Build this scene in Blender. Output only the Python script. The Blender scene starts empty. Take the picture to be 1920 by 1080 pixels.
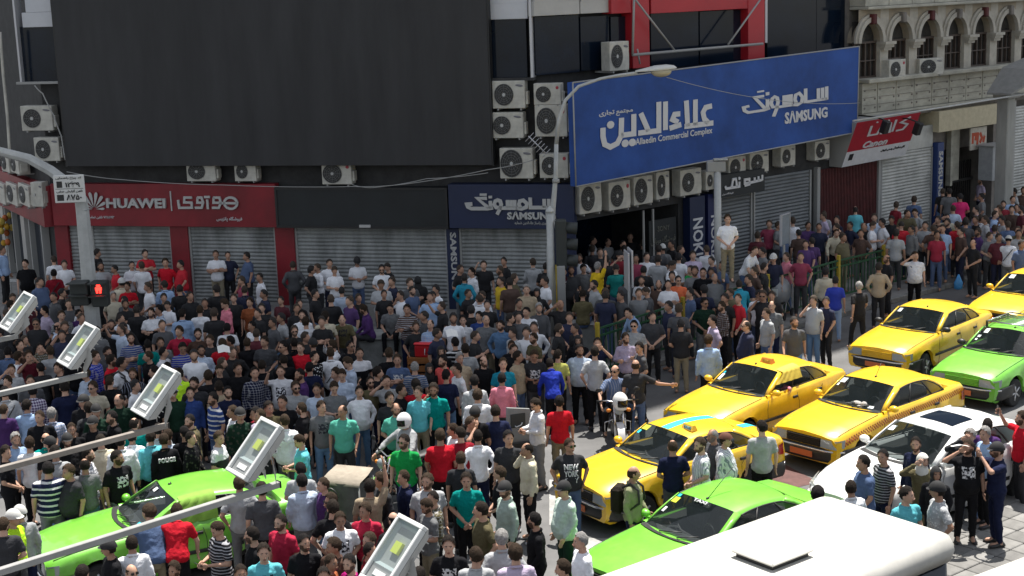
import bpy, bmesh, math, random
from math import sin, cos, pi, radians
from mathutils import Vector, Matrix, noise
random.seed(7)
S = bpy.context.scene
COL = S.collection
# ------------------------------------------------------------------ camera, sky, sun, exposure
CF, CPITCH, CROLL, CH = 2764.0, radians(11.54), radians(-1.95), 9.23
_U = Vector((1, 0, 0)); _D = Vector((0, -sin(CPITCH), -cos(CPITCH))); _F = Vector((0, cos(CPITCH), -sin(CPITCH)))
_cx = _U * cos(CROLL) - _D * sin(CROLL); _cy = -(_U * sin(CROLL) + _D * cos(CROLL))
cam = bpy.data.objects.new('camera', bpy.data.cameras.new('camera')); COL.objects.link(cam)
R3 = Matrix((_cx, _cy, -_F)).transposed()
cam.matrix_world = Matrix.Translation((0, 0, CH)) @ R3.to_4x4()
cam.data.sensor_width = 36; cam.data.lens = 36 * CF / 1920
cam.data.clip_end = 800; cam.data.clip_start = .1
S.camera = cam
SUN_EL = radians(72); SUN_DIR = Vector((.27 * cos(SUN_EL), .963 * cos(SUN_EL), sin(SUN_EL))).normalized()
w = bpy.data.worlds.new("World"); S.world = w; w.use_nodes = True
nt = w.node_tree; sky = nt.nodes.new('ShaderNodeTexSky'); sky.sky_type = 'NISHITA'; sky.sun_disc = False
sky.sun_elevation = SUN_EL; sky.sun_rotation = math.atan2(SUN_DIR.x, SUN_DIR.y)
sky.air_density = 1.3; sky.dust_density = 2.5; sky.altitude = 1200
bg = nt.nodes['Background']; bg.inputs[1].default_value = .095
hs = nt.nodes.new('ShaderNodeHueSaturation'); hs.inputs['Saturation'].default_value = .38
nt.links.new(sky.outputs[0], hs.inputs['Color']); nt.links.new(hs.outputs[0], bg.inputs[0])
sl = bpy.data.lights.new('sun', 'SUN'); sl.energy = 5.0; sl.angle = radians(.5); sl.color = (1, .95, .88)
so = bpy.data.objects.new('sun', sl); COL.objects.link(so)
so.rotation_euler = SUN_DIR.to_track_quat('Z', 'Y').to_euler(); so.location = (0, 0, 60)
S.view_settings.view_transform = 'Standard'; S.view_settings.look = 'None'
S.view_settings.exposure = 0.92; S.view_settings.gamma = 1; S.view_settings.use_curve_mapping = False
S.cycles.max_bounces = 6; S.cycles.diffuse_bounces = 3; S.cycles.glossy_bounces = 3
S.cycles.transparent_max_bounces = 8; S.cycles.transmission_bounces = 3
S.cycles.caustics_reflective = False; S.cycles.caustics_refractive = False

def ray(px, py):
    "viewing ray of a pixel of the 1920x1080 photograph"
    a, b = (px - 960) / CF, (py - 540) / CF
    return _F + _cx * a - _cy * b
def ground(px, py, z=0.0):
    d = ray(px, py); t = (z - CH) / d.z
    return Vector((0, 0, CH)) + d * t
def at(px, py, Y):
    d = ray(px, py)
    return Vector((0, 0, CH)) + d * (Y / d.y)
class Frame:
    "a vertical facade: x along it to the viewer's right, y into the building, z up"
    def __init__(s, x, y, dx, dy):
        n = math.hypot(dx, dy); s.o = Vector((x, y, 0)); s.dx = Vector((dx / n, dy / n, 0)); s.dy = Vector((-dy / n, dx / n, 0))
        s.M = Matrix.Translation(s.o) @ Matrix((s.dx, s.dy, Vector((0, 0, 1)))).transposed().to_4x4()
    def sz(s, px, py, d=0):
        r = ray(px, py); o = Vector((0, 0, CH)) - s.o + s.dy * d
        t = -o.dot(s.dy) / r.dot(s.dy); p = o + r * t
        return p.dot(s.dx), p.z
    def w(s, x, d=0, z=0):
        return s.o + s.dx * x - s.dy * d + Vector((0, 0, z))
FA = Frame(-14.1, 45.2, 15.95, -4.2); LA = 16.49
FB = Frame(1.85, 41.0, .766, .643)
FB2 = Frame(.95, 41.25, .766, .643)
FW = Frame(-14.1 - .509 * 14, 45.2 + .861 * 14, .509, -.861)

# ------------------------------------------------------------------ materials
MATS = {}
def mat(name, col, rough=.7, metal=0, nz=0.0, ns=6.0, bump=0.0, bs=40.0, emit=0, stretch=None, spec=.5, coat=0, objcol=False, col2=None, streak=0, alpha=1):
    if name in MATS: return MATS[name]
    m = bpy.data.materials.new(name); m.use_nodes = True; T = m.node_tree; N = T.nodes; L = T.links
    b = N['Principled BSDF']; b.inputs['Roughness'].default_value = rough; b.inputs['Metallic'].default_value = metal
    b.inputs['Specular IOR Level'].default_value = spec; b.inputs['Coat Weight'].default_value = coat
    b.inputs['Coat Roughness'].default_value = .06
    c4 = (*col, 1); b.inputs['Base Color'].default_value = c4
    src = None
    if objcol:
        oi = N.new('ShaderNodeObjectInfo'); src = oi.outputs['Color']
    tc = N.new('ShaderNodeTexCoord'); mp = N.new('ShaderNodeMapping'); L.new(tc.outputs['Object'], mp.inputs[0])
    if stretch: mp.inputs['Scale'].default_value = stretch
    if nz or col2:
        n1 = N.new('ShaderNodeTexNoise'); n1.inputs['Scale'].default_value = ns; n1.inputs['Detail'].default_value = 6
        n1.inputs['Roughness'].default_value = .65; L.new(mp.outputs[0], n1.inputs['Vector'])
        mx = N.new('ShaderNodeMix'); mx.data_type = 'RGBA'; mx.blend_type = 'MIX' if col2 else 'MULTIPLY'
        rp = N.new('ShaderNodeMapRange'); L.new(n1.outputs[0], rp.inputs[0]); rp.inputs[1].default_value = .32; rp.inputs[2].default_value = .68
        if src: L.new(src, mx.inputs[6])
        else: mx.inputs[6].default_value = c4
        if col2:
            mx.inputs[7].default_value = (*col2, 1); L.new(rp.outputs[0], mx.inputs[0])
        else:
            mx.inputs[0].default_value = 1
            cm = N.new('ShaderNodeCombineColor'); rp.inputs[3].default_value = 1 - nz; rp.inputs[4].default_value = 1 + nz * .5
            for i in range(3): L.new(rp.outputs[0], cm.inputs[i])
            L.new(cm.outputs[0], mx.inputs[7])
        src = mx.outputs[2]
    if src: L.new(src, b.inputs['Base Color'])
    if bump:
        n2 = N.new('ShaderNodeTexNoise'); n2.inputs['Scale'].default_value = bs; n2.inputs['Detail'].default_value = 4
        L.new(mp.outputs[0], n2.inputs['Vector'])
        bp = N.new('ShaderNodeBump'); bp.inputs['Strength'].default_value = bump; bp.inputs['Distance'].default_value = .02
        L.new(n2.outputs[0], bp.inputs['Height']); L.new(bp.outputs[0], b.inputs['Normal'])
    if emit:
        b.inputs['Emission Color'].default_value = c4; b.inputs['Emission Strength'].default_value = emit
    MATS[name] = m
    return m
def glass_mat(name, tint, trans, rough=.03):
    if name in MATS: return MATS[name]
    m = bpy.data.materials.new(name); m.use_nodes = True; T = m.node_tree; N = T.nodes; L = T.links
    b = N['Principled BSDF']; b.inputs['Base Color'].default_value = (*tint, 1); b.inputs['Roughness'].default_value = rough
    b.inputs['Specular IOR Level'].default_value = .8
    t = N.new('ShaderNodeBsdfTransparent'); t.inputs[0].default_value = (.7, .75, .75, 1)
    mx = N.new('ShaderNodeMixShader'); mx.inputs[0].default_value = 1 - trans
    L.new(t.outputs[0], mx.inputs[1]); L.new(b.outputs[0], mx.inputs[2]); L.new(mx.outputs[0], N['Material Output'].inputs[0])
    MATS[name] = m
    return m

# ------------------------------------------------------------------ mesh helpers
def frm(x, y, z, rx=0, ry=0, rz=0):
    return Matrix.Translation((x, y, z)) @ Matrix.Rotation(rz, 4, 'Z') @ Matrix.Rotation(ry, 4, 'Y') @ Matrix.Rotation(rx, 4, 'X')
def box(bm, x0, x1, y0, y1, z0, z1, mi=0, M=None, bev=0):
    vs = [Vector((x, y, z)) for x in (x0, x1) for y in (y0, y1) for z in (z0, z1)]
    if M: vs = [M @ v for v in vs]
    v = [bm.verts.new(p) for p in vs]
    fs = []
    for f in ((0, 1, 3, 2), (4, 6, 7, 5), (0, 4, 5, 1), (2, 3, 7, 6), (0, 2, 6, 4), (1, 5, 7, 3)):
        fc = bm.faces.new([v[i] for i in f]); fc.material_index = mi; fs.append(fc)
    if bev:
        es = list({e for f in fs for e in f.edges})
        r = bmesh.ops.bevel(bm, geom=es, offset=bev, segments=1, affect='EDGES', profile=.5)
        for f in r['faces']: f.material_index = mi
def quad(bm, pts, mi=0):
    f = bm.faces.new([bm.verts.new(Vector(p)) for p in pts]); f.material_index = mi; return f
def tube(bm, pts, rads, seg=8, mi=0, cap=True, smooth=True):
    pts = [Vector(p) for p in pts]
    if not hasattr(rads, '__len__'): rads = [rads] * len(pts)
    rings = []; prev = None
    for i, p in enumerate(pts):
        t = (pts[min(i + 1, len(pts) - 1)] - pts[max(i - 1, 0)])
        t = t.normalized() if t.length > 1e-9 else Vector((0, 0, 1))
        if prev is None:
            a = Vector((0, 0, 1)) if abs(t.z) < .9 else Vector((0, 1, 0)); nrm = t.cross(a).normalized()
        else:
            nrm = (prev - t * prev.dot(t)); nrm = nrm.normalized() if nrm.length > 1e-6 else t.orthogonal().normalized()
        prev = nrm; bn = t.cross(nrm)
        rings.append([bm.verts.new(p + (nrm * cos(2 * pi * k / seg) + bn * sin(2 * pi * k / seg)) * rads[i]) for k in range(seg)])
    for i in range(len(rings) - 1):
        for k in range(seg):
            f = bm.faces.new([rings[i][k], rings[i][(k + 1) % seg], rings[i + 1][(k + 1) % seg], rings[i + 1][k]])
            f.material_index = mi; f.smooth = smooth
    if cap:
        f = bm.faces.new(rings[0][::-1]); f.material_index = mi
        f = bm.faces.new(rings[-1]); f.material_index = mi
def loft(bm, rings, mi=0, closed=True, cap=True, smooth=True):
    R = [[bm.verts.new(Vector(p)) for p in r] for r in rings]; n = len(R[0])
    for i in range(len(R) - 1):
        for k in range(n if closed else n - 1):
            f = bm.faces.new([R[i][k], R[i][(k + 1) % n], R[i + 1][(k + 1) % n], R[i + 1][k]]); f.material_index = mi; f.smooth = smooth
    if cap and closed:
        f = bm.faces.new(R[0][::-1]); f.material_index = mi
        f = bm.faces.new(R[-1]); f.material_index = mi
    return R
def ell(bm, c, r, M=None, seg=12, rng=8, mi=0):
    rings = []
    for i in range(1, rng):
        a = pi * i / rng
        rings.append([Vector((r[0] * sin(a) * cos(2 * pi * k / seg), r[1] * sin(a) * sin(2 * pi * k / seg), -r[2] * cos(a))) for k in range(seg)])
    def tr(v):
        if M: v = M @ v
        return v + Vector(c)
    R = [[bm.verts.new(tr(p)) for p in rr] for rr in rings]
    b0 = bm.verts.new(tr(Vector((0, 0, -r[2])))); t0 = bm.verts.new(tr(Vector((0, 0, r[2]))))
    for i in range(len(R) - 1):
        for k in range(seg):
            f = bm.faces.new([R[i][k], R[i][(k + 1) % seg], R[i + 1][(k + 1) % seg], R[i + 1][k]]); f.smooth = True; f.material_index = mi
    for k in range(seg):
        f = bm.faces.new([b0, R[0][(k + 1) % seg], R[0][k]]); f.smooth = True; f.material_index = mi
        f = bm.faces.new([t0, R[-1][k], R[-1][(k + 1) % seg]]); f.smooth = True; f.material_index = mi
def cyl(bm, c0, c1, r, seg=16, mi=0):
    tube(bm, [c0, c1], r, seg, mi)
def to_mesh(bm, name, mats):
    me = bpy.data.meshes.new(name); bmesh.ops.recalc_face_normals(bm, faces=bm.faces); bm.to_mesh(me); bm.free()
    for m in (mats if isinstance(mats, (list, tuple)) else [mats]): me.materials.append(m)
    return me
def link(name, data, parent=None, M=None, **props):
    o = bpy.data.objects.new(name, data); COL.objects.link(o)
    if parent: o.parent = parent
    if M is not None:
        if parent: o.matrix_local = M
        else: o.matrix_world = M
    for k, v in props.items():
        if v is not None: o[k] = v
    return o
def obj(name, bm, mats, parent=None, M=None, **props):
    return link(name, to_mesh(bm, name, mats), parent, M, **props)
def thing(name, label, cat, M=None, group=None):
    return link(name, None, None, M, label=label, category=cat, group=group)
def part_box(name, par, m, *a, **k):
    bm = bmesh.new(); box(bm, *a, **{x: y for x, y in k.items() if x in ('M', 'bev')}); return obj(name, bm, m, par)

# right-to-left joined letter shapes, already in display order (left to right)
FORMS = {}
def _f(ch, base, dual=True): FORMS[ch] = (base, dual)
for ch, b_, d_ in [('ا', 0xFE8D, 0), ('آ', 0xFE81, 0), ('ب', 0xFE8F, 1), ('پ', 0xFB56, 1), ('ت', 0xFE95, 1), ('ج', 0xFE9D, 1), ('چ', 0xFB7A, 1), ('ح', 0xFEA1, 1), ('خ', 0xFEA5, 1),
                   ('د', 0xFEA9, 0), ('ر', 0xFEAD, 0), ('ز', 0xFEAF, 0), ('س', 0xFEB1, 1), ('ش', 0xFEB5, 1), ('ص', 0xFEB9, 1), ('ع', 0xFEC9, 1), ('ف', 0xFED1, 1), ('ق', 0xFED5, 1),
                   ('ک', 0xFB8E, 1), ('گ', 0xFB92, 1), ('ل', 0xFEDD, 1), ('م', 0xFEE1, 1), ('ن', 0xFEE5, 1), ('و', 0xFEED, 0), ('ه', 0xFEE9, 1), ('ی', 0xFBFC, 1), ('ء', 0xFE80, 0)]:
    _f(ch, b_, bool(d_))
def shape(s):
    out = []
    for i, ch in enumerate(s):
        if ch not in FORMS: out.append(ch); continue
        base, dual = FORMS[ch]
        pj = i > 0 and s[i - 1] in FORMS and FORMS[s[i - 1]][1] and s[i - 1] != 'ء' and ch != 'ء'
        nj = dual and i + 1 < len(s) and s[i + 1] in FORMS and s[i + 1] != 'ء'
        if ch == 'ء': out.append(chr(base)); continue
        k = (3 if nj else 1) if pj else (2 if nj else 0)
        out.append(chr(base + k))
    return ''.join(reversed(out))
def text_mesh(txt, size=1.0, ext=.01, bold=0.0, align='CENTER', shear=0, space=1):
    cu = bpy.data.curves.new('lettering', 'FONT'); cu.body = txt; cu.size = size; cu.extrude = ext; cu.offset = bold
    cu.align_x = align; cu.align_y = 'CENTER'; cu.resolution_u = 2; cu.shear = shear; cu.space_character = space
    o = bpy.data.objects.new('tmp', cu); COL.objects.link(o)
    dg = bpy.context.evaluated_depsgraph_get(); me = bpy.data.meshes.new_from_object(o.evaluated_get(dg))
    bpy.data.objects.remove(o); return me
def fit_text(name, txt, m, par, x0, x1, z0, z1, y, bold=0.0, ext=.01, M=None, shear=0, space=1, rot=0):
    "lettering scaled to fill a box on the x-z plane of its parent"
    me = text_mesh(txt, 1, ext, bold, shear=shear, space=space)
    xs = [v.co.x for v in me.vertices]; ys = [v.co.y for v in me.vertices]
    if rot:
        for v in me.vertices: v.co.x, v.co.y = (v.co.y, -v.co.x) if rot > 0 else (-v.co.y, v.co.x)
        xs = [v.co.x for v in me.vertices]; ys = [v.co.y for v in me.vertices]
    ax, bx, ay, by = min(xs), max(xs), min(ys), max(ys)
    for v in me.vertices:
        X = x0 + (v.co.x - ax) / (bx - ax) * (x1 - x0); Z = z0 + (v.co.y - ay) / (by - ay) * (z1 - z0)
        v.co = Vector((X, y - v.co.z, Z))
    me.materials.clear(); me.materials.append(m)
    if M is not None: me.transform(M)
    return link(name, me, par)
def strokes(name, paths, m, par, x0, x1, z0, z1, y, wd=.1, th=.03):
    "flat raised letter strokes; paths in unit square coordinates (x right, z up)"
    bm = bmesh.new(); sx, sz = x1 - x0, z1 - z0
    for p in paths:
        w = wd
        if isinstance(p, tuple): p, w = p
        P = [Vector((x0 + a * sx, z0 + b * sz)) for a, b in p]
        if len(P) == 1:
            r = w * .55
            vs = [bm.verts.new((P[0].x + r * cos(2 * pi * k / 10), y, P[0].y + r * sin(2 * pi * k / 10))) for k in range(10)]
            bm.faces.new(vs)
            continue
        L, Rr = [], []
        for i, q in enumerate(P):
            d0 = (P[i] - P[i - 1]).normalized() if i else None; d1 = (P[i + 1] - P[i]).normalized() if i < len(P) - 1 else None
            a = d0 or d1; b = d1 or d0; t = (a + b); t = t.normalized() if t.length > 1e-3 else a
            n = Vector((-t.y, t.x)); sc = min(1 / max(n.dot(Vector((-a.y, a.x))), .35), 1.8)
            e = Vector((0, 0))
            if i == 0: e = -b * w * .05
            if i == len(P) - 1: e = a * w * .05
            L.append(q + n * w / 2 * sc + e); Rr.append(q - n * w / 2 * sc + e)
        lv = [bm.verts.new((a.x, y, a.y)) for a in L]; rv = [bm.verts.new((a.x, y, a.y)) for a in Rr]
        for i in range(len(P) - 1): bm.faces.new([lv[i], rv[i], rv[i + 1], lv[i + 1]])
    for f in bm.faces:
        f.normal_update()
        if f.normal.y > 0: f.normal_flip()
    r = bmesh.ops.extrude_face_region(bm, geom=list(bm.faces)[:])
    for g in r['geom']:
        if isinstance(g, bmesh.types.BMVert): g.co.y -= th
    return obj(name, bm, m, par)
# ------------------------------------------------------------------ ground
m_asph = mat('asphalt', (.13, .13, .13), .9, nz=.3, ns=.7, bump=.35, bs=120)
m_pav = mat('pavement', (.21, .205, .195), .85, nz=.3, ns=2.5, bump=.2, bs=60)
m_kerb = mat('kerb_stone', (.2, .2, .19), .85, nz=.35, ns=4, bump=.2)
bm = bmesh.new(); box(bm, -200, 200, -40, 330, -.5, 0); obj('ground', bm, mat('ground_base', (.06, .06, .058), .95, nz=.2), kind='structure')
bm = bmesh.new(); quad(bm, [(-60, 2, .004), (60, 2, .004), (60, 110, .004), (-60, 110, .004)]); obj('road', bm, m_asph, kind='structure')
# raised pavement in front of both facades, its kerb following the fence line
K0 = Vector((9.0, 39.75, 0)); KD = Vector((.766, .643, 0))
kl = K0 - KD * 8.6; kr = K0 + KD * 60
pvp = [FW.w(0, 5.5), FW.w(14, 4.2), FA.w(0, 3.2), FA.w(12.5, 3.0), kl, kr, FB.w(71), FB.w(0), FA.w(0), FW.w(0)]
def prism(bm, pts, z0, z1, mi=0):
    a = [bm.verts.new((p.x, p.y, z0)) for p in pts]; b = [bm.verts.new((p.x, p.y, z1)) for p in pts]; n = len(pts)
    bm.faces.new(b).material_index = mi; bm.faces.new(a[::-1]).material_index = mi
    for i in range(n): bm.faces.new([a[i], a[(i + 1) % n], b[(i + 1) % n], b[i]]).material_index = mi
bm = bmesh.new(); prism(bm, pvp, 0.002, .14); pav = obj('pavement', bm, m_pav, kind='structure')
bm = bmesh.new()
n = int((kr - kl).length / .9)
for i in range(n):
    a = kl + KD * (.9 * i + .01); M = Matrix.Translation(a) @ Matrix.Rotation(math.atan2(KD.y, KD.x), 4, 'Z')
    box(bm, 0, .88, -.17, -.004, .004, .15 + random.uniform(-.004, .006), M=M, bev=.012)
obj('kerb', bm, m_kerb, kind='structure')
# near pavement at the lower right: separate paving stones
md = Matrix.Translation((7.95, 23.75, 0)) @ Matrix.Rotation(radians(38), 4, 'Z')
bm = bmesh.new(); box(bm, -9, 12, -8.3, .52, .006, .08, M=md); np_ = obj('near_pavement', bm, mat('mortar_bed', (.07, .07, .068), .95, nz=.2), kind='structure')
PSM = []
for v in range(4):
    bm = bmesh.new(); c = .15 + .025 * v
    box(bm, -.193, .193, -.193, .193, 0, .05, bev=.012)
    PSM.append(to_mesh(bm, 'paving_stone', mat('paving_stone_%d' % v, (c, c * .98, c * .93), .85, nz=.22, ns=6, bump=.15, bs=50)))
cnt = 0
for i in range(46):
    for j in range(21):
        x, y = -8.8 + i * .4, .3 - j * .4
        p = md @ Vector((x, y, 0)); 
        q = cam.matrix_world.inverted() @ p; px = 960 + q.x / -q.z * CF; py = 540 - q.y / -q.z * CF
        if not (1480 < px < 2000 and 820 < py < 1160): continue
        M = md @ frm(x, y, .08 + random.uniform(-.004, .004), random.uniform(-.006, .006), random.uniform(-.006, .006), random.uniform(-.01, .01))
        if cnt < 300: link('paving_stone', random.choice(PSM), np_, M); cnt += 1
# red road patch between the taxis
bm = bmesh.new(); g = [ground(1400, 880), ground(1465, 868), ground(1535, 905), ground(1450, 925)]
quad(bm, [(p.x, p.y, .009) for p in g]); obj('road_marking', bm, mat('red_paint', (.11, .05, .045), .8, nz=.35, ns=5), kind='structure')
# sunlit road painted as pale patches near the lower centre
bm = bmesh.new()
for (a, b, c, d) in [((1030, 900), (1075, 905), (1085, 990), (1030, 985)), ((1060, 1010), (1180, 1010), (1120, 1075), (1040, 1075))]:
    g = [ground(*a), ground(*b), ground(*c), ground(*d)]; quad(bm, [(p.x, p.y, .009) for p in g])
obj('sunlit_road_patch', bm, mat('sunlit_road_tone', (.34, .34, .33), .8, nz=.4, ns=4), kind='structure')

# ------------------------------------------------------------------ facade materials
m_dark = mat('dark_wall', (.035, .035, .036), .85, nz=.4, ns=3)
m_clad = mat('cladding', (.52, .53, .56), .35, nz=.08, ns=1.2)
m_clad2 = mat('cladding_grey', (.42, .41, .39), .4, nz=.1, ns=1.5)
m_red = mat('red_panel', (.40, .015, .025), .4, nz=.1, ns=1)
m_redd = mat('red_sign_face', (.20, .006, .014), .5, nz=.3, ns=.9)
m_glassd = mat('dark_window_glass', (.006, .012, .024), .1, nz=.3, ns=1.2, spec=.4)
m_alu = mat('aluminium', (.5, .5, .52), .4, metal=.3)
m_white = mat('white_letters', (.55, .55, .56), .45)
m_grey = mat('grey_letters', (.42, .42, .41), .45)
m_blue = mat('blue_vinyl', (.022, .072, .28), .55, nz=.4, ns=.5, spec=.25, bump=.05, bs=2)
m_navy = mat('navy_sign', (.008, .016, .055), .5, nz=.15, ns=1)
m_black = mat('black_sign', (.011, .014, .016), .6, nz=.4, ns=1)
m_blk = mat('black_plastic', (.012, .012, .013), .5)
m_shut = mat('galvanised_shutter', (.27, .28, .275), .55, metal=.15, nz=.5, ns=1.1, stretch=(1.6, 1, .5))
m_shut2 = mat('pale_shutter', (.46, .46, .43), .5, metal=.1, nz=.35, ns=1.2)
m_shut3 = mat('dark_shutter', (.15, .16, .165), .5, metal=.2, nz=.25, ns=1.2)
m_pipe = mat('pipe_grey', (.3, .3, .29), .6)
m_acw = mat('air_unit_paint', (.50, .485, .43), .5, nz=.3, ns=2.5)
m_acd = mat('fan_dark', (.03, .03, .03), .6)
m_rust = mat('rusty_red', (.085, .014, .014), .75, nz=.4, ns=4)
m_stone = mat('pale_stone', (.33, .28, .21), .85, nz=.25, ns=2.2, bump=.25, bs=14)
m_stonel = mat('light_stone', (.43, .40, .34), .8, nz=.2, ns=3, bump=.2, bs=20)
m_stoned = mat('soot_stone', (.2, .18, .16), .9, nz=.3, ns=3)
m_panel = mat('weathered_panel', (.40, .385, .32), .7, nz=.3, ns=1.6, stretch=(1, 1, 2.5))
m_wood = mat('brown_window_frame', (.07, .05, .04), .6, nz=.3, ns=8)
m_green = mat('green_paint', (.02, .085, .035), .5, nz=.3, ns=6)
m_yel = mat('yellow_paint', (.45, .33, .03), .6, nz=.3, ns=6)
m_pole = mat('pole_white', (.44, .45, .44), .5, nz=.2, ns=3)

def fb(par, F, name, m, p0, p1, d0, d1, bev=0, **k):
    "box on a facade between two corners, d0..d1 metres in front of the wall"
    (x0, z0), (x1, z1) = F.sz(*p0, d1), F.sz(*p1, d1)
    return fbx(par, F, name, m, x0, x1, min(z0, z1), max(z0, z1), d0, d1, bev, **k)
def fbx(par, F, name, m, x0, x1, z0, z1, d0, d1, bev=0, **k):
    bm = bmesh.new(); box(bm, x0, x1, -d1, -d0, z0, z1, bev=bev); bm.transform(F.M)
    return obj(name, bm, m, par, **k)

# main building: one polygonal block under the facades (plain far above the frame)
bld = thing('shopping_centre', 'dark glass and white panel shopping centre behind the giant blank billboard', 'building', Matrix.Translation((0, 0, 0)))
def ngon_wall(par, name, m, pts, z0, z1):
    bm = bmesh.new(); prism(bm, pts, z0, z1); return obj(name, bm, m, par)
foot = [FW.w(0), FA.w(0), FA.w(15.5), FB2.w(12.9), FB.w(12.9, -14), Vector((-2, 66, 0)), Vector((-26, 66, 0))]
HB = 49.0
# ground floor with recessed shop front on the B side
ngon_wall(bld, 'wall', m_dark, [FW.w(0), FA.w(0), FA.w(LA - .05), FB.w(.0, -3.2), FB.w(4.2, -3.2), FB.w(4.2, -.02), FB.w(12.9), FB.w(12.9, -14), Vector((-2, 66, 0)), Vector((-26, 66, 0))], 0.0, 2.72)
ngon_wall(bld, 'wall', m_dark, [FW.w(0), FA.w(0), FA.w(LA), FB.w(12.9), FB.w(12.9, -14), Vector((-2, 66, 0)), Vector((-26, 66, 0))], 2.72, 6.3)
ngon_wall(bld, 'wall', m_dark, foot, 6.3, HB)
# upper storey of facade A right of the billboard
A_ = lambda n, m, p0, p1, d0, d1, **k: fb(bld, FA, n, m, p0, p1, d0, d1, **k)
for i, (p0, p1) in enumerate([((912, -60), (989, 5)), ((912, 7), (989, 35)), ((40, -60), (96, 22)), ((40, 24), (100, 50))]):
    A_('cladding_panel', m_clad, p0, p1, .05, .34, bev=.008)
A_('window_pane', m_glassd, (915, 36), (989, 146), .05, .26)
A_('window_pane', m_glassd, (28, 51), (110, 154), .05, .26)
A_('mullion', m_alu, (989, -60), (1000, 147), .05, .42)
A_('mullion', m_alu, (20, -60), (38, 156), .05, .42)
A_('sill', m_dark, (912, 147), (1000, 151), .05, .45)
A_('sill', m_pipe, (30, 154), (110, 157), .05, .45)
B_ = lambda n, m, p0, p1, d0, d1, **k: fb(bld, FB2, n, m, p0, p1, d0, d1, **k)
for x0, x1 in ((1001, 1087), (1088, 1144)):
    sl0 = 8 - (x0 - 1001) * .04
    B_('cladding_panel', m_clad2, (x0, -60), (x1, 1), .0, .3, bev=.008); B_('cladding_panel', m_clad2, (x0, 3), (x1, 31 - (x1 - 1000) * .055), .0, .3, bev=.008)
for x0, x1, xa in ((1002, 1087, 1144), (1088, 1143, 1144), (1145, 1184, 1184)):
    B_('window_pane', m_glassd, (x0, 32), (x1, 143 - (x1 - 1002) * .1), .0, .16)
# red frame and glass between it
B_('red_panel', m_red, (1145, -60), (1184, 24), .0, .42, bev=.01)
B_('red_panel', m_red, (1184, -60), (1219, 126), .0, .45, bev=.01)
B_('red_panel', m_red, (1220, -60), (1403, 16), .0, .43, bev=.01)
B_('red_panel', m_red, (1403, -60), (1434, 110), .0, .45, bev=.01)
B_('window_pane', m_glassd, (1220, 22), (1310, 122), .0, .14); B_('window_pane', m_glassd, (1312, 22), (1403, 112), .0, .14)
B_('window_pane', m_glassd, (1439, -60), (1530, 102), .0, .16); B_('window_pane', m_glassd, (1532, -60), (1597, 96), .0, .16)
B_('mullion', m_alu, (1435, -60), (1439, 80), .0, .3); B_('mullion', m_alu, (1598, -60), (1603, 88), .0, .3)
def fp(F, px, py, d): x, z = F.sz(px, py, d); return F.w(x, d, z)
bm = bmesh.new()
for a, b, r in [((1186, 102), (1190, -50), .035), ((1186, 103), (1430, 82), .045), ((1188, -5), (1265, 95), .03), ((1365, 84), (1425, 0), .03), ((1195, 92), (1200, 120), .025)]:
    tube(bm, [fp(FB2, *a, .7), fp(FB2, *b, .7)], r, 6)
obj('steel_tube_frame', bm, m_pipe, bld)
# rolling profile
def shutter(par, F, name, m, x0, x1, z0, z1, d, pitch=.11):
    bm = bmesh.new(); nr = int((z1 - z0) / pitch); prev = None; nc = max(3, int((x1 - x0) / .45)); sd_ = x0 * 3.1
    for i in range(nr * 4 + 1):
        z = z0 + (z1 - z0) * i / (nr * 4); k = i % 4; cur = []
        for c in range(nc + 1):
            x = x0 + (x1 - x0) * c / nc; dent = .016 * noise.noise(Vector((x * 1.6 + sd_, z * 1.8, 3))) + .007 * noise.noise(Vector((x * .4, (i // 4) * 5.3, sd_)))
            y = -d - (.0, .022, .03, .018)[k] + dent if 0 < i < nr * 4 else -d
            cur.append(bm.verts.new((x, y, z + dent * .4)))
        if prev:
            for c in range(nc): bm.faces.new([prev[c], prev[c + 1], cur[c + 1], cur[c]])
        prev = cur
    bm.transform(F.M); return obj(name, bm, m, par)
def shutter_thing(F, x0, x1, z0, z1, d, label, m, rail=m_pipe, group=None):
    t = thing('roller_shutter', label, 'shutter', Matrix.Translation(F.w((x0 + x1) / 2, d, z0)), None)
    iv = t.matrix_world.inverted_safe() if False else Matrix.Translation(-F.w((x0 + x1) / 2, d, z0))
    c = shutter(t, F, 'slats', m, x0 + .06, x1 - .06, z0 + .07, z1, d); c.matrix_local = iv
    for a in (x0, x1 - .06):
        c = fbx(t, F, 'guide_rail', rail, a, a + .06, z0, z1, d - .02, d + .06); c.matrix_local = iv
    c = fbx(t, F, 'bottom_bar', rail, x0 + .06, x1 - .06, z0, z0 + .075, d - .02, d + .04); c.matrix_local = iv
    return t
Z0 = .14
xa = lambda px, d=0.1: FA.sz(px, 430, d)[0]
shutter_thing(FA, xa(172), xa(321), Z0, 2.5, .08, 'grey roller shutter left of the middle red pillar under the red sign', m_shut)
shutter_thing(FA, xa(354), xa(517), Z0, 2.5, .08, 'grey roller shutter right of the middle red pillar under the red sign', m_shut)
shutter_thing(FA, xa(553), xa(838), Z0, 2.5, .08, 'widest grey roller shutter, under the blank black sign', m_shut)
shutter_thing(FA, xa(861), xa(1034), Z0, 2.5, .08, 'grey roller shutter under the small navy sign', m_shut)
for a, b, m, lb in ((105, 130, m_redd, 'narrow'), (130, 171, m_shut, ''), (321, 354, m_redd, ''), (517, 553, m_redd, '')):
    if m is m_redd: fbx(bld, FA, 'red_pillar', m_redd, xa(a), xa(b), Z0, 2.5, .02, .2, bev=.01)
    else: shutter(bld, FA, 'shutter_slats', m, xa(a), xa(b), Z0, 2.5, .06)
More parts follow.
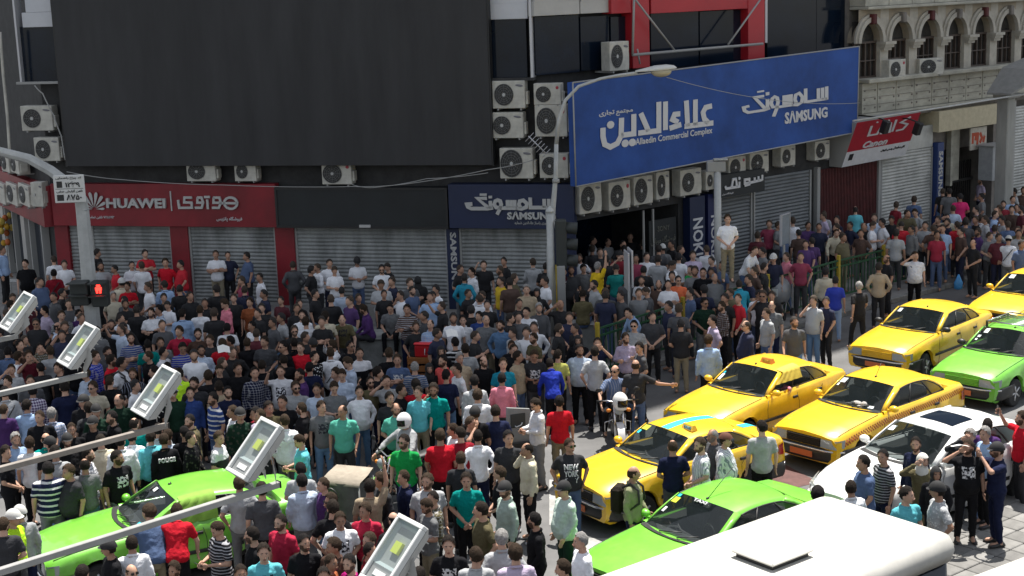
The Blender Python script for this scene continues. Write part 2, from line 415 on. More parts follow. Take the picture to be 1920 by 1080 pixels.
fbx(bld, FA, 'blue_pillar', m_navy, xa(838), xa(861), Z0, 2.5, .02, .2, bev=.01)
fbx(bld, FA, 'blue_pillar', m_navy, xa(1034), LA + .02, Z0, 2.5, .02, .16, bev=.01)
# vertical lettering on the blue pillar
x0, x1 = xa(842, .2), xa(856, .2)
c = fit_text('lettering', 'SAMSUNG', m_grey, bld, x0 + .02, x1 - .02, .75, 2.4, -.205, bold=.03, rot=1, M=None); c.matrix_local = FA.M

# ------------------------------------------------------------------ signs
def sign_board(F, name, label, m, p0, p1, d0, d1, frame_m=None, frame=.05):
    (x0, z0), (x1, z1) = F.sz(*p0, d1), F.sz(*p1, d1); z0, z1 = min(z0, z1), max(z0, z1)
    o = F.w(x0, 0, z0); M = Matrix.Translation(o) @ F.M.to_3x3().to_4x4()
    t = thing(name, label, 'sign', M); W, H = x1 - x0, z1 - z0
    bm = bmesh.new(); box(bm, 0, W, -d1, -d0, 0, H, bev=.006); obj('board', bm, m, t)
    if frame_m:
        bm = bmesh.new()
        for b in ((-.0, W, 0, frame), (0, W, H - frame, H), (0, frame, frame, H - frame), (W - frame, W, frame, H - frame)):
            box(bm, b[0] + .001, b[1] - .001, -d1 - .02, -d1 + .01, b[2] + .001, b[3] - .001)
        obj('frame', bm, frame_m, t)
    return t, W, H, -d1
bb, W, H, y = sign_board(FA, 'billboard', 'giant blank charcoal billboard filling the upper left of the facade', mat('led_face', (.031, .031, .033), .75, nz=.32, ns=1.3, stretch=(1, 1, .15)), (126, 312), (908, -90), .25, .62)
for a_, b_ in ((W + .002, W + .04), (-.06, -.002)): bm = bmesh.new(); box(bm, a_, b_, y + .02, -.3, -.02, H); obj('edge_trim', bm, m_blk, bb)
# red sign over the left shops, wrapping the corner
hu, W, H, y = sign_board(FA, 'shop_sign', 'long red shop sign with white petal logo above the two left shutters', m_redd, (101, 423), (515, 345), .05, .35)
s = W / 414
def hx(px): return (px - 101) * s
def hz(py): return H * (423 - py) / 78
bm = bmesh.new(); ccx, ccz = hx(183), hz(390)
for k in range(8):
    dk = abs(k - 3.5); a = radians(90 + (k - 3.5) * 25); L_ = (.47, .45, .39, .29)[int(dk)]; wd_ = (.15, .15, .135, .10)[int(dk)]
    pts = [(L_ * u_, wd_ * .5 * (u_ ** 1.1) * (1 - u_ ** 7) ** .6) for u_ in [t_ / 14 for t_ in range(15)]]
    prof = pts + [(a_, -b_) for a_, b_ in reversed(pts[1:-1])]
    vs = [bm.verts.new((ccx + (.06 + p) * cos(a) - q * sin(a), y - .03, ccz - .02 + (.06 + p) * sin(a) + q * cos(a))) for p, q in prof]
    bm.faces.new(vs)
for f in list(bm.faces):
    f.normal_update()
    if f.normal.y > 0: f.normal_flip()
r = bmesh.ops.extrude_face_region(bm, geom=list(bm.faces))
for g in r['geom']:
    if isinstance(g, bmesh.types.BMVert): g.co.y -= .03
obj('petal_logo', bm, m_grey, hu)
fit_text('lettering', 'HUAWEI', m_grey, hu, hx(207), hx(317), hz(389), hz(371), y - .03, bold=.035, ext=.05)
bm = bmesh.new(); box(bm, hx(325.5), hx(327.5), y - .03, y + .01, hz(394), hz(358)); obj('divider', bm, m_grey, hu)
def ring(cx, cz, rx, rz, n=14, a0=0, a1=360): return [(cx + rx * cos(radians(a0 + (a1 - a0) * i / n)), cz + rz * sin(radians(a0 + (a1 - a0) * i / n))) for i in range(n + 1)]
strokes('lettering', [ring(.878, .47, .105, .45), [(.70, .47), (.98, .47)], [(.60, .9), (.70, .9), (.72, .5), (.68, .1), (.57, .1)], [(.61, .9), (.60, .5), (.70, .5)],
    [(.50, .0), (.50, .74)], [(.455, .95), (.545, .95)], [(.34, .9), (.41, .9), (.43, .5), (.40, .1), (.29, .1)], [(.345, .9), (.335, .5), (.42, .5)],
    [(.25, .9), (.13, .9), (.12, .52), (.24, .5), (.24, .1), (.03, .08), (.02, .7)]], m_grey, hu, hx(338), hx(449), hz(390), hz(367), y - .01, wd=.068, th=.05)
fit_text('lettering', shape('فروشگاه پانزیس'), m_white, hu, hx(407), hx(453), hz(413), hz(404), y - .012, bold=.01)
fit_text('lettering', shape('تلفن تماس') + ' ۷۲۵۵۹۳', m_white, hu, hx(168), hx(218), hz(410), hz(404), y - .012, bold=.01)
# wing part of the red sign
xw = 14
t = thing('shop_sign', 'red sign band receding round the corner at the far left', 'sign', Matrix.Translation(FW.w(7, .2, 2.5)))
c = fbx(t, FW, 'board', m_redd, 2, 14.28, 2.48, 3.74, .05, .35); c.matrix_local = Matrix.Translation(-FW.w(7, .2, 2.5))
bk, W, H, y = sign_board(FA, 'shop_sign', 'blank black shop sign between the red and the navy sign', m_black, (519, 427), (838, 352), .05, .42, m_blk, .07)
bm = bmesh.new(); box(bm, W * .49, W * .555, y - .035, y, .03, .11); obj('small_label', bm, m_grey, bk)
sm, W, H, y = sign_board(FA, 'shop_sign', 'navy shop sign with pale lettering behind the lamp post', m_navy, (843, 428), (1074, 346), .05, .5)
def sx(px): return W * (px - 843) / 231
def szz(py): return H * (428 - py) / 82
SAM = [[(.08, .52), (.02, .50), (.03, .38), (.07, .30), (.25, .30), (.31, .34)], [(.245, .79), (.14, .79), (.26, .34)], ([(.17, .965), (.245, .965)], .06), [(.285, .30), (.285, .66)], [(.285, .80), (.285, .90)],
       [(.40, .34), (.345, .36), (.325, .50), (.34, .66), (.365, .71), (.395, .66), (.405, .50), (.39, .30)], [(.395, .33), (.355, .03)],
       [(.39, .33), (.58, .33)], [(.475, .36), (.475, .70)], [(.515, .36), (.515, .70)], [(.555, .36), (.555, .70)],
       [(.57, .33), (.63, .30), (.68, .37), (.69, .55), (.65, .70), (.61, .66), (.60, .50), (.62, .34)],
       [(.727, .82), (.727, .36), (.985, .36)], [(.88, .36), (.88, .76)], [(.93, .36), (.93, .76)], [(.98, .33), (.98, .78)]]
strokes('lettering', SAM, m_grey, sm, sx(875), sx(1042), szz(402), szz(363), y - .01, wd=.1, th=.05)
fit_text('lettering', 'SΛMSUNG', m_grey, sm, sx(953), sx(1042), szz(410), szz(396), y - .03, bold=.04, ext=.05)
fit_text('lettering', shape('جمهوری پاساژ علاءالدین شماره') + ' ۲۹', m_grey, sm, sx(966), sx(1040), szz(421), szz(414), y - .012, bold=.01)
# big blue sign on facade B : hung on its own slightly rising plane
d = .95
cs = [FB.sz(1080, 350, d), FB.sz(1607, 248, d), FB.sz(1611, 87, d), FB.sz(1074, 155, d)]
M = Matrix.Translation(FB.w(cs[0][0], 0, 0)) @ FB.M.to_3x3().to_4x4(); X0 = cs[0][0]
al = thing('complex_sign', 'huge blue sign with white lettering over the right-hand shops', 'sign', M)
al_c = [(a - X0, b) for a, b in cs]
bm = bmesh.new()
fr = [bm.verts.new((a, -d, b)) for a, b in al_c]; bk_ = [bm.verts.new((a, -d + .22, b)) for a, b in al_c]
bm.faces.new(fr); bm.faces.new(bk_[::-1])
for i in range(4): bm.faces.new([fr[i], bk_[i], bk_[(i + 1) % 4], fr[(i + 1) % 4]])
obj('board', bm, m_blue, al)
bm = bmesh.new()
for i in range(4):
    a, b = al_c[i], al_c[(i + 1) % 4]; tube(bm, [(a[0], -d + .0, a[1]), (b[0], -d + .0, b[1])], .022, 5)
obj('edge_rail', bm, m_pipe, al)
def warp_to(o, q, pxb):
    "place lettering drawn in a unit square (x,z) on the sloping sign between four photographed corners"
    c = [FB.sz(*p, d) for p in pxb]   # bl br tr tl
    for v in o.data.vertices:
        u_, w_ = v.co.x, v.co.z
        bx = c[0][0] * (1 - u_) + c[1][0] * u_; bz = c[0][1] * (1 - u_) + c[1][1] * u_
        tx = c[3][0] * (1 - u_) + c[2][0] * u_; tz = c[3][1] * (1 - u_) + c[2][1] * u_
        v.co.x = bx * (1 - w_) + tx * w_ - X0; v.co.z = bz * (1 - w_) + tz * w_
def un(x, y, X0=90, X1=905, Y0=20, Y1=290): return ((x - X0) / (X1 - X0), 1 - (y - Y0) / (Y1 - Y0))
ALA = [[un(895, 92), un(848, 97), un(828, 128), un(838, 172), un(868, 200)], [un(905, 206), un(690, 206)], [un(770, 38), un(770, 206)], [un(702, 38), un(712, 206)],
       [un(655, 118), un(615, 118), un(600, 150), un(640, 172)], [un(580, 206), un(662, 190)], [un(548, 28), un(548, 212)], [un(500, 25), un(500, 212), un(355, 212)], [un(372, 85), un(425, 205)],
       [un(322, 85), un(322, 212), un(235, 212)], ([un(262, 268)], .075), ([un(312, 268)], .075),
       [un(237, 100), un(234, 215), un(208, 262), un(160, 280), un(122, 258), un(110, 205), un(110, 150)], ([un(162, 135)], .075)]
o = strokes('lettering', [(a[0], .17) if isinstance(a, tuple) else a for a in ALA], m_white, al, 0, 3.0, 0, 1, -d - .012, wd=.128, th=.012)
for v in o.data.vertices: v.co.x /= 3.0
warp_to(o, None, [(1124, 281), (1336, 254), (1336, 178), (1124, 203)])
o = strokes('lettering', SAM, m_white, al, 0, 2.16, 0, 1, -d - .012, wd=.088, th=.012)
for v in o.data.vertices: v.co.x /= 2.16
# thicker verticals come from the non-square box
warp_to(o, None, [(1390, 229), (1552, 204), (1552, 150), (1390, 175)])
for txt, pb, bo, sh in (('Allaedin Commercial Complex', [(1191, 276), (1335, 253), (1335, 238), (1191, 260)], .012, 0), ('SΛMSUNG', [(1471, 233), (1551, 220), (1551, 199), (1471, 210)], .035, 0),
                        (shape('مجتمع تجاری'), [(1123, 222), (1186, 213), (1186, 201), (1123, 208)], .02, 0)):
    o = fit_text('lettering', txt, m_white, al, 0, 1, 0, 1, -d - .006, bold=bo); warp_to(o, None, pb)
# sony style black sign and others on facade B
sn, W, H, y = sign_board(FB, 'shop_sign', 'small black shop sign with white lettering above the dark shutters', m_black, (1348, 372), (1434, 316), .1, .55)
strokes('lettering', [[(0, .25), (.02, .05), (.3, .05)], [(.16, .05), (.2, .75), (.27, .75), (.3, .05)], [(.3, .05), (.36, .05), (.36, .45)], ([(.36, .75)], .09), [(.5, .05), (.62, .1), (.62, .55), (.5, .55), (.5, .22), (.64, .22), (.95, .3)],
    [(.76, .25), (.76, .6)], [(.86, .28), (.86, .65)], [(.96, .25), (.96, .72)]], m_white, sn, W * .12, W * .96, H * .36, H * .88, y - .01, wd=.075, th=.03)
fit_text('lettering', shape('فروشگاه سونی'), m_white, sn, W * .06, W * .3, H * .1, H * .2, y - .012, bold=.01)
xb = lambda px, d=0.1, py=430: FB.sz(px, py, d)[0]
shutter_thing(FB, xb(1349), xb(1409), Z0, 2.95, .08, 'narrow dark roller shutter under the small black sign', m_shut3)
shutter_thing(FB, xb(1412), xb(1519), Z0, 3.1, .08, 'wide dark roller shutter right of the small black sign', m_shut3)
# rust red gate with ribs
x0, x1 = xb(1535), xb(1643)
t = thing('ribbed_gate', 'dark red ribbed metal gate under the red camera sign', 'gate', Matrix.Translation(FB.w(x0, 0, Z0)) @ FB.M.to_3x3().to_4x4())
bm = bmesh.new(); W = x1 - x0; n = int(W / .08)
for i in range(n): box(bm, i * W / n, (i + .55) * W / n, -.11, -.06, 0, 2.9)
box(bm, 0, W, -.07, -.02, 0, 2.9); obj('ribbed_leaf', bm, m_rust, t)
for a_, b_ in ((W + .01, W + .14), (-.16, -.01)): bm = bmesh.new(); box(bm, a_, b_, -.16, 0, 0, 3.0); obj('door_post', bm, m_pipe, t)
# pale shutters further along
shutter_thing(FB, xb(1650), xb(1745), Z0, 3.2, .06, 'pale lower roller shutter beside the blue pillar, behind the red camera sign', m_shut2)
fbx(bld, FB, 'shutter_box', m_shut2, xb(1650), xb(1745), 3.22, 3.98, .02, .1)
shutter_thing(FB, xb(1884, .1, 300), xb(1884, .1, 300) + 5, Z0, 4.2, .06, 'pale roller shutter at the right end of the street', m_shut2)
# blue vertical sign with lettering
x0, x1 = xb(1746), xb(1757)
t = thing('pillar_sign', 'narrow blue vertical sign at the entrance right of the pale shutter', 'sign', Matrix.Translation(FB.w(x0, 0, Z0)) @ FB.M.to_3x3().to_4x4())
bm = bmesh.new(); box(bm, 0, x1 - x0, -.3, -.05, 0, 3.2); obj('board', bm, mat('mid_blue', (.012, .035, .14), .5), t)
fit_text('lettering', 'SAMSUNG', m_grey, t, .06, x1 - x0 - .06, 1.3, 2.9, -.305, bold=.03, rot=1)
# tilted red and white camera shop sign
P = [fp(FB, 1578, 314, .55), fp(FB, 1697, 291, .55), fp(FB, 1720, 212, 1.15), fp(FB, 1607, 230, 1.15)]
t = thing('camera_shop_sign', 'tilted red and white shop sign with white lettering beyond the blue sign', 'sign', Matrix.Translation(P[0]))
ex = (P[1] - P[0]); ez = (P[3] - P[0]); ey = ex.cross(ez).normalized()
def onc(u_, v_, o=0): return ex * u_ + ez * v_ - (-ey if ey.y < 0 else ey) * o * 1.0
if ey.y > 0: ey = -ey
def onc(u_, v_, o=0): return ex * u_ + ez * v_ + ey * o
bm = bmesh.new()
for u0, u1, v0, v1, mi in ((0, 1, .34, 1, 0), (0, 1, 0, .34, 1)):
    q = [bm.verts.new(onc(*p)) for p in ((u0, v0), (u1, v0), (u1, v1), (u0, v1))]; bm.faces.new(q).material_index = mi
hb = [bm.verts.new(onc(a, b, 0) - FB.dy * -(.0) + FB.dy * (.5 if b == 0 else 1.1)) for a, b in ((0, 0), (1, 0), (1, 1), (0, 1))]
fr = [bm.verts.new(onc(a, b)) for a, b in ((0, 0), (1, 0), (1, 1), (0, 1))]
for i in range(4): bm.faces.new([fr[i], hb[i], hb[(i + 1) % 4], fr[(i + 1) % 4]]).material_index = 2
obj('board', bm, [mat('camera_red', (.36, .008, .022), .5, nz=.15), mat('sign_white', (.62, .62, .64), .5, nz=.1), m_pipe], t)
def place_on(o):
    for v in o.data.vertices: v.co = onc(v.co.x, v.co.z, -v.co.y)
o = fit_text('lettering', 'Canon', m_white, t, .22, .60, .37, .52, -.012, bold=.03, shear=.3); place_on(o)
o = strokes('lettering', [[(0, .75), (0, .1), (.22, .1), (.3, .8)], ([(.12, .95)], .03), [(.3, .1), (.55, .1), (.5, .75)], ([(.42, .95)], .03), [(.62, .1), (.62, .9)], [(1, .95), (.78, .65), (.98, .45), (.9, .12), (.72, .1)]], m_white, t, .25, .85, .62, .95, -.005, wd=.035, th=.012); place_on(o)
o = fit_text('lettering', shape('کانن نمایندگی رسمی فروش'), m_blk, t, .55, .93, .2, .27, -.012); place_on(o)
bm = bmesh.new(); box(bm, .06, .12, -.012, -.002, .14, .28); o = obj('square_logo', bm, m_blk, t); place_on(o)
# spotlights hung over it
for px, py, lb in ((1661, 232, 'dark spotlight hanging in front of the red camera sign'), (1722, 235, 'dark spotlight hanging at the right end of the red camera sign')):
    p = fp(FB, px, py, 1.7)
    t = thing('spotlight', lb, 'lamp', Matrix.Translation(p) @ FB.M.to_3x3().to_4x4())
    bm = bmesh.new(); box(bm, -.12, .12, -.12, .1, -.32, .1, M=Matrix.Rotation(.35, 4, 'X'), bev=.02); obj('lamp_body', bm, m_blk, t)
    bm = bmesh.new(); tube(bm, [(0, 0, .1), (0, .4, .2), (-.1, 1.5, .25)], .025, 6); obj('arm', bm, m_blk, t)
# recessed shop interior at the corner of facade B, vertical signs
it = thing('shop_entrance', 'dark glazed shop entrance under the row of air conditioners', 'shop front', Matrix.Translation(FB.w(2, 0, 0)) @ FB.M.to_3x3().to_4x4())
bm = bmesh.new(); box(bm, -1.9, 2.3, 2.9, 3.1, 0.15, 2.6); obj('glass_wall', bm, m_glassd, it)
for x in (.6, 1.0): 
    bm = bmesh.new(); box(bm, x, x + .05, -.1, -.05, .14, 2.7); obj('door_post', bm, m_pipe, it)
bm = bmesh.new(); box(bm, 1.15, 1.75, 1.4, 1.9, .14, 1.2); obj('counter', bm, mat('counter', (.25, .25, .23), .6), it)
for a, b, lb in ((1294, 1322, 'dark blue vertical phone shop panel left of the steel post'), (1328, 1347, 'brighter blue vertical phone shop panel behind the steel post')):
    x0, x1 = xb(a, .3), xb(b, .3)
    t = thing('pillar_sign', lb, 'sign', Matrix.Translation(FB.w(x0, 0, Z0)) @ FB.M.to_3x3().to_4x4())
    bm = bmesh.new(); box(bm, 0, x1 - x0, -.3, -.02, 0, 2.75); obj('board', bm, mat('phone_blue' if a < 1300 else 'phone_blue_light', (.006, .014, .05) if a < 1300 else (.008, .014, .07), .5), t)
    fit_text('lettering', 'NOKIA', m_white, t, .12, x1 - x0 - .1, .6, 2.1, -.305, bold=.02, rot=1)
t = thing('shop_poster', 'faint dark poster inside the glazed shop entrance', 'poster', Matrix.Translation(FB.w(3.4, .05, 1.6)) @ FB.M.to_3x3().to_4x4())
bm = bmesh.new(); box(bm, -.55, .6, -.03, .03, -.5, .75); obj('board', bm, m_black, t)
fit_text('lettering', 'SONY', mat('dim_letters', (.12, .12, .1), .6), t, -.2, .3, .4, .55, -.04)
fit_text('lettering', shape('فروشگاه موبایل'), mat('dim_letters', (.12, .12, .1), .6), t, -.5, .55, .0, .25, -.04)

# ------------------------------------------------------------------ stone building
st = thing('stone_building', 'old pale stone building with a row of arched windows at the upper right', 'building', Matrix.Translation(FB.w(20)) @ FB.M.to_3x3().to_4x4())
def sb(name, m, x0, x1, y0, y1, z0, z1, bev=0, **k):
    bm = bmesh.new(); box(bm, x0 - 20, x1 - 20, y0, y1, z0, z1, bev=bev); return obj(name, bm, m, st, **k)
SX0, SX1 = 12.95, 40
# wall panels: below the windows, frieze, attic
AP = 1.66; AX = [13.45 + AP * i for i in range(12)]; AZ = 7.02; AR = .60
ZL = 5.84; ZT = 7.95
bm = bmesh.new()
box(bm, SX0 - 20, SX1 - 20, .45, 14, 2.9, 9.5); box(bm, SX0 - 20, 90, .45, 18, 9.5, 46)
obj('wall', bm, m_stoned, st)
# plinth storey: posts between shops
for a, b in ((12.95, 13.15), (14.05, 14.15)): pass
sb('wall', m_stoned, 17.45, 17.6, 3.5, 3.9, .14, 2.9); sb('lintel', mat('beige_fascia', (.5, .44, .3), .6, nz=.15), 17.1, 21.0, -.35, .44, 3.72, 4.45)
sb('ceiling', m_stoned, 12.95, 40, 0.0, .44, 4.42, 4.6)
sb('passage_wall', m_stoned, 17.3, 21.0, 5.2, 5.4, .14, 4.5); sb('pier', m_stoned, 21.05, 21.8, -.05, 5.4, .14, 4.45)
sb('pier', m_stoned, 17.12, 17.28, .1, 5.2, .14, 4.4); sb('wall', m_dark, 12.95, 17.1, .1, .4, .14, 2.88)
sb('wall', m_dark, 21.8, 40, .1, .4, .14, 2.88)
# framed openings of the passage
sb('dark_opening', m_blk, 17.4, 18.7, 1.0, 1.05, 2.2, 3.7); sb('white_post', m_panel, 18.72, 18.85, .2, .4, 1.6, 3.72); sb('white_panel', m_panel, 18.87, 19.4, .3, .4, 1.75, 3.72)
sb('bar_gate', m_blk, 19.45, 20.8, .6, .64, 1.6, 1.7)
bm = bmesh.new()
for i in range(26): x = 17.4 + i * .135; box(bm, x - 20, x - 20 + .03, .7, .73, .14, 2.35)
obj('railings', bm, m_blk, st)
# lower panel band with ledges
sb('ledge', m_panel, SX0, SX1, -.42, .44, ZL - .14, ZL, bev=.02); sb('ledge', m_panel, SX0, SX1, -.30, .44, 4.6, 4.68, bev=.02)
px_ = SX0 + .02; i = 0
while px_ < 27:
    wv = 1.05 if i else .85
    sb('facade_panel', m_panel, px_, px_ + wv - .035, -.12 - random.uniform(0, .012), .44, 4.69, ZL - .15, bev=.006)
    bm = bmesh.new()
    for k in range(3): box(bm, px_ - 20 + .04, px_ - 20 + wv - .12, -.142, -.12, 4.95 + k * .25, 4.962 + k * .25)
    for k in range(3):
        for xx in (.12, wv - .16):
            cyl(bm, (px_ - 20 + xx, -.15, 4.86 + .29 * k), (px_ - 20 + xx, -.11, 4.86 + .29 * k), .035, 6)
    obj('panel_fixings', bm, m_stoned, st); px_ += wv; i += 1
sb('facade_panel', m_panel, px_, SX1, -.12, .44, 4.69, ZL - .15)
# frieze above arches
sb('ledge', m_panel, SX0, SX1, -.35, .44, 8.1, 8.2, bev=.02)
px_ = SX0 + .02
while px_ < 27:
    sb('facade_panel', m_panel, px_, px_ + 1.28, -.2, .44, 8.21, 9.4, bev=.006); px_ += 1.31
# arcade wall with arched holes: built as piers + arch rings + spandrels
def arch_pts(cx, r, n=16, x=1.0): return [(cx - 20 + r * x * cos(pi * k / n), AZ + r * 1.12 * sin(pi * k / n)) for k in range(n + 1)]
for k, ax in enumerate(AX):
    # spandrel wall above each arch
    bm = bmesh.new(); ap = arch_pts(ax, AR)
    top = [(x, 8.1) for x, z in ap]
    front = [[bm.verts.new((x, -.02, z)) for x, z in ap], [bm.verts.new((x, -.02, z)) for x, z in top]]
    for i in range(len(ap) - 1): bm.faces.new([front[0][i], front[0][i + 1], front[1][i + 1], front[1][i]])
    bk2 = [bm.verts.new((x, .44, z)) for x, z in ap]
    for i in range(len(ap) - 1): bm.faces.new([front[0][i], bk2[i], bk2[i + 1], front[0][i + 1]])
    obj('arch_wall', bm, m_stone, st)
    sb('pier', m_stonel, ax + AR + .001, ax + AP - AR - .001, -.02, .44, ZL, 8.1)
    # moulding: two stepped rings
    for r0, r1, y_, mm in ((AR + .0, AR + .14, -.16, m_stonel), (AR + .14, AR + .23, -.09, m_stonel)):
        bm = bmesh.new(); n = 16; R_ = []
        for i in range(n + 1):
            a = pi * i / n
            R_.append([(ax - 20 + r * cos(a), yy, AZ + r * 1.12 * sin(a)) for r, yy in ((r0, -.015), (r0, y_), (r1, y_), (r1, -.015))])
        loft(bm, R_, smooth=False); obj('arch_moulding', bm, mm, st)
    bm = bmesh.new(); box(bm, ax - 20 - .1, ax - 20 + .1, -.27, -.02, AZ + AR * 1.12 - .08, AZ + AR * 1.12 + .26, bev=.03); obj('keystone', bm, m_rust if k % 2 == 0 else m_stoned, st)
    # capital
    bm = bmesh.new(); c0 = ax + AP / 2 - 20
    for dz, hw, yy in ((-.0, .3, -.3), (-.1, .26, -.24), (-.2, .21, -.17)): box(bm, c0 - hw, c0 + hw, yy, -.021, AZ - .1 + dz, AZ - .001 + dz)
    obj('capital', bm, m_stonel, st)
    # recessed window: frame, transom, panes
    f = sb('window', m_wood, ax - AR, ax - AR + .05, .14, .22, ZL, AZ)
    for x0_, x1_, z0_, z1_ in ((ax + AR - .05, ax + AR, ZL, AZ), (ax - AR, ax + AR, AZ - .04, AZ + .03), (ax - .03, ax + .03, ZL, AZ), (ax - .3, ax - .27, ZL, AZ), (ax + .27, ax + .3, ZL, AZ), (ax - AR, ax + AR, ZL + .55, ZL + .59), (ax - AR, ax + AR, ZL, ZL + .06)):
        bm = bmesh.new(); box(bm, x0_ - 20, x1_ - 20, .12 if x0_ < ax - .5 and x1_ > ax + .5 else .13, .225, z0_ + .001, z1_ - .001); obj('window_bar', bm, m_wood, f)
    bm = bmesh.new(); quad(bm, [(ax - AR - 20, .24, ZL), (ax + AR - 20, .24, ZL), (ax + AR - 20, .24, AZ + .7), (ax - AR - 20, .24, AZ + .7)])
    obj('pane', bm, mat('old_pane', (.05, .048, .045), .15, nz=.5, ns=1.4), f)


# wooden painted board in passage
t = thing('painted_board', 'white board with faded red lettering over the passage', 'sign', Matrix.Translation(FB.w(19.9, .1, 3.1)) @ FB.M.to_3x3().to_4x4())
bm = bmesh.new(); box(bm, -.5, .55, -.05, .0, -.25, .55); obj('board', bm, mat('dirty_white', (.5, .47, .4), .7, nz=.3), t)
strokes('lettering', [[(.05, .2), (.05, .8), (.3, .8), (.25, .4)], [(.4, .1), (.45, .9)], [(.6, .2), (.75, .5), (.6, .85)], [(.85, .2), (.95, .6)]], mat('rust_red_paint', (.4, .06, .02), .7), t, -.4, .45, -.12, .42, -.051, wd=.13, th=.006)
t = thing('junction_box', 'grey metal box hung beside the tall column at the passage', 'box', Matrix.Translation(FB.w(20.3, .6, 1.75)) @ FB.M.to_3x3().to_4x4())
bm = bmesh.new(); box(bm, -.6, .6, -.3, .3, .0, 1.25, bev=.02); obj('cabinet', bm, mat('cabinet_grey', (.33, .34, .35), .5, nz=.15), t)
bm = bmesh.new(); box(bm, -.66, .66, -.36, .36, 1.25, 1.29); obj('lid', bm, m_pipe, t)

# ------------------------------------------------------------------ air conditioner outdoor units
AC_CACHE = {}
def ac_meshes(fs, lg):
    if (fs, lg) in AC_CACHE: return AC_CACHE[(fs, lg)]
    W, H, D = 1.0, .74, .36
    bm = bmesh.new(); box(bm, -W / 2, W / 2, 0, D, 0, H, bev=.015); cas = to_mesh(bm, 'casing', m_acw)
    r = .29 * fs; cx, cz = -W / 2 + .36, H / 2
    bm = bmesh.new(); cyl(bm, (cx, -.012, cz), (cx, .02, cz), r, 24); fan = to_mesh(bm, 'fan_recess', m_acd)
    bm = bmesh.new()
    for k in range(5):
        rr = r * (1 - .19 * k); pts = [(cx + rr * cos(2 * pi * i / 20), -.024, cz + rr * sin(2 * pi * i / 20)) for i in range(21)]
        tube(bm, pts, .0055, 4, cap=False)
    for k in range(12): a = 2 * pi * k / 12; tube(bm, [(cx + .05 * cos(a), -.024, cz + .05 * sin(a)), (cx + r * cos(a), -.024, cz + r * sin(a))], .005, 4)
    gr = to_mesh(bm, 'fan_guard', mat('guard_grey', (.16, .16, .155), .5))
    bm = bmesh.new(); cyl(bm, (cx, -.035, cz), (cx, -.02, cz), .05, 10); hub = to_mesh(bm, 'fan_hub', m_grey)
    bm = bmesh.new(); box(bm, W / 2 + .002, W / 2 + .07, .05, .28, .1, .45, bev=.01); vb = to_mesh(bm, 'valve_cover', m_acw)
    if lg == 'r':
        bm = bmesh.new(); cyl(bm, (W / 2 - .13, -.012, H - .15), (W / 2 - .13, .0, H - .15), .055, 14); ml = to_mesh(bm, 'round_logo', mat('logo_red', (.35, .03, .05), .5))
    else:
        bm = bmesh.new(); ell(bm, (W / 2 - .17, -.004, H - .13), (.12, .006, .03), Matrix.Rotation(.12, 4, 'Y'), 14, 6); ml = to_mesh(bm, 'oval_logo', mat('logo_grey', (.14, .14, .16), .5))
    AC_CACHE[(fs, lg)] = (cas, fan, gr, hub, vb, ml); return AC_CACHE[(fs, lg)]
def ac(F, p0, p1, d, label, fs=1.0, lg='o', group='air conditioner units on the facades', br=True, name='air_conditioner', tilt=0):
    (x0, z1), (x1, z0) = F.sz(*p0, d), F.sz(*p1, d)
    z0, z1 = min(z0, z1), max(z0, z1); W, H = abs(x1 - x0), z1 - z0
    M = Matrix.Translation(F.w((x0 + x1) / 2, d, z0)) @ F.M.to_3x3().to_4x4() @ Matrix.Rotation(tilt, 4, 'Z') @ Matrix.Diagonal((W, 1, H / .74, 1))
    t = thing('air_conditioner', label, 'air conditioner', M, group)
    for me in ac_meshes(fs, lg): link(me.name.split('.')[0], me, t)
    for x in (-.35, .35): bm = bmesh.new(); box(bm, x, x + .04, -.02, .4 + max(d - .4, 0), -.05, -.001); obj('bracket', bm, m_pipe, t)
ac(FA, (922, 152), (985, 203), .5, 'white air conditioner at the top left of the stack beside the billboard', 1.0, 'o')
ac(FA, (1000, 157), (1052, 196), .5, 'small air conditioner with red round logo at the top right of the stack', .95, 'r')
ac(FA, (918, 211), (982, 259), .5, 'air conditioner in the middle left of the stack beside the billboard', .9, 'o')
ac(FA, (1002, 197), (1064, 256), .5, 'taller air conditioner behind the lamp post in the middle of the stack', 1.05, 'r')
ac(FA, (936, 278), (1000, 335), .5, 'large air conditioner at the bottom left of the stack beside the billboard', 1.15, 'o')
ac(FA, (1011, 288), (1066, 334), .5, 'air conditioner behind the lamp post at the bottom right of the stack', .95, 'r')
ac(FA, (348, 303), (405, 340), .45, 'air conditioner peeping from under the billboard above the red sign', 1.0, 'o')
ac(FA, (438, 303), (481, 340), .45, 'air conditioner under the billboard above the right end of the red sign', .9, 'o')
ac(FA, (602, 305), (660, 346), .45, 'air conditioner under the billboard above the blank black sign', 1.1, 'r')
ac(FA, (37, 199), (100, 245), .5, 'white air conditioner with oval logo left of the billboard, upper one', .95, 'o')
ac(FA, (62, 258), (113, 302), .5, 'white air conditioner with dark cable left of the billboard, lower one', 1.0, 'o')
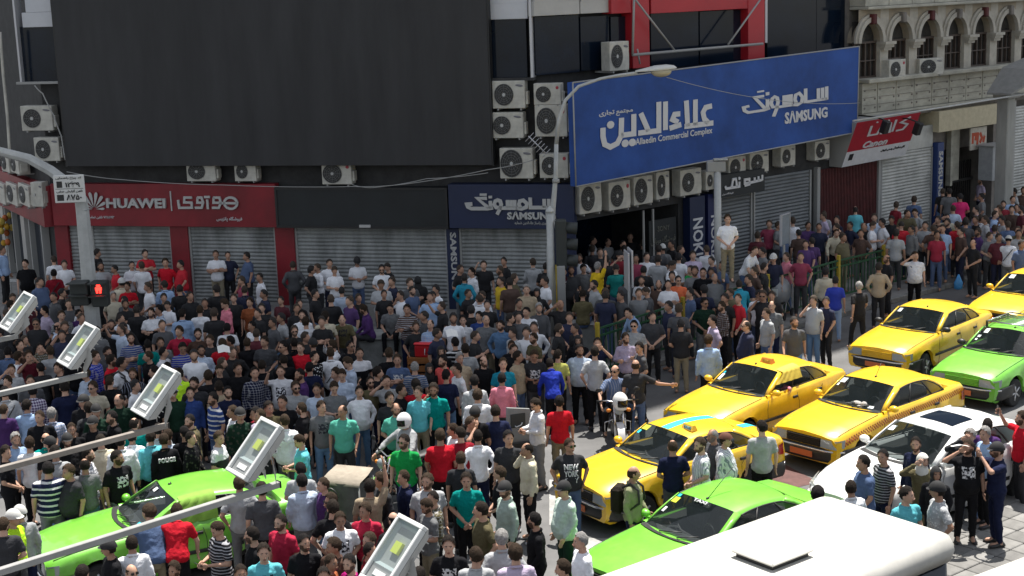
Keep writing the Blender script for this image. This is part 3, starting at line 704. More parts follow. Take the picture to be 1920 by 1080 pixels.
BR = [(1085, 345, 1130, 398, 1.05, 'o', 'leftmost air conditioner in the row below the blue sign'), (1140, 341, 1184, 391, 1.0, 'r', 'second air conditioner in the row below the blue sign, pink logo'),
      (1187, 331, 1226, 382, 1.1, 'o', 'third and brightest air conditioner in the row below the blue sign'), (1229, 322, 1257, 373, 1.0, 'o', 'shadowed fourth air conditioner in the row below the blue sign'),
      (1274, 318, 1317, 364, .95, 'o', 'air conditioner in the row left of the steel post top, below the blue sign'), (1322, 320, 1345, 356, .8, 'o', 'small air conditioner half hidden behind the steel post top'),
      (1365, 294, 1400, 332, 1.0, 'r', 'air conditioner above the small black sign, left one'), (1405, 286, 1443, 323, 1.05, 'o', 'air conditioner above the small black sign, right one'),
      (1463, 274, 1493, 311, .9, 'o', 'grey air conditioner between the black sign and the red camera sign'), (1527, 264, 1557, 299, 1.0, 'o', 'white air conditioner beside the red camera sign')]
for a, b, c, d_, fs, lg, lb in BR: ac(FB, (a + 1.5, b + 2), (c - 1.5, d_ - 2), .36, lb, fs, lg)
ac(FB2, (1143, 79), (1180, 131), .75, 'white air conditioner on the glass beside the red frame', 1.0, 'o')
ac(FB, (1668, 113), (1698, 146), .35, 'white air conditioner with a broken fan on the stone ledge', 1.0, 'r')
ac(FB, (1731, 111), (1762, 139), .35, 'broken air conditioner tilted on the stone ledge further right', 1.1, 'o', tilt=-.3)
# units on the left wing wall, seen edge-on
for (p0, p1, lb) in [((-20, 335), (10, 385), 'air conditioner cut by the left edge, above the side street'), ((10, 340), (33, 388), 'second air conditioner from the corner of the side wall'),
                     ((33, 342), (56, 390), 'air conditioner of the side wall nearest its corner, lower row'), ((0, 285), (18, 325), 'upper row air conditioner at the left edge of the side wall'), ((18, 290), (36, 328), 'upper row air conditioner behind the curved pole')]:
    ac(FW, p0, p1, .5, lb, 1.0, 'o')
ac(FA, (56, 342), (82, 388), .55, 'air conditioner at the very corner above the receding red band', .1, 'o')
# cables, bracket clutter and pipes on the facade
def cable(F, pts, d, r=.012, name='cable', label='thin black cable', m=m_blk, par=None):
    P = [fp(F, x, y, d) for x, y in pts]
    Q = []
    for i in range(len(P) - 1):
        for k in range(6):
            t_ = k / 6; Q.append(P[i].lerp(P[i + 1], t_) - Vector((0, 0, .03 * 4 * t_ * (1 - t_))))
    Q.append(P[-1]); bm = bmesh.new(); tube(bm, Q, r, 5); o = obj(name, bm, m, par)
    if not par: o['label'] = label; o['category'] = 'cable'
    return o
cable(FA, [(125, 322), (230, 337), (420, 347), (660, 350), (760, 345), (915, 318), (1000, 300)], 1.0, .012, 'cable', 'grey cable sagging below the billboard to the stacked air conditioners', m_pipe)
cable(FA, [(660, 346), (700, 352), (800, 335), (915, 324)], .9, .012, 'cable', 'second shorter cable under the right half of the billboard', m_pipe)
cable(FA, [(65, 160), (80, 175), (100, 215), (115, 255), (122, 300)], .7, .02, 'cable', 'thick dark cable curving past the air conditioners left of the billboard', m_pipe)
cable(FA, [(0, 60), (6, 140), (14, 220), (18, 285)], 1.0, .045, 'drain_pipe', 'pale drain pipe running down at the left edge', m_acw)
P0 = at(1250, 145, 38.5); P1 = fp(FB, 1612, 193, 1.3)
bm = bmesh.new(); tube(bm, [P0.lerp(P1, k / 20) - Vector((0, 0, .25 * 4 * (k / 20) * (1 - k / 20))) for k in range(21)], .009, 5)
obj('overhead_wire', bm, m_pipe, label='pale overhead wire crossing in front of the blue sign', category='cable')
# small metal antenna scrap between the stacked units
t = thing('tv_antenna', 'small metal antenna leaning between the stacked air conditioners', 'antenna', Matrix.Translation(fp(FA, 1008, 272, .95)) @ FA.M.to_3x3().to_4x4())
bm = bmesh.new(); tube(bm, [(-.25, 0, .25), (.25, 0, -.25)], .018, 5)
obj('boom', bm, m_alu, t); bm = bmesh.new()
for k in range(7): c = -.22 + k * .075; tube(bm, [(c - .12, 0, -c - .12), (c + .12, 0, -c + .12)], .01, 4)
obj('elements', bm, m_alu, t)
# ------------------------------------------------------------------ cars
def paint(name, c): return mat(name, c, .38, nz=.2, ns=2.2, coat=.6, spec=.5)
m_cg = glass_mat('car_glass', (.018, .024, .026), .62)
m_tyre = mat('tyre', (.015, .015, .016), .85, nz=.3); m_rim = mat('rim_metal', (.45, .45, .46), .35, metal=.6)
m_hl = mat('headlight_glass', (.3, .33, .34), .08, spec=.8); m_chrome = mat('chrome', (.6, .6, .62), .2, metal=.9)
m_rl = mat('tail_light', (.35, .015, .015), .2); m_or = mat('plate_orange', (.5, .13, .04), .6); m_seat = mat('seat_cloth', (.09, .09, .095), .9, nz=.3)
m_dash = mat('dashboard', (.035, .035, .036), .7); m_trim = mat('body_trim', (.018, .018, .018), .5)
CARM = {}
def lerp(a, b, t): return a + (b - a) * t
def interp(T, x):
    for i in range(len(T) - 1):
        if T[i][0] >= x >= T[i + 1][0]:
            t = (T[i][0] - x) / (T[i][0] - T[i + 1][0]); return lerp(T[i][1], T[i + 1][1], t)
    return T[0][1] if x > T[0][0] else T[-1][1]
def car_meshes(style, pm):
    key = (style, pm.name)
    if key in CARM: return CARM[key]
    mod = style == 'modern'
    ZT = [(2.12, .71), (2.03, .755), (1.7, .83), (1.2, .895), (.72, .945), (-1.6, 1.0), (-1.75, 1.015), (-2.05, 1.0), (-2.2, .95), (-2.27, .82)] if not mod else \
         [(2.2, .60), (2.08, .70), (1.75, .83), (1.25, .93), (.85, .99), (-1.5, 1.06), (-1.75, 1.08), (-2.1, 1.05), (-2.22, .98), (-2.3, .82)]
    WD = [(2.12, .765), (2.04, .80), (1.85, .825), (1.4, .845), (.6, .855), (-.6, .858), (-1.6, .845), (-2.0, .81), (-2.2, .76), (-2.27, .70)] if not mod else \
         [(2.2, .60), (2.1, .72), (1.85, .82), (1.4, .87), (.6, .89), (-.6, .89), (-1.6, .88), (-2.0, .83), (-2.22, .76), (-2.3, .68)]
    xs = sorted({2.12, 2.09, 2.02, 1.9, 1.705, 1.66, 1.58, 1.46, 1.335, 1.2, 1.08, 1.01, .965, .85, .72, .5, .1, -.3, -.7, -.965, -1.01, -1.09, -1.21, -1.335, -1.46, -1.58, -1.66, -1.705, -1.85, -2.05, -2.15, -2.22, -2.27} | ({2.2, -2.3} if mod else set()), reverse=True)
    bm = bmesh.new(); rings = []
    for x in xs:
        w = interp(WD, x); zt = interp(ZT, x); zl = .2 if abs(x) < 2.05 else .24
        for xa_ in (1.335, -1.334):
            if abs(x - xa_) < .375: zl = max(zl, .30 + math.sqrt(max(.375 ** 2 - (x - xa_) ** 2, 0)) - .0)
        cab = -1.6 < x < .72
        zs = zt - .05
        cr = (.05 if x > 1.3 else .05 - .035 * (1.3 - x) / .6) if x > .7 else .02
        half = [(w * .9, zl), (w * .975, max(.30, zl + .01)), (w, max(.50, zl + .02)), (w * .99, max(.68, zl + .035)), (w * .955, zs - .01), (w * .93, zs + .018), (w * .86, zt + .014),
                (w * .5, (.80 if cab else zt + .012 + cr * .7)), (0, (.78 if cab else zt + .014 + cr))]
        ring = [(x, y, z) for y, z in half] + [(x, -y, z) for y, z in half[-2::-1]]
        rings.append(ring)
    R = loft(bm, rings, closed=False, cap=False)
    for f in bm.faces:
        c = f.calc_center_median()
        if -1.6 < c.x < .72 and abs(c.y) < .70 and c.z > .7: f.material_index = 1
    for rr in (R[0], R[-1]): bm.faces.new(rr)
    body = to_mesh(bm, 'body', [pm, m_dash]); body.set_sharp_from_angle(angle=radians(38))
    parts = [('body', body)]
    # underbody and wheel wells
    bm = bmesh.new(); box(bm, -2.1, 2.0, -.66, .66, .2, .62); parts.append(('underbody', to_mesh(bm, 'underbody', m_blk)))
    # greenhouse
    dz = .05 if mod else 0; ft = .12 if mod else 0; rt = -.12 if mod else 0
    def roofz(x, y):
        u = (x - (-.5 + (ft + rt) / 2)) / (.57 + (ft - rt) / 2); return 1.365 + dz + .045 * (1 - (y / .57) ** 2) - .045 * u * u - (.012 if mod else 0) * u ** 2
    bm = bmesh.new(); rings = []
    for i in range(9):
        t_ = i / 8; row = []
        for k, y in enumerate((-.66, -.63, -.585, -.45, -.24, 0, .24, .45, .585, .63, .66)):
            bow = .06 * (1 - (y / .6) ** 2); xf = .03 + ft + bow; xr = -1.05 + rt - bow * .8; x = lerp(xf, xr, t_)
            z = roofz(x, min(max(y, -.57), .57))
            if abs(y) > .58: z -= .008 if abs(y) < .6 else (.03 if abs(y) < .64 else .075)
            row.append((x, y, z))
        rings.append(row)
    loft(bm, rings, closed=False, cap=False); roof = to_mesh(bm, 'roof', [pm]); parts.append(('roof', roof))
    wb = .80 + ft * 1.4; zb = .945 + (.05 if mod else 0)
    def patch(f, nu=8, nv=4):
        bm = bmesh.new(); loft(bm, [[f(u / nu * 2 - 1, v / nv) for u in range(nu + 1)] for v in range(nv + 1)], closed=False, cap=False); return bm
    def ws(u, v):
        y = u * lerp(.70, .60, v); x = lerp(wb - .13 * u * u, .045 + ft + .06 * (1 - u * u), v); z = lerp(zb + .01, roofz(.03, y) - .004, v)
        return (x, y, z + .01 * sin(pi * v))
    parts.append(('windshield', to_mesh(patch(ws), 'windshield', [m_cg])))
    def bl(u, v):
        y = u * lerp(.67, .59, v); x = lerp(-1.66 + rt * .6 + .08 * u * u, -1.06 + rt - .045 * (1 - u * u), v); z = lerp(1.02 + dz, roofz(-1.05, y) - .004, v)
        return (x, y, z + .012 * sin(pi * v))
    parts.append(('rear_window', to_mesh(patch(bl), 'rear_window', [m_cg])))
    zbl = .965 + dz
    for s in (1, -1):
        def P(x, z): t_ = (z - zbl) / (1.3 + dz - zbl); return (x, s * (lerp(.765, .665, t_) + .012 * sin(pi * max(0, min(1, t_)))), z)
        a0, a1 = (.60 + ft * 1.2, zbl), (-.0 + ft, 1.272 + dz); c1, c0 = (-.93 + rt, 1.268 + dz), (-1.42 + rt, 1.005 + dz)
        def sd(u, v): # u 0..1 along, v up
            x = lerp(lerp(a0[0], c0[0], u), lerp(a1[0], c1[0], u), v); z = lerp(lerp(a0[1], c0[1], u), lerp(a1[1], c1[1], u) + .038 * sin(pi * min(u, 1)) ** .7, v); x += (.05 * sin(pi * v) * (u - .79) / .21 * -1 if u > .79 else 0); return P(x, z)
        cuts = [0, .385, .41, .775, .79, 1]
        for (u0, u1, nm) in ((0, .39, 'side_window'), (.405, .78, 'side_window'), (.795, 1, 'quarter_window')):
            bm = bmesh.new(); loft(bm, [[sd(lerp(u0, u1, i / 6), v / 4) for i in range(7)] for v in range(5)], closed=False, cap=False); parts.append((nm, to_mesh(bm, nm, [m_cg])))
        bm = bmesh.new()
        for u in (.397, .787): tube(bm, [sd(u, 0), sd(u, .5), sd(u, 1)], .017, 5)
        tube(bm, [sd(i / 14, 0) for i in range(15)], .012, 5); tube(bm, [sd(i / 14, 1) for i in range(15)], .014, 5); tube(bm, [sd(1, v / 3) for v in range(4)], .012, 5)
        parts.append(('window_frame', to_mesh(bm, 'window_frame', [m_trim])))
        # pillars in body colour
        bm = bmesh.new()
        A = [Vector(ws(s, v)) for v in (0, .35, .7, 1)]; B = [Vector(sd(0, v)) for v in (0, .35, .7, 1)]
        rr = []
        for a, b in zip(A, B):
            o = Vector((.0, s * .012, .018)); rr.append([tuple(a + Vector((.015, 0, -.01))), tuple(a + Vector((.01, 0, .016))), tuple((a + b) / 2 + o), tuple(b + Vector((0, s * .006, .01))), tuple(b + Vector((-.01, -s * .03, -.01)))])
        rr[0] = [(p[0], p[1], p[2] - .03) for p in rr[0]]
        loft(bm, rr, cap=True)
        # rear pillar
        rr = []
        for v in (0, .35, .7, 1):
            a = Vector(sd(1, v)); b = Vector(bl(s, v)); m_ = (a + b) / 2 + Vector((0, s * .02, .012))
            rr.append([tuple(a + Vector((.01, -s * .02, 0))), tuple(a + Vector((0, s * .008, .004))), tuple(m_), tuple(b + Vector((-.0, s * .006, .012))), tuple(b + Vector((.0, -s * .02, -.01)))])
        rr[0] = [(p[0], p[1], p[2] - .05) for p in rr[0]]
        loft(bm, rr, cap=True)
        # rocker shoulder joining belt to glass
        loft(bm, [[(x, s * interp(WD, x) * .93, interp(ZT, x) - .04), (x, s * (interp(WD, x) * .93 - .015), zbl + .012 * (1 if x > -.5 else 2)), (x, s * .72, zbl + .01 + (.03 if x < -1 else 0)), (x, s * .66, .86)] for x in (.66, .2, -.4, -.9, -1.3, -1.58)], cap=False, closed=False)
        parts.append(('pillar', to_mesh(bm, 'pillar', [pm])))
        # seams, handles, rub strip
        bm = bmesh.new()
        def side(x, z, o=.004):
            w = interp(WD, x); f = lerp(1, .99, (z - .5) / .18) if z > .5 else lerp(.975, 1, (z - .3) / .2)
            if z > .68: f = lerp(.99, .955, (z - .68) / max(interp(ZT, x) - .06 - .68, .05))
            return (x, s * (w * f + o), z)
        for xx, xt in ((.72, .66), (-.34, -.3), (-1.02, -1.2)): tube(bm, [side(xx, .26, .001), side(xx, .5, .001), side(xx, .7, .001), side(xt, .88, .001)], .005, 4)
        parts.append(('door_seams', to_mesh(bm, 'door_seams', [m_trim])))
        bm = bmesh.new()
        rr = [[side(x, .47, -.006), side(x, .47, .014), side(x, .53, .014), side(x, .53, -.006)] for x in (.93, .6, .1, -.4, -.8, -.93)]
        loft(bm, rr); parts.append(('rub_strip', to_mesh(bm, 'rub_strip', [m_trim])))
        for xx in (-.2, -1.05):
            bm = bmesh.new(); q = Vector(side(xx, .80)); box(bm, q.x - .09, q.x + .06, q.y - .012, q.y + .022, q.z - .025, q.z + .025, bev=.006)
            parts.append(('door_handle', to_mesh(bm, 'door_handle', [m_trim])))
        # mirror
        bm = bmesh.new(); ell(bm, (.5 + ft, s * .90, zbl + .06), (.075, .105, .065), seg=10, rng=6); box(bm, .49 + ft, .54 + ft, min(s * .76, s * .84), max(s * .76, s * .84), zbl + .0, zbl + .04)
        parts.append(('wing_mirror', to_mesh(bm, 'wing_mirror', [pm if style != 'old' else m_trim])))
        # head and tail light
        bm = bmesh.new()
        if mod:
            loft(bm, [[(2.16, s * .50, .56), (2.17, s * .50, .66), (2.08, s * .52, .70)], [(2.08, s * .70, .58), (2.09, s * .71, .70), (1.98, s * .70, .745)], [(1.85, s * .835, .62), (1.82, s * .835, .74), (1.78, s * .80, .79)]], closed=False, cap=False)
        else:
            loft(bm, [[(2.14, s * .40, .54), (2.13, s * .40, .70)], [(2.14, s * .60, .54), (2.125, s * .60, .70)], [(2.125, s * .76, .545), (2.10, s * .76, .705)], [(1.95, s * .822, .56), (1.93, s * .822, .715)]], closed=False, cap=False)
        parts.append(('headlight', to_mesh(bm, 'headlight', [m_hl])))
        bm = bmesh.new(); loft(bm, [[(-2.275, s * .42, .66), (-2.265, s * .42, .86)], [(-2.25, s * .68, .66), (-2.24, s * .68, .87)], [(-2.15, s * .79, .66), (-2.13, s * .785, .88)], [(-2.0, s * .825, .68), (-1.98, s * .82, .86)]], closed=False, cap=False)
        parts.append(('tail_light', to_mesh(bm, 'tail_light', [m_rl])))
    # bumpers, grille, plates
    bc = pm if mod else m_trim
    for nm, sg, xe in (('front_bumper', 1, 2.19 if not mod else 2.25), ('rear_bumper', -1, 2.33)):
        bm = bmesh.new(); rr = []
        for y in (-.86, -.845, -.76, -.55, -.25, 0, .25, .55, .76, .845, .86):
            a = abs(y); back = 0 if a < .5 else (.03 if a < .6 else (.08 if a < .8 else (.2 if a < .85 else .60)))
            x = xe - back - .03 * (a / .8) ** 2; i = .22
            rr.append([(sg * (x - .02), y, .27), (sg * x, y, .34), (sg * x, y, .50), (sg * (x - .05), y, .525), (sg * (x - i), y * .97, .52), (sg * (x - i), y * .97, .27)])
        loft(bm, rr); parts.append((nm, to_mesh(bm, nm, [bc])))
        if not mod:
            bm = bmesh.new(); rr = []
            for y in (-.84, -.75, -.5, 0, .5, .75, .84):
                a = abs(y); back = 0 if a < .55 else (.08 if a < .8 else .18); x = xe + .008 - back - .03 * (a / .8) ** 2
                rr.append([(sg * (x - .012), y * 1.004, .47), (sg * x, y * 1.006, .475), (sg * x, y * 1.006, .50), (sg * (x - .02), y * 1.004, .506)])
            loft(bm, rr); parts.append(('bumper_strip', to_mesh(bm, 'bumper_strip', [m_chrome])))
    bm = bmesh.new(); 
    for k in range(5): box(bm, 2.115, 2.15, -.39, .39, .545 + k * .032, .562 + k * .032)
    box(bm, 2.08, 2.122, -.40, .40, .53, .705)
    gm = pm if style == 'old' else m_blk
    parts.append(('grille', to_mesh(bm, 'grille', [gm])))
    bm = bmesh.new(); box(bm, 2.2 + (.05 if mod else 0), 2.215 + (.05 if mod else 0), -.26, .26, .33, .44); parts.append(('number_plate', to_mesh(bm, 'number_plate', [m_or if not mod else m_white])))
    # wheels
    bm = bmesh.new(); tube(bm, [(0, -.10, 0), (0, -.085, 0), (0, .085, 0), (0, .1, 0)], [.27, .30, .30, .27], 22); ty = to_mesh(bm, 'tyre', [m_tyre])
    bm = bmesh.new(); cyl(bm, (0, -.095, 0), (0, .095, 0), .19, 18); rim0 = bm
    for k in range(5):
        a = 2 * pi * k / 5; tube(bm, [(0, .1, 0), (.17 * cos(a), .106, .17 * sin(a))], .022, 5); tube(bm, [(0, -.1, 0), (.17 * cos(a), -.106, .17 * sin(a))], .022, 5)
    rim = to_mesh(bm, 'rim', [m_rim])
    # wipers and interior
    for y0 in (.15, -.42):
        bm = bmesh.new(); a = Vector(ws(y0 + .05, .02)) + Vector((.03, 0, .02)); b = Vector(ws(y0 + .62 if y0 < 0 else y0 + .5, .16)) + Vector((.015, 0, .02)); tube(bm, [a, b], .010, 4); parts.append(('wiper', to_mesh(bm, 'wiper', [m_trim])))
    bm = bmesh.new(); loft(bm, [[(wb - .06, y, zb - .03) for y in (-.66, 0, .66)], [(wb - .3, y, zb - .02) for y in (-.66, 0, .66)], [(wb - .36, y, zb - .2) for y in (-.66, 0, .66)]], closed=False, cap=False)
    parts.append(('dashboard', to_mesh(bm, 'dashboard', [mat('dash_top', (.12, .12, .12), .8, nz=.2)])))
    bm = bmesh.new(); pts = [(.33 + .05 * cos(2 * pi * i / 12), .36 + .17 * cos(2 * pi * i / 12), .96 + .17 * sin(2 * pi * i / 12)) for i in range(13)]; tube(bm, pts, .015, 5, cap=False); parts.append(('steering_wheel', to_mesh(bm, 'steering_wheel', [m_blk])))
    for sx_, y in ((-.12, .36), (-.12, -.36)):
        bm = bmesh.new(); box(bm, sx_ - .08, sx_ + .06, y - .22, y + .22, .6, 1.12, M=Matrix.Translation((0, 0, 0)), bev=.03); box(bm, sx_ - .06, sx_ + .04, y - .12, y + .12, 1.14, 1.27, bev=.03); parts.append(('seat', to_mesh(bm, 'seat', [m_seat])))
    bm = bmesh.new(); box(bm, -1.1, -.95, -.6, .6, .6, 1.12, bev=.04); parts.append(('rear_seat', to_mesh(bm, 'rear_seat', [m_seat])))
    # hood seam and cowl
    bm = bmesh.new()
    for s in (1, -1): tube(bm, [(x, s * interp(WD, x) * .875, interp(ZT, x) + .012) for x in (2.0, 1.7, 1.2, .8)], .004, 4)
    tube(bm, [(x, s_, interp(ZT, x) + .012) for x, s_ in ((-1.78, -.7), (-1.78, 0), (-1.78, .7))], .004, 4)
    parts.append(('panel_seams', to_mesh(bm, 'panel_seams', [m_trim])))
    bm = bmesh.new(); loft(bm, [[(wb + .005 - .13 * u * u, u * .70, zb + .020), (wb + .10 - .14 * u * u, u * .72, interp(ZT, wb + .1 - .14 * u * u) + .056 - .030 * u * u)] for u in (-1, -.75, -.5, -.25, 0, .25, .5, .75, 1)], closed=False, cap=False); parts.append(('cowl', to_mesh(bm, 'cowl', [m_trim])))
    CARM[key] = (parts, ty, rim); return CARM[key]
def car(label, x, y, yaw, style, pm, scale=(1, 1, 1), cat='taxi', name='parked_taxi', group='cars stuck in the crowd', steer=0):
    parts, ty, rim = car_meshes(style, pm)
    M = Matrix.Translation((x, y, .004)) @ Matrix.Rotation(radians(yaw), 4, 'Z') @ Matrix.Diagonal((*scale, 1))
    t = thing(name, label, cat, M, group)
    for nm, me in parts: link(nm, me, t, kind='stuff' if 'seam' in nm else None)
    for xx in (1.335, -1.334):
        for s in (.74, -.74):
            w_ = link('wheel', ty, t, Matrix.Translation((xx, s, .30)) @ Matrix.Rotation(radians(steer) if xx > 0 else 0, 4, 'Z')); link('rim', rim, w_)
    return t
m_ytx = paint('taxi_yellow', (.80, .49, .012)); m_grn = paint('taxi_green', (.165, .50, .045)); m_wcar = paint('car_white', (.80, .80, .79))
cA = car('yellow taxi with black bumper and slatted grille, behind the others near the kerb', 9.84, 34.52, 225, 'old', m_ytx, (.965, 1, 1), steer=12)
cB = car('yellow taxi with an orange roof sign and a cloth over its front side window', 5.02, 29.62, 221.5, 'mid', m_ytx, (.96, 1, 1.01))
cC = car('yellow taxi with a red checker band and a soft toy on the dashboard', 7.04, 28.21, 220.4, 'mid', m_ytx, (.985, 1, 1.02))
cD = car('yellow taxi with turquoise stripes over its roof and boot', 2.74, 25.42, 213, 'mid', m_ytx, (.95, 1, 1.01))
cE = car('green taxi in front of the white van roof, mostly its bonnet and roof in view', 2.93, 21.68, 217.4, 'mid', m_grn, (1.02, 1, 1))
cF = car('green taxi among the crowd at the lower left, cloth over its front window', -5.75, 23.1, 207.5, 'mid', m_grn, (1.02, 1, 1.0))
cG = car('yellow taxi at the far right edge, only its front half in view', 13.68, 38.02, 224.5, 'mid', m_ytx)
cH = car('green taxi with a silver roof rack at the right edge', 11.12, 32.11, 224.6, 'old', m_grn)
cW = car('white saloon car with a dark sunroof between the taxis and the near pavement', 7.25, 24.75, 214, 'modern', m_wcar, (1.06, 1.03, 1.06), cat='car', name='parked_car')
def cpart(par, name, m, fn):
    bm = bmesh.new(); fn(bm); return obj(name, bm, m, par)
def roofz0(x, y): u = (x + .5) / .57; return 1.365 + .045 * (1 - (y / .57) ** 2) - .045 * u * u
# roof signs, antennas, stickers
def taxi_sign(par, x, y, m, txt=None, tm=None):
    s = cpart(par, 'taxi_sign', m, lambda bm: loft(bm, [[(x - .07, y - .15, roofz0(x, y) - .005), (x + .07, y - .15, roofz0(x, y) - .005), (x + .03, y - .13, roofz0(x, y) + .09), (x - .03, y - .13, roofz0(x, y) + .09)], [(x - .07, y + .15, roofz0(x, y) - .005), (x + .07, y + .15, roofz0(x, y) - .005), (x + .03, y + .13, roofz0(x, y) + .09), (x - .03, y + .13, roofz0(x, y) + .09)]], smooth=False))
    if txt:
        o = fit_text('lettering', txt, tm, s, -.1, .1, .015, .07, 0, bold=.01)
        o.matrix_local = Matrix.Translation((x + .075, y, roofz0(x, y) - .0)) @ Matrix.Rotation(pi / 2, 4, 'Z') @ Matrix.Rotation(-.42, 4, 'X')
m_osign = mat('orange_sign', (.65, .22, .02), .4); m_bsign = mat('blue_sign', (.05, .25, .45), .4); m_turq = mat('turquoise_tape', (.03, .50, .62), .5)
taxi_sign(cB, -.22, .12, m_osign, 'TAXI', m_yel); taxi_sign(cD, -.2, .33, m_ytx, 'TAXI', m_bsign)
for c_, x, y, L_, dx in ((cA, -.05, .1, .07, -.02), (cC, -.1, .05, .35, -.18), (cE, .02, .0, .55, -.55), (cF, -.05, -.1, .06, -.02), (cB, .0, -.02, .06, 0), (cH, -.05, .1, .05, 0)):
    cpart(c_, 'antenna', m_trim, lambda bm: (tube(bm, [(x, y, roofz0(x, y)), (x + dx, y, roofz0(x, y) + L_ * .7)], .006, 5), ell(bm, (x, y, roofz0(x, y) + .01), (.035, .02, .018), seg=8, rng=5)))
def wsp(u, v, o=.012, mod=0):
    y = u * lerp(.70, .60, v); x = lerp(.80 - .13 * u * u, .045 + .06 * (1 - u * u), v); z = lerp(.955, roofz0(.03, y) - .004, v) + .01 * sin(pi * v); n = Vector((.5, 0, .87)); return Vector((x, y, z)) + n * o
def wsticker(par, name, m, u0, u1, v0, v1):
    cpart(par, name, m, lambda bm: quad(bm, [wsp(u0, v0), wsp(u1, v0), wsp(u1, v1), wsp(u0, v1)]))
m_stk = mat('white_sticker', (.6, .65, .65), .6); m_ystk = mat('yellow_sticker', (.45, .5, .03), .6)
for c_, L_ in ((cA, [(-.86, -.70, .72, .9, 0)]), (cB, [(-.93, -.8, .25, .5, 0), (-.93, -.85, .52, .6, 2)]), (cC, [(-.93, -.70, .74, .92, 0), (-.93, -.85, .6, .7, 0), (.62, .78, .08, .16, 0)]), (cD, [(-.92, -.6, .78, .95, 1), (-.93, -.8, .62, .74, 2)]),
               (cE, [(-.95, -.72, .72, .88, 1), (-.93, -.8, .9, .98, 2), (-.92, -.82, .42, .56, 0)]), (cH, [(-.8, -.62, .72, .92, 0), (-.9, -.78, .5, .6, 0), (-.9, -.82, .36, .44, 0)]), (cG, [(-.8, -.55, .72, .92, 0)]), (cF, [(.7, .88, .05, .2, 2), (-.3, -.1, .84, .95, 0)])):
    for a, b, c, d_, k in L_: wsticker(c_, 'windshield_sticker', (m_stk, m_ystk, m_turq)[k], a, b, c, d_)
cE_t = fit_text('lettering', 'TAXI', m_white, cE, -.12, .16, 0, .055, 0, bold=.03)
cE_t.matrix_local = Matrix.Translation(wsp(-.05, .9, .02)) @ Matrix.Rotation(pi / 2, 4, 'Z') @ Matrix.Rotation(-1.0, 4, 'X')
# turquoise stripes on D
def strip(par, y0, y1, xs, zf, m=m_turq, name='stripe'):
    cpart(par, name, m, lambda bm: loft(bm, [[(x, y0, zf(x, y0) + .004), (x, (y0 + y1) / 2, zf(x, (y0 + y1) / 2) + .005), (x, y1, zf(x, y1) + .004)] for x in xs], closed=False, cap=False))
strip(cD, -.14, .06, [.08, -.1, -.3, -.5, -.7, -.9, -1.08], roofz0)
strip(cD, -.14, .06, [-1.8, -1.95, -2.05, -2.15], lambda x, y: interp([(-1.6, 1.0), (-1.75, 1.015), (-2.05, 1.0), (-2.2, .95)], x) + .036)
# checker band on C
def checker(bm):
    WD = [(2.12, .765), (2.04, .80), (1.85, .825), (1.4, .845), (.6, .855), (-.6, .858), (-1.6, .845), (-2.0, .81), (-2.2, .76), (-2.27, .70)]
    ZTl = [(2.12, .71), (2.03, .755), (1.7, .83), (1.2, .895), (.72, .945), (-1.6, 1.0), (-1.75, 1.015), (-2.05, 1.0), (-2.2, .95)]
    for i in range(116):
        x = 1.95 - i * .036
        for k in range(3):
            if (i + k) % 2: continue
            zt = interp(ZTl, x); z0 = zt - .19 + k * .036
            pts = []
            for xx, z in ((x, z0), (x - .036, z0), (x - .036, z0 + .036), (x, z0 + .036)):
                f = lerp(.99, .955, (z - .68) / max(zt - .06 - .68, .05)) if z > .68 else 1; pts.append((xx, interp(WD, xx) * f + .006, z))
            quad(bm, pts)
cpart(cC, 'checker_band', mat('checker_red', (.35, .05, .02), .5), checker)
# cloth over the front side windows of B and F
def cloth(bm, w=.62, drop=.5):
    rr = []
    for i in range(15):
        t_ = i / 14; row = []
        for k in range(8):
            v = k / 7; wr = .010 * sin(i * 1.9 + k * .7) + .016
            if k < 2: x = lerp(.0, -w + .05, t_); y = lerp(.50, .60, k); z = roofz0(x, y) + .010
            else:
                f = (k - 2) / 5; z = lerp(1.335, 1.30 - drop * .34, f); x = lerp(.03 + f * drop * .62, -w + .05, t_); tt = (z - .965) / .335
                y = lerp(.765, .665, tt) + .012 * sin(pi * max(0, min(1, tt))) + wr + .012
            row.append((x, y, z))
        rr.append(row)
    loft(bm, rr, closed=False, cap=False)
cpart(cB, 'window_cloth', mat('beige_cloth', (.62, .48, .07), .9, nz=.15), cloth)
cpart(cF, 'window_cloth', mat('lime_cloth', (.20, .38, .05), .9, nz=.2), lambda bm: cloth(bm, .62, .95))
# soft toy on the dashboard of C, paper things on others
t = thing('soft_toy', 'grey soft toy lying on the dashboard of the checker band taxi', 'toy', cC.matrix_world @ Matrix.Translation((.62, .15, .96)))
m_toy = mat('grey_fur', (.42, .4, .38), .95, nz=.3, ns=20)
cpart(t, 'toy_body', m_toy, lambda bm: ell(bm, (0, 0, .05), (.07, .13, .06)))
cpart(t, 'toy_head', m_toy, lambda bm: ell(bm, (.02, .16, .07), (.06, .065, .06)))
for y, x in ((-.12, .06), (-.12, -.06), (.08, .09), (.1, -.08)): cpart(t, 'toy_leg', m_toy, lambda bm: ell(bm, (x, y * 1.3, .03), (.035, .06, .03)))
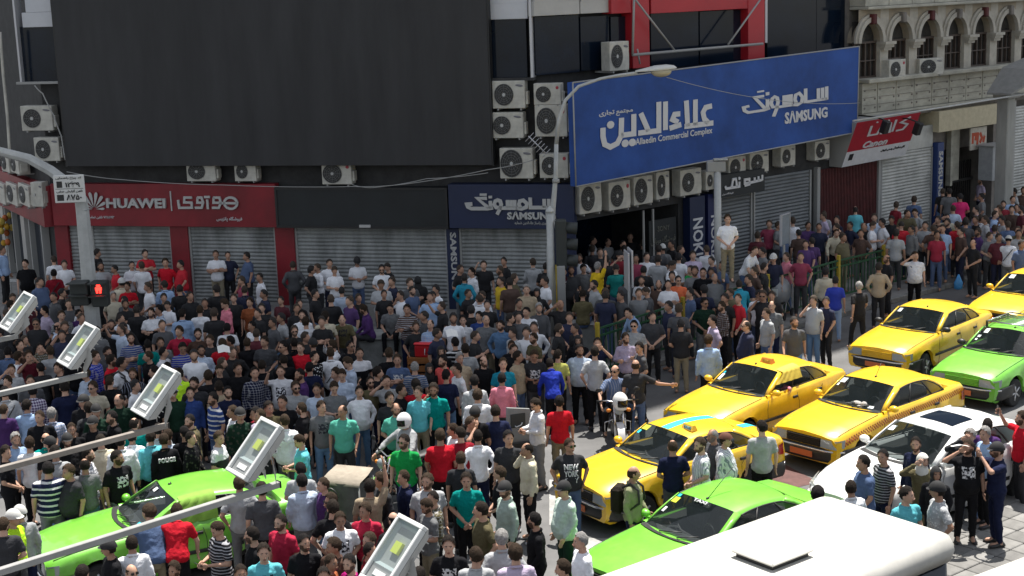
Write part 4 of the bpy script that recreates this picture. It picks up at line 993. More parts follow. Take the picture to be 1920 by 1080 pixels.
# roof rack on H
def rack(bm):
    for y in (-.52, .52): tube(bm, [(.05, y, 1.47), (-1.05, y, 1.47)], .016, 6)
    for x in (.05, -1.05): tube(bm, [(x, -.52, 1.47), (x, .52, 1.47)], .016, 6)
rk = cpart(cH, 'roof_rack', m_chrome, rack)
for i in range(7): cpart(rk, 'rack_bar', m_chrome, lambda bm: tube(bm, [(-.1 - i * .13, -.52, 1.45), (-.1 - i * .13, .52, 1.45)], .012, 5))
for x in (.0, -1.0):
    for y in (-.55, .55): cpart(rk, 'rack_foot', m_trim, lambda bm: box(bm, x - .02, x + .02, y - .02, y + .02, 1.32, 1.47))
# sunroof and dark screen band on the white car
cpart(cW, 'sunroof', m_glassd, lambda bm: loft(bm, [[(x, y, 1.415 + .045 * (1 - (y / .57) ** 2) - .057 * ((x + .5) / .69) ** 2 + .008) for y in (-.36, -.2, 0, .2, .36)] for x in (-.1, -.3, -.5, -.62)], closed=False, cap=False))
cpart(cW, 'windshield_sticker', m_stk, lambda bm: quad(bm, [(.42, -.58, 1.27), (.42, -.46, 1.28), (.30, -.45, 1.335), (.30, -.56, 1.325)]))

# ------------------------------------------------------------------ white vans whose roofs fill the lower right
m_van = mat('van_roof_paint', (.50, .49, .455), .55, nz=.22, ns=.9, bump=.12, bs=2.2, spec=.3)
m_vside = mat('van_side', (.6, .6, .58), .4, nz=.15)
def van(label, o, yaw, L_, W_, H_, hatch):
    M = Matrix.Translation(o) @ Matrix.Rotation(yaw, 4, 'Z')
    t = thing('parked_van', label, 'van', M)
    def rr(off, z, n=6, R_=.24):
        pts = []
        for cx_, cy_, a0 in ((L_ / 2 - R_, W_ / 2 - R_, 0), (-L_ / 2 + R_, W_ / 2 - R_, 90), (-L_ / 2 + R_, -W_ / 2 + R_, 180), (L_ / 2 - R_, -W_ / 2 + R_, 270)):
            for k in range(n + 1):
                a = radians(a0 + 90 * k / n); pts.append((cx_ + (R_ - off) * cos(a), cy_ + (R_ - off) * sin(a), z))
        return pts
    bm = bmesh.new(); loft(bm, [rr(.04, H_ - .32), rr(.0, H_ - .2), rr(.02, H_ - .12), rr(.06, H_ - .045), rr(.13, H_ - .008), rr(.2, H_ + .012)]); obj('roof', bm, m_van, t)
    bm = bmesh.new(); loft(bm, [rr(.02, .35), rr(.0, .9), rr(.0, 1.2)]); obj('lower_body', bm, m_vside, t)
    bm = bmesh.new(); loft(bm, [rr(.04, 1.2), rr(.09, H_ - .33)]); obj('window_band', bm, m_glassd, t)
    for x in (L_ * .33, -L_ * .33):
        for y in (W_ / 2 - .1, -W_ / 2 + .1):
            bm = bmesh.new(); tube(bm, [(x, y - .1, .34), (x, y + .1, .34)], .34, 18); obj('wheel', bm, m_tyre, t)
    bm = bmesh.new()
    for k in range(5):
        y = -W_ * .34 + k * W_ * .17; box(bm, -L_ / 2 + .5, L_ / 2 - .5, y - .012, y + .012, H_ - .02, H_ + .0135)
    tube(bm, rr(.012, H_ - .19) + rr(.012, H_ - .19)[:1], .008, 4); obj('roof_seam', bm, m_van, t, kind='stuff')
    if hatch:
        h = bmesh.new(); box(h, hatch[0] - .36, hatch[0] + .36, hatch[1] - .33, hatch[1] + .33, H_ + .07, H_ + .115, bev=.02); ho = obj('roof_hatch', h, m_van, t)
        h = bmesh.new(); box(h, hatch[0] - .31, hatch[0] + .31, hatch[1] - .28, hatch[1] + .28, H_ - .0, H_ + .069); obj('hatch_frame', h, m_blk, ho)
    return t, M
yv = radians(38)
dv = Vector((cos(yv), sin(yv), 0)); nv = Vector((sin(yv), -cos(yv), 0))
far = Vector((4.02, 18.47, 0)); Lv, Wv = 6.4, 2.14
oc = far - dv * (Lv / 2) + nv * (Wv / 2)
hp = Vector((2.93, 16.22, 0)) - oc
van('white van with a square roof hatch filling the bottom right, behind the green bonnet', oc, yv, Lv, Wv, 2.6, (hp.dot(dv), hp.dot(Vector((-sin(yv), cos(yv), 0)))))
o2 = Vector((5.7, 16.12, 0)) + nv * 1.06 - dv * 0.0
van('second white vehicle of which only a roof edge shows in the bottom right corner', o2 - dv * .4, yv + radians(-4), 5.6, 2.1, 2.6, None)
# ------------------------------------------------------------------ people
def cap(bm, a, b, ra, rb, seg=10):
    a, b = Vector(a), Vector(b); d = (b - a).normalized()
    P, Rr = [], []
    for t_ in (1.0, .8, .45): P.append(a - d * ra * t_); Rr.append(max(ra * math.sqrt(max(1 - t_ * t_, 0)), ra * .12))
    P.append(a); Rr.append(ra)
    P.append(a.lerp(b, .5)); Rr.append((ra + rb) / 2)
    P.append(b); Rr.append(rb)
    for t_ in (.45, .8, 1.0): P.append(b + d * rb * t_); Rr.append(max(rb * math.sqrt(max(1 - t_ * t_, 0)), rb * .12))
    tube(bm, P, Rr, seg)
def remesh(bm, vox, smooth=2, dec=None):
    me = bpy.data.meshes.new('t'); bmesh.ops.recalc_face_normals(bm, faces=bm.faces); bm.to_mesh(me); bm.free()
    o = bpy.data.objects.new('t', me); COL.objects.link(o)
    m = o.modifiers.new('r', 'REMESH'); m.mode = 'VOXEL'; m.voxel_size = vox; m.use_smooth_shade = True
    s = o.modifiers.new('s', 'SMOOTH'); s.iterations = smooth; s.factor = .5
    if dec: d = o.modifiers.new('d', 'DECIMATE'); d.ratio = dec
    dg = bpy.context.evaluated_depsgraph_get(); out = bpy.data.meshes.new_from_object(o.evaluated_get(dg))
    bpy.data.objects.remove(o); bpy.data.meshes.remove(me)
    return out
SH = .178
ST = dict(eR=(-.235, .03, 1.15), wR=(-.245, -.05, .90), eL=(.235, .03, 1.15), wL=(.245, -.05, .90), kR=(-.10, -.01, .49), aR=(-.115, .03, .09), kL=(.10, -.01, .49), aL=(.115, .03, .09), dz=0, lean=0, pitch=0)
def PZ(**k): d = dict(ST); d.update(k); return d
POSES = {
 's': PZ(), 'S': PZ(eL=(.25, .0, 1.16), wL=(.21, -.16, .95), kL=(.12, -.06, .49), aL=(.16, -.03, .09)),
 'c': PZ(eR=(-.255, -.03, 1.17), wR=(.08, -.20, 1.23), eL=(.255, -.03, 1.16), wL=(-.08, -.225, 1.18)),
 'd': PZ(eR=(-.255, .03, 1.16), wR=(-.05, -.19, 1.0), eL=(.255, .03, 1.16), wL=(.05, -.19, .99), pitch=4),
 'h': PZ(eR=(-.24, -.02, 1.16), wR=(-.07, -.26, 1.17), eL=(.24, -.02, 1.16), wL=(.06, -.25, 1.15), pitch=28),
 'e': PZ(eR=(-.30, -.13, 1.27), wR=(-.135, -.07, 1.50), pitch=5),
 'a': PZ(eR=(-.28, -.20, 1.36), wR=(-.10, -.29, 1.57), eL=(.28, -.20, 1.36), wL=(.10, -.29, 1.57)),
 'o': PZ(eR=(-.28, -.18, 1.46), wR=(-.20, -.31, 1.68), pitch=-6),
 'u': PZ(eR=(-.24, -.08, 1.69), wR=(-.21, -.12, 1.93), pitch=-8),
 'x': PZ(eR=(-.39, .06, 1.2), wR=(-.20, -.04, 1.04), eL=(.39, .06, 1.2), wL=(.20, -.04, 1.04)),
 'g': PZ(eR=(-.42, -.08, 1.24), wR=(-.66, -.16, 1.20)),
 'w': PZ(eR=(-.36, -.12, 1.43), wR=(-.15, -.16, 1.60)),
 'p': PZ(eR=(-.30, .08, 1.17), wR=(-.215, -.04, .98), eL=(.30, .08, 1.17), wL=(.215, -.04, .98)),
 'k': PZ(eR=(-.24, -.04, 1.15), wR=(-.25, -.24, .95), eL=(.24, .10, 1.16), wL=(.25, .08, .91), kR=(-.10, .04, .49), aR=(-.10, .32, .14), kL=(.10, -.18, .50), aL=(.10, -.24, .09)),
 'l': PZ(eR=(-.27, -.16, 1.18), wR=(-.25, -.34, 1.02), eL=(.27, -.16, 1.18), wL=(.25, -.34, 1.02), lean=24, pitch=-8),
 'n': PZ(eR=(-.25, -.06, 1.15), wR=(-.10, -.33, 1.06), eL=(.25, -.06, 1.15), wL=(.10, -.33, 1.04), kR=(-.15, -.44, .98), aR=(-.15, -.42, .55), kL=(.15, -.44, .98), aL=(.14, -.36, .55), dz=-.44, lean=10, pitch=16),
 'q': PZ(eR=(-.255, -.03, 1.17), wR=(.08, -.20, 1.23), eL=(.255, -.03, 1.16), wL=(-.08, -.225, 1.18), kR=(-.17, -.44, .98), aR=(-.19, -.48, .55), kL=(.17, -.44, .98), aL=(.19, -.48, .55), dz=-.44),
 'r': PZ(eR=(-.33, -.20, 1.22), wR=(-.33, -.44, 1.10), eL=(.33, -.20, 1.22), wL=(.33, -.44, 1.10), kR=(-.24, -.36, .86), aR=(-.24, -.20, .43), kL=(.24, -.36, .86), aL=(.24, -.20, .43), dz=-.14, lean=6),
 'v': PZ(eL=(.40, -.10, 1.41), wL=(.58, -.26, 1.45), kR=(-.15, -.44, .98), aR=(-.15, -.6, .62), kL=(.15, -.44, .98), aL=(.14, -.6, .62), dz=-.44),
}
m_skin = mat('skin', (.42, .22, .14), .55, objcol=True, nz=.12, ns=18, spec=.35)
m_hairb = mat('brow_hair', (.012, .009, .007), .7); m_lip = mat('lips', (.24, .08, .065), .6); m_eye = mat('eye', (.02, .015, .012), .3); m_eyew = mat('eye_white', (.5, .47, .44), .4)
def upper_matrix(p):
    L_ = radians(p['lean']); H = Vector((0, 0, .95))
    return Matrix.Translation((0, 0, p['dz'])) @ Matrix.Translation(H) @ Matrix.Rotation(L_, 4, 'X') @ Matrix.Translation(-H)
def joints(p):
    U = upper_matrix(p); J = {}
    for k in ('eR', 'wR', 'eL', 'wL'): J[k] = U @ Vector(p[k])
    J['sR'] = U @ Vector((-SH, .0, 1.392)); J['sL'] = U @ Vector((SH, .0, 1.392))
    for k in ('kR', 'aR', 'kL', 'aL'): J[k] = Vector(p[k]) + Vector((0, 0, p['dz'] if p['dz'] < -.01 else 0))
    J['hR'] = Vector((-.092, 0, .92 + p['dz'])); J['hL'] = Vector((.092, 0, .92 + p['dz']))
    return U, J
TOR = [(.86, .135, .108, .0), (.93, .165, .128, .0), (1.0, .158, .124, -.005), (1.1, .146, .116, -.010), (1.22, .158, .124, -.010), (1.31, .168, .127, 0), (1.37, .166, .108, .004), (1.415, .142, .092, .010), (1.445, .100, .075, .013), (1.475, .068, .062, .015)]
def torso(bm, U, inf=0, z0=None, belly=0, hem=0):
    rings = []
    for z, rx, ry, cy in TOR:
        if z0 and z < z0 - .02: continue
        e = inf * (1 if z < 1.44 else .6); bl_ = belly * math.exp(-((z - 1.08) / .13) ** 2)
        if hem and z < 1.02: e += hem
        rings.append([U @ Vector(((rx + e) * cos(2 * pi * k / 16) * (1 - .06 * abs(sin(2 * pi * k / 16))), cy - bl_ * .5 + (ry + e + bl_ * .6) * sin(2 * pi * k / 16), z)) for k in range(16)])
    loft(bm, rings)
def headgrid(f=None, off=0, nlon=20, nlat=15):
    V = []
    for i in range(1, nlat):
        a = pi * i / nlat; row = []
        for k in range(nlon):
            l = 2 * pi * k / nlon                       # 0 = face forward (-y)
            sx, sy, sz = sin(a) * sin(l), -sin(a) * cos(l), -cos(a)
            fr = max(0, -sy); z = sz
            x = sx * .077; y = sy * .098; zz = z * .122
            if z < -.2: t_ = (-z - .2) / .8; x *= 1 - .34 * t_; y *= 1 - .12 * t_; y -= .020 * t_ * fr
            if z < -.35 and sy > .1: y *= .72; 
            d = Vector((x, y, zz))
            la = l if l < pi else l - 2 * pi
            nose = math.exp(-(la / .2) ** 2) * math.exp(-((z + .16) / .2) ** 2) * .024 * (fr > .3)
            soc = math.exp(-((abs(la) - .42) / .2) ** 2) * math.exp(-((z - .06) / .12) ** 2) * .009
            brow = math.exp(-(la / .6) ** 2) * math.exp(-((z - .22) / .09) ** 2) * .005
            chin = math.exp(-(la / .35) ** 2) * math.exp(-((z + .82) / .15) ** 2) * .008
            d.y -= nose + brow + chin - soc
            n = Vector((sx, sy, sz)); d += n * (off if not callable(off) else off(sx, sy, sz, n)); row.append(d)
        V.append(row)
    return V
def head_bm(bm):
    V = headgrid(); R = [[bm.verts.new(p) for p in r] for r in V]; n = len(R[0])
    b0 = bm.verts.new((0, -.01, -.118)); t0 = bm.verts.new((0, 0, .122))
    for i in range(len(R) - 1):
        for k in range(n): f = bm.faces.new([R[i][k], R[i][(k + 1) % n], R[i + 1][(k + 1) % n], R[i + 1][k]]); f.smooth = True
    for k in range(n):
        f = bm.faces.new([b0, R[0][(k + 1) % n], R[0][k]]); f.smooth = True; f = bm.faces.new([t0, R[-1][k], R[-1][(k + 1) % n]]); f.smooth = True
    for s in (1, -1):
        ell(bm, (s * .078, .012, -.005), (.010, .02, .032), Matrix.Rotation(s * .3, 3, 'Z'), 8, 6)
        ell(bm, (s * .033, -.079, .012), (.014, .006, .0065), seg=8, rng=4, mi=2); ell(bm, (s * .033, -.0835, .012), (.006, .004, .006), seg=6, rng=4, mi=1)
        ell(bm, (s * .033, -.093, .032), (.021, .005, .0055), Matrix.Rotation(s * .12, 3, 'Y'), seg=8, rng=4, mi=1)
        ell(bm, (s * .012, -.112, -.033), (.009, .009, .007), seg=6, rng=4)
    ell(bm, (0, -.1, -.062), (.024, .007, .008), seg=8, rng=4, mi=3)
def fingers(bm, w, e, side):
    d = (w - e).normalized(); n = Vector((0, 0, 1)).cross(d)
    n = n.normalized() if n.length > .2 else Vector((1, 0, 0)); u = d.cross(n).normalized()
    # palm
    wid = u if abs(d.z) < .75 else Vector((0, 1, 0)); wid = (wid - d * wid.dot(d)).normalized(); nm = d.cross(wid).normalized()
    if side < 0: nm = -nm
    Mx = Matrix((wid, d, nm)).transposed()
    ell(bm, w + d * .05, (.042, .052, .017), Mx, 10, 6)
    for i, L_ in enumerate((.066, .078, .073, .056)):
        o = w + d * .088 + wid * ((i - 1.5) * .0205)
        c1 = o + d * L_ * .5 + nm * .008; c2 = c1 + (d * .75 + nm * .55).normalized() * L_ * .48
        tube(bm, [o - d * .02, c1, c2], [.0105, .0098, .0075], 6)
    o = w + d * .03 - wid * .034; c1 = o + (d * .6 - wid * .7 + nm * .3).normalized() * .035; tube(bm, [o, c1, c1 + (d + nm * .3).normalized() * .028], [.0125, .011, .0085], 6)
BODY = {}
HC = Vector((0, -.018, 1.625))
def head_matrix(pose, yaw, pitch):
    p = POSES[pose]; U = upper_matrix(p)
    return U @ Matrix.Translation(HC) @ Matrix.Rotation(radians(yaw), 4, 'Z') @ Matrix.Rotation(radians(p['pitch'] + pitch - p['lean'] * .5), 4, 'X') @ Matrix.Translation((0, 0, 0))
def body_core(pose):
    if pose in BODY: return BODY[pose]
    p = POSES[pose]; U, J = joints(p); bm = bmesh.new()
    torso(bm, U, -.004)
    cap(bm, U @ Vector((0, .015, 1.44)), U @ Vector((0, -.005, 1.56)), .062, .056)
    for s in 'RL':
        cap(bm, J['s' + s], J['e' + s], .050, .040); cap(bm, J['e' + s], J['w' + s], .041, .026)
        cap(bm, J['h' + s], J['k' + s], .085, .055); cap(bm, J['k' + s], J['a' + s], .055, .038)
        a = J['a' + s]; cap(bm, a + Vector((0, .03, -.03)), a + Vector((0, -.12, -.04)), .04, .035)
    m1 = remesh(bm, .019, 1, .42); BODY[pose] = m1; return m1
BODYH = {}
def body_mesh(pose, yaw, pitch):
    k = (pose, yaw, pitch)
    if k in BODYH: return BODYH[k]
    p = POSES[pose]; U, J = joints(p); bm = bmesh.new(); bm.from_mesh(body_core(pose))
    for f in bm.faces: f.material_index = 0; f.smooth = True
    hb = bmesh.new(); head_bm(hb); hb.transform(head_matrix(pose, yaw, pitch)); t_ = bpy.data.meshes.new('h'); bmesh.ops.recalc_face_normals(hb, faces=hb.faces); hb.to_mesh(t_); hb.free(); bm.from_mesh(t_)
    for s, sg in (('R', -1), ('L', 1)): fingers(bm, J['w' + s], J['e' + s], sg)
    me = bpy.data.meshes.new('body'); bm.to_mesh(me); bm.free()
    for m in (m_skin, m_hairb, m_eyew, m_lip): me.materials.append(m)
    BODYH[k] = me; return me
def folds(me, amp, zc=1.1):
    import numpy as np
    n = len(me.vertices); co = np.empty(n * 3); me.vertices.foreach_get('co', co); no = np.empty(n * 3); me.vertex_normals.foreach_get('vector', no)
    co = co.reshape(-1, 3); no = no.reshape(-1, 3); N_ = noise.noise
    f = np.array([N_((x * 7 + z * 3, y * 7, z * 7)) * .7 + (abs(N_((x * 13 + z * 6, y * 13, z * 15 - abs(x) * 12))) - .25) * 1.3 for x, y, z in co.tolist()])
    me.vertices.foreach_set('co', (co + no * (f * amp)[:, None]).ravel()); me.update()
GAR = {}
def garment(kind, pose, fat):
    k = (kind, pose, fat)
    if k in GAR: return GAR[k]
    p = POSES[pose]; U, J = joints(p); bm = bmesh.new(); b = .075 if fat else 0
    if kind in ('tee', 'shirt', 'coat'):
        z0 = .86
        torso(bm, U, .017 + (.022 if fat else 0), z0, b, .010)
        for s in 'RL':
            sh, el, wr = J['s' + s], J['e' + s], J['w' + s]
            if kind == 'tee': q = sh.lerp(el, .62); cap(bm, sh, q, .064, .062, 12)
            else: cap(bm, sh, el, .064, .054, 12); cap(bm, el, el.lerp(wr, .93), .054, .038, 12)
            cap(bm, sh, U @ Vector((0, .01, 1.425)), .060, .062, 12)
        if kind == 'coat': cap(bm, Vector((0, 0, .95)), Vector((0, 0, .55)), .17, .19, 16)
        me = remesh(bm, .022, 1); folds(me, .013)
        # collar
        bm = bmesh.new(); bm.from_mesh(me)
        if kind != 'tee' or True:
            r0 = .070; pts = [U @ Vector((r0 * 1.04 * sin(2 * pi * i / 16), .012 - r0 * cos(2 * pi * i / 16), (1.462 if kind == 'tee' else 1.474) + (.012 if kind == 'tee' else .02) * -cos(2 * pi * i / 16) )) for i in range(17)]
            tube(bm, pts, .015 if kind == 'tee' else .019, 6, cap=False)
            if kind == 'shirt' or kind == 'coat':
                tube(bm, [U @ Vector((.012, -.12 - z * 0, zz)) for zz, z in ((1.40, 0), (1.25, 0), (1.08, 0), (.92, 0))], [.004] * 4, 5)
        me2 = bpy.data.meshes.new(kind); bm.to_mesh(me2); bm.free(); bpy.data.meshes.remove(me)
    elif kind == 'vest':
        torso(bm, U, .028, 1.0, b); me2 = remesh(bm, .024, 1)
    else:
        Hm = Matrix.Translation((0, 0, p['dz'])); rings = []
        for z, rx, ry in ((.80, .13, .10), (.88, .165, .122), (.96, .167, .12), (1.03, .150 + b * .3, .11 + b * .4)):
            rings.append([Hm @ Vector((rx * cos(2 * pi * i / 16), ry * sin(2 * pi * i / 16), z)) for i in range(16)])
        loft(bm, rings)
        for s in 'RL':
            cap(bm, J['h' + s], J['k' + s], .096, .070, 12); cap(bm, J['k' + s], J['a' + s] + Vector((0, 0, .01)), .070, .056, 12)
        me2 = remesh(bm, .026, 1); folds(me2, .014)
    me2.name = kind
    for f in me2.polygons: f.use_smooth = True
    GAR[k] = me2; return me2
def shoe_mesh():
    bm = bmesh.new(); rr = []
    for y, w_, h in ((.10, .030, .06), (.07, .042, .10), (0, .042, .095), (-.07, .048, .065), (-.13, .044, .05), (-.165, .022, .035)):
        rr.append([(w_ * cos(2 * pi * i / 10), y, max(.0, h / 2 + h / 2 * sin(2 * pi * i / 10))) for i in range(10)])
    loft(bm, rr); return to_mesh(bm, 'shoe', [mat('shoe_leather', (.03, .03, .03), .5, objcol=True)])
SHOE = shoe_mesh()
m_hair = mat('hair', (.012, .01, .008), .8, objcol=True, nz=.45, ns=30, bump=.7, bs=90, spec=.15)
def shell(name, cond, off, thick=.0):
    V = headgrid(off=off, nlon=24, nlat=18); bm = bmesh.new(); vm = {}
    def vert(i, k):
        k %= 24
        if (i, k) not in vm: vm[(i, k)] = bm.verts.new(V[i][k])
        return vm[(i, k)]
    for i in range(len(V) - 1):
        for k in range(24):
            a = pi * (i + 1.5) / 18; l = 2 * pi * (k + .5) / 24; x, y, z = sin(a) * sin(l), -sin(a) * cos(l), -cos(a)
            if cond(x, y, z): f = bm.faces.new([vert(i, k), vert(i, k + 1), vert(i + 1, k + 1), vert(i + 1, k)]); f.smooth = True
    if cond(0, 0, 1):
        t0 = bm.verts.new((0, 0, .122 + (off(0, 0, 1, Vector((0, 0, 1))) if callable(off) else off)))
        for k in range(24): f = bm.faces.new([t0, vert(len(V) - 1, k), vert(len(V) - 1, k + 1)]); f.smooth = True
    return bm
def hair_line(x, y, z): return z > .42 + .5 * max(0, -y) - .62 * max(0, y) * 1.1 - .25 * (abs(x) > .75) and not (abs(x) > .85 and z < .05) or (y > .15 and z > -.42)
def hn(k, a): 
    def f(x, y, z, n): return .013 + a * max(0, z) + .010 * noise.noise(Vector((x * 5 + k * 9, y * 5, z * 5))) + .008 * noise.noise(Vector((x * 14, y * 14 + k, z * 14))) - (.006 if z < .1 else 0)
    return f
m_cloth_cap = mat('cap_cloth', (.02, .02, .02), .85, objcol=True)
m_sung = mat('sunglass', (.008, .008, .008), .1)
HEADS = {}
def head_item(kind):
    if kind in HEADS: return HEADS[kind]
    if kind[:4] == 'hair': k = int(kind[4:]); me = to_mesh(shell('hair', hair_line, hn(k, (.004, .010, .018, .024)[k])), 'hair', [m_hair])
    elif kind == 'bald': me = to_mesh(shell('hair', lambda x, y, z: (abs(x) > .55 or y > .35) and -.4 < z < .45 and y > -.35 and not (abs(x) > .85 and z < 0 and y < 0), .006), 'hair', [m_hair])
    elif kind == 'thin': me = to_mesh(shell('hair', lambda x, y, z: hair_line(x, y, z) and not (z > .62 and y < .45 and abs(x) < .5), .009), 'hair', [m_hair])
    elif kind == 'beard': me = to_mesh(shell('beard', lambda x, y, z: y < -.05 and z < -.32 - .1 * (abs(x) < .35 and z > -.6) or (y < -.0 and abs(x) > .68 and -.5 < z < .05), .0075), 'beard', [m_hair])
    elif kind == 'cap':
        bm = shell('cap', lambda x, y, z: z > .22, lambda x, y, z, n: .028 + .012 * z)
        rr = [[(r_ * sin(a) * .085 * 1.0, -.085 - .0 - r2 * cos(a), .052 - r2 * .25) for a in [radians(t_) for t_ in range(-80, 81, 20)]] for r_, r2 in ((1.05, .0), (.95, .075))]
        loft(bm, rr, closed=False, cap=False); me = to_mesh(bm, 'cap', [m_cloth_cap])
    elif kind == 'flatcap':
        bm = shell('cap', lambda x, y, z: z > .26, lambda x, y, z, n: .032 + .012 * abs(y)); me = to_mesh(bm, 'flat_cap', [m_cloth_cap])
    elif kind == 'helmet':
        bm = shell('helmet', lambda x, y, z: z > -.62 and not (y < -.45 and -.32 < z < .28), .045); me = to_mesh(bm, 'helmet', [mat('helmet_shell', (.7, .7, .7), .25, objcol=True, coat=.5)])
    elif kind == 'visor': me = to_mesh(shell('visor', lambda x, y, z: y < -.42 and -.36 < z < .32, .036), 'visor', [m_sung])
    elif kind == 'scarf':
        bm = shell('scarf', lambda x, y, z: not (y < -.50 and -.62 < z < .50 and abs(x) < .62), .022)
        cap(bm, (0, .01, -.08), (0, .02, -.20), .085, .125, 14); me = to_mesh(bm, 'headscarf', [mat('scarf_cloth', (.02, .02, .02), .9, objcol=True, bump=.3, bs=20)])
    elif kind == 'long': me = to_mesh(shell('hair', lambda x, y, z: (hair_line(x, y, z) or (y > -.1 and z > -.9)), lambda x, y, z, n: .02 + .02 * max(0, -z)), 'hair', [m_hair])
    elif kind == 'glasses':
        bm = bmesh.new()
        for s in (1, -1):
            box(bm, s * .034 - .024, s * .034 + .024, -.103, -.097, -.004, .03, bev=.004); tube(bm, [(s * .058, -.095, .02), (s * .08, .0, .015)], .003, 4)
        me = to_mesh(bm, 'glasses', [m_sung])
    elif kind == 'phone': bm = bmesh.new(); box(bm, -.036, .036, -.005, .005, -.072, .072, bev=.004); me = to_mesh(bm, 'phone', [m_blk])
    HEADS[kind] = me; return me
# fabrics
def cloth_mat(name, pat=None, c2=(.75, .75, .75)):
    if name in MATS: return MATS[name]
    m = mat(name, (.5, .5, .5), .88, objcol=True, nz=.16, ns=7, bump=1.0, bs=14, spec=.12)
    if pat:
        T = m.node_tree; N = T.nodes; L = T.links; b = N['Principled BSDF']; src = b.inputs['Base Color'].links[0].from_socket
        tc = N.new('ShaderNodeTexCoord'); sp = N.new('ShaderNodeSeparateXYZ'); L.new(tc.outputs['Object'], sp.inputs[0])
        def mth(op, a, b_=None, c_=None):
            n = N.new('ShaderNodeMath'); n.operation = op
            for i, v in enumerate((a, b_, c_)):
                if v is None: continue
                if isinstance(v, (int, float)): n.inputs[i].default_value = v
                else: L.new(v, n.inputs[i])
            return n.outputs[0]
        X, Y, Z = sp.outputs
        def stripe(s, per, duty): return mth('LESS_THAN', mth('FRACT', mth('MULTIPLY', s, 1 / per)), duty)
        ang = mth('ADD', X, mth('MULTIPLY', Y, .6))
        if pat == 'H': f = stripe(Z, .095, .33)
        if pat == 'h': f = stripe(Z, .045, .4)
        if pat == 'V': f = stripe(ang, .045, .3)
        if pat == 'C': f = mth('MULTIPLY', mth('ADD', stripe(Z, .055, .45), stripe(ang, .055, .45)), .5)
        if pat == 'K': f = mth('MULTIPLY', mth('ADD', stripe(Z, .05, .2), stripe(ang, .05, .2)), .4)
        if pat == 'B': f = mth('LESS_THAN', Z, 1.22)
        if pat == 'T': f = mth('GREATER_THAN', Z, 1.27)
        if pat == 'S': f = mth('MULTIPLY', mth('GREATER_THAN', Z, 1.16), mth('LESS_THAN', Z, 1.23))
        if pat in 'PFU':
            n = N.new('ShaderNodeTexNoise' if pat == 'P' else 'ShaderNodeTexVoronoi'); n.inputs['Scale'].default_value = 32 if pat == 'P' else (22 if pat == 'F' else 14)
            L.new(tc.outputs['Object'], n.inputs['Vector'])
            if pat == 'P':
                f = mth('GREATER_THAN', n.outputs[0], .49)
                for s, lo, hi in ((X, -.10, .10), (Z, 1.16, 1.34)): f = mth('MULTIPLY', f, mth('MULTIPLY', mth('GREATER_THAN', s, lo), mth('LESS_THAN', s, hi)))
                f = mth('MULTIPLY', f, mth('LESS_THAN', Y, -.04))
            else: f = mth('LESS_THAN', n.outputs['Distance'], .33)
        mx = N.new('ShaderNodeMix'); mx.data_type = 'RGBA'; L.new(f, mx.inputs[0]); L.new(src, mx.inputs[6]); mx.inputs[7].default_value = (*c2, 1); L.new(mx.outputs[2], b.inputs['Base Color'])
    return m
FAB = {'': cloth_mat('cloth'), 'H': cloth_mat('cloth_wide_stripes', 'H', (.55, .55, .55)), 'h': cloth_mat('cloth_fine_stripes', 'h', (.3, .3, .32)), 'V': cloth_mat('cloth_vertical_stripes', 'V', (.22, .24, .3)),
       'C': cloth_mat('cloth_gingham', 'C', (.6, .58, .66)), 'K': cloth_mat('cloth_plaid', 'K', (.5, .5, .52)), 'B': cloth_mat('cloth_block', 'B', (.012, .012, .014)), 'T': cloth_mat('cloth_yoke', 'T', (.6, .6, .62)),
       'S': cloth_mat('cloth_band', 'S', (.6, .6, .6)), 'P': cloth_mat('cloth_print', 'P', (.6, .6, .6)), 'D': cloth_mat('cloth_dark_print', 'P', (.03, .03, .04)), 'F': cloth_mat('cloth_spots', 'F', (.6, .6, .6)), 'U': cloth_mat('cloth_camouflage', 'U', (.06, .062, .05))}
PATN = {'': '', 'H': 'striped ', 'h': 'finely striped ', 'V': 'pinstriped ', 'C': 'checked ', 'K': 'plaid ', 'B': 'two-tone ', 'T': 'white-shouldered ', 'S': 'chest-banded ', 'P': 'printed ', 'D': 'printed ', 'F': 'patterned ', 'U': 'camouflage '}
CLR = {'black': (.010, .010, .012), 'char': (.035, .036, .04), 'dgrey': (.07, .072, .078), 'grey': (.16, .165, .17), 'lgrey': (.36, .37, .38), 'white': (.74, .75, .78), 'cream': (.55, .50, .38), 'navy': (.012, .016, .045), 'blue': (.035, .07, .24),
       'royal': (.02, .04, .34), 'sky': (.30, .42, .62), 'pale': (.45, .53, .65), 'slate': (.08, .12, .22), 'denim': (.11, .20, .34), 'teal': (.0, .20, .18), 'mint': (.10, .42, .32), 'aqua': (.12, .48, .55), 'turq': (.01, .22, .32), 'green': (.01, .27, .06), 'dgreen': (.012, .035, .022),
       'lime': (.45, .75, .03), 'yellow': (.62, .42, .02), 'lemon': (.55, .55, .14), 'olive': (.11, .095, .05), 'brown': (.07, .04, .03), 'beige': (.36, .29, .20), 'rust': (.32, .10, .04), 'orange': (.75, .16, .06), 'coral': (.70, .10, .09), 'red': (.50, .012, .025), 'dred': (.20, .010, .02),
       'maroon': (.085, .01, .018), 'crim': (.38, .02, .05), 'pink': (.68, .22, .28), 'hot': (.62, .02, .14), 'rasp': (.28, .04, .08), 'lilac': (.45, .38, .50), 'purple': (.07, .03, .12), 'mag': (.38, .01, .16), 'officer': (.42, .52, .46), 'khaki': (.22, .19, .13), 'ygreen': (.28, .29, .17)}
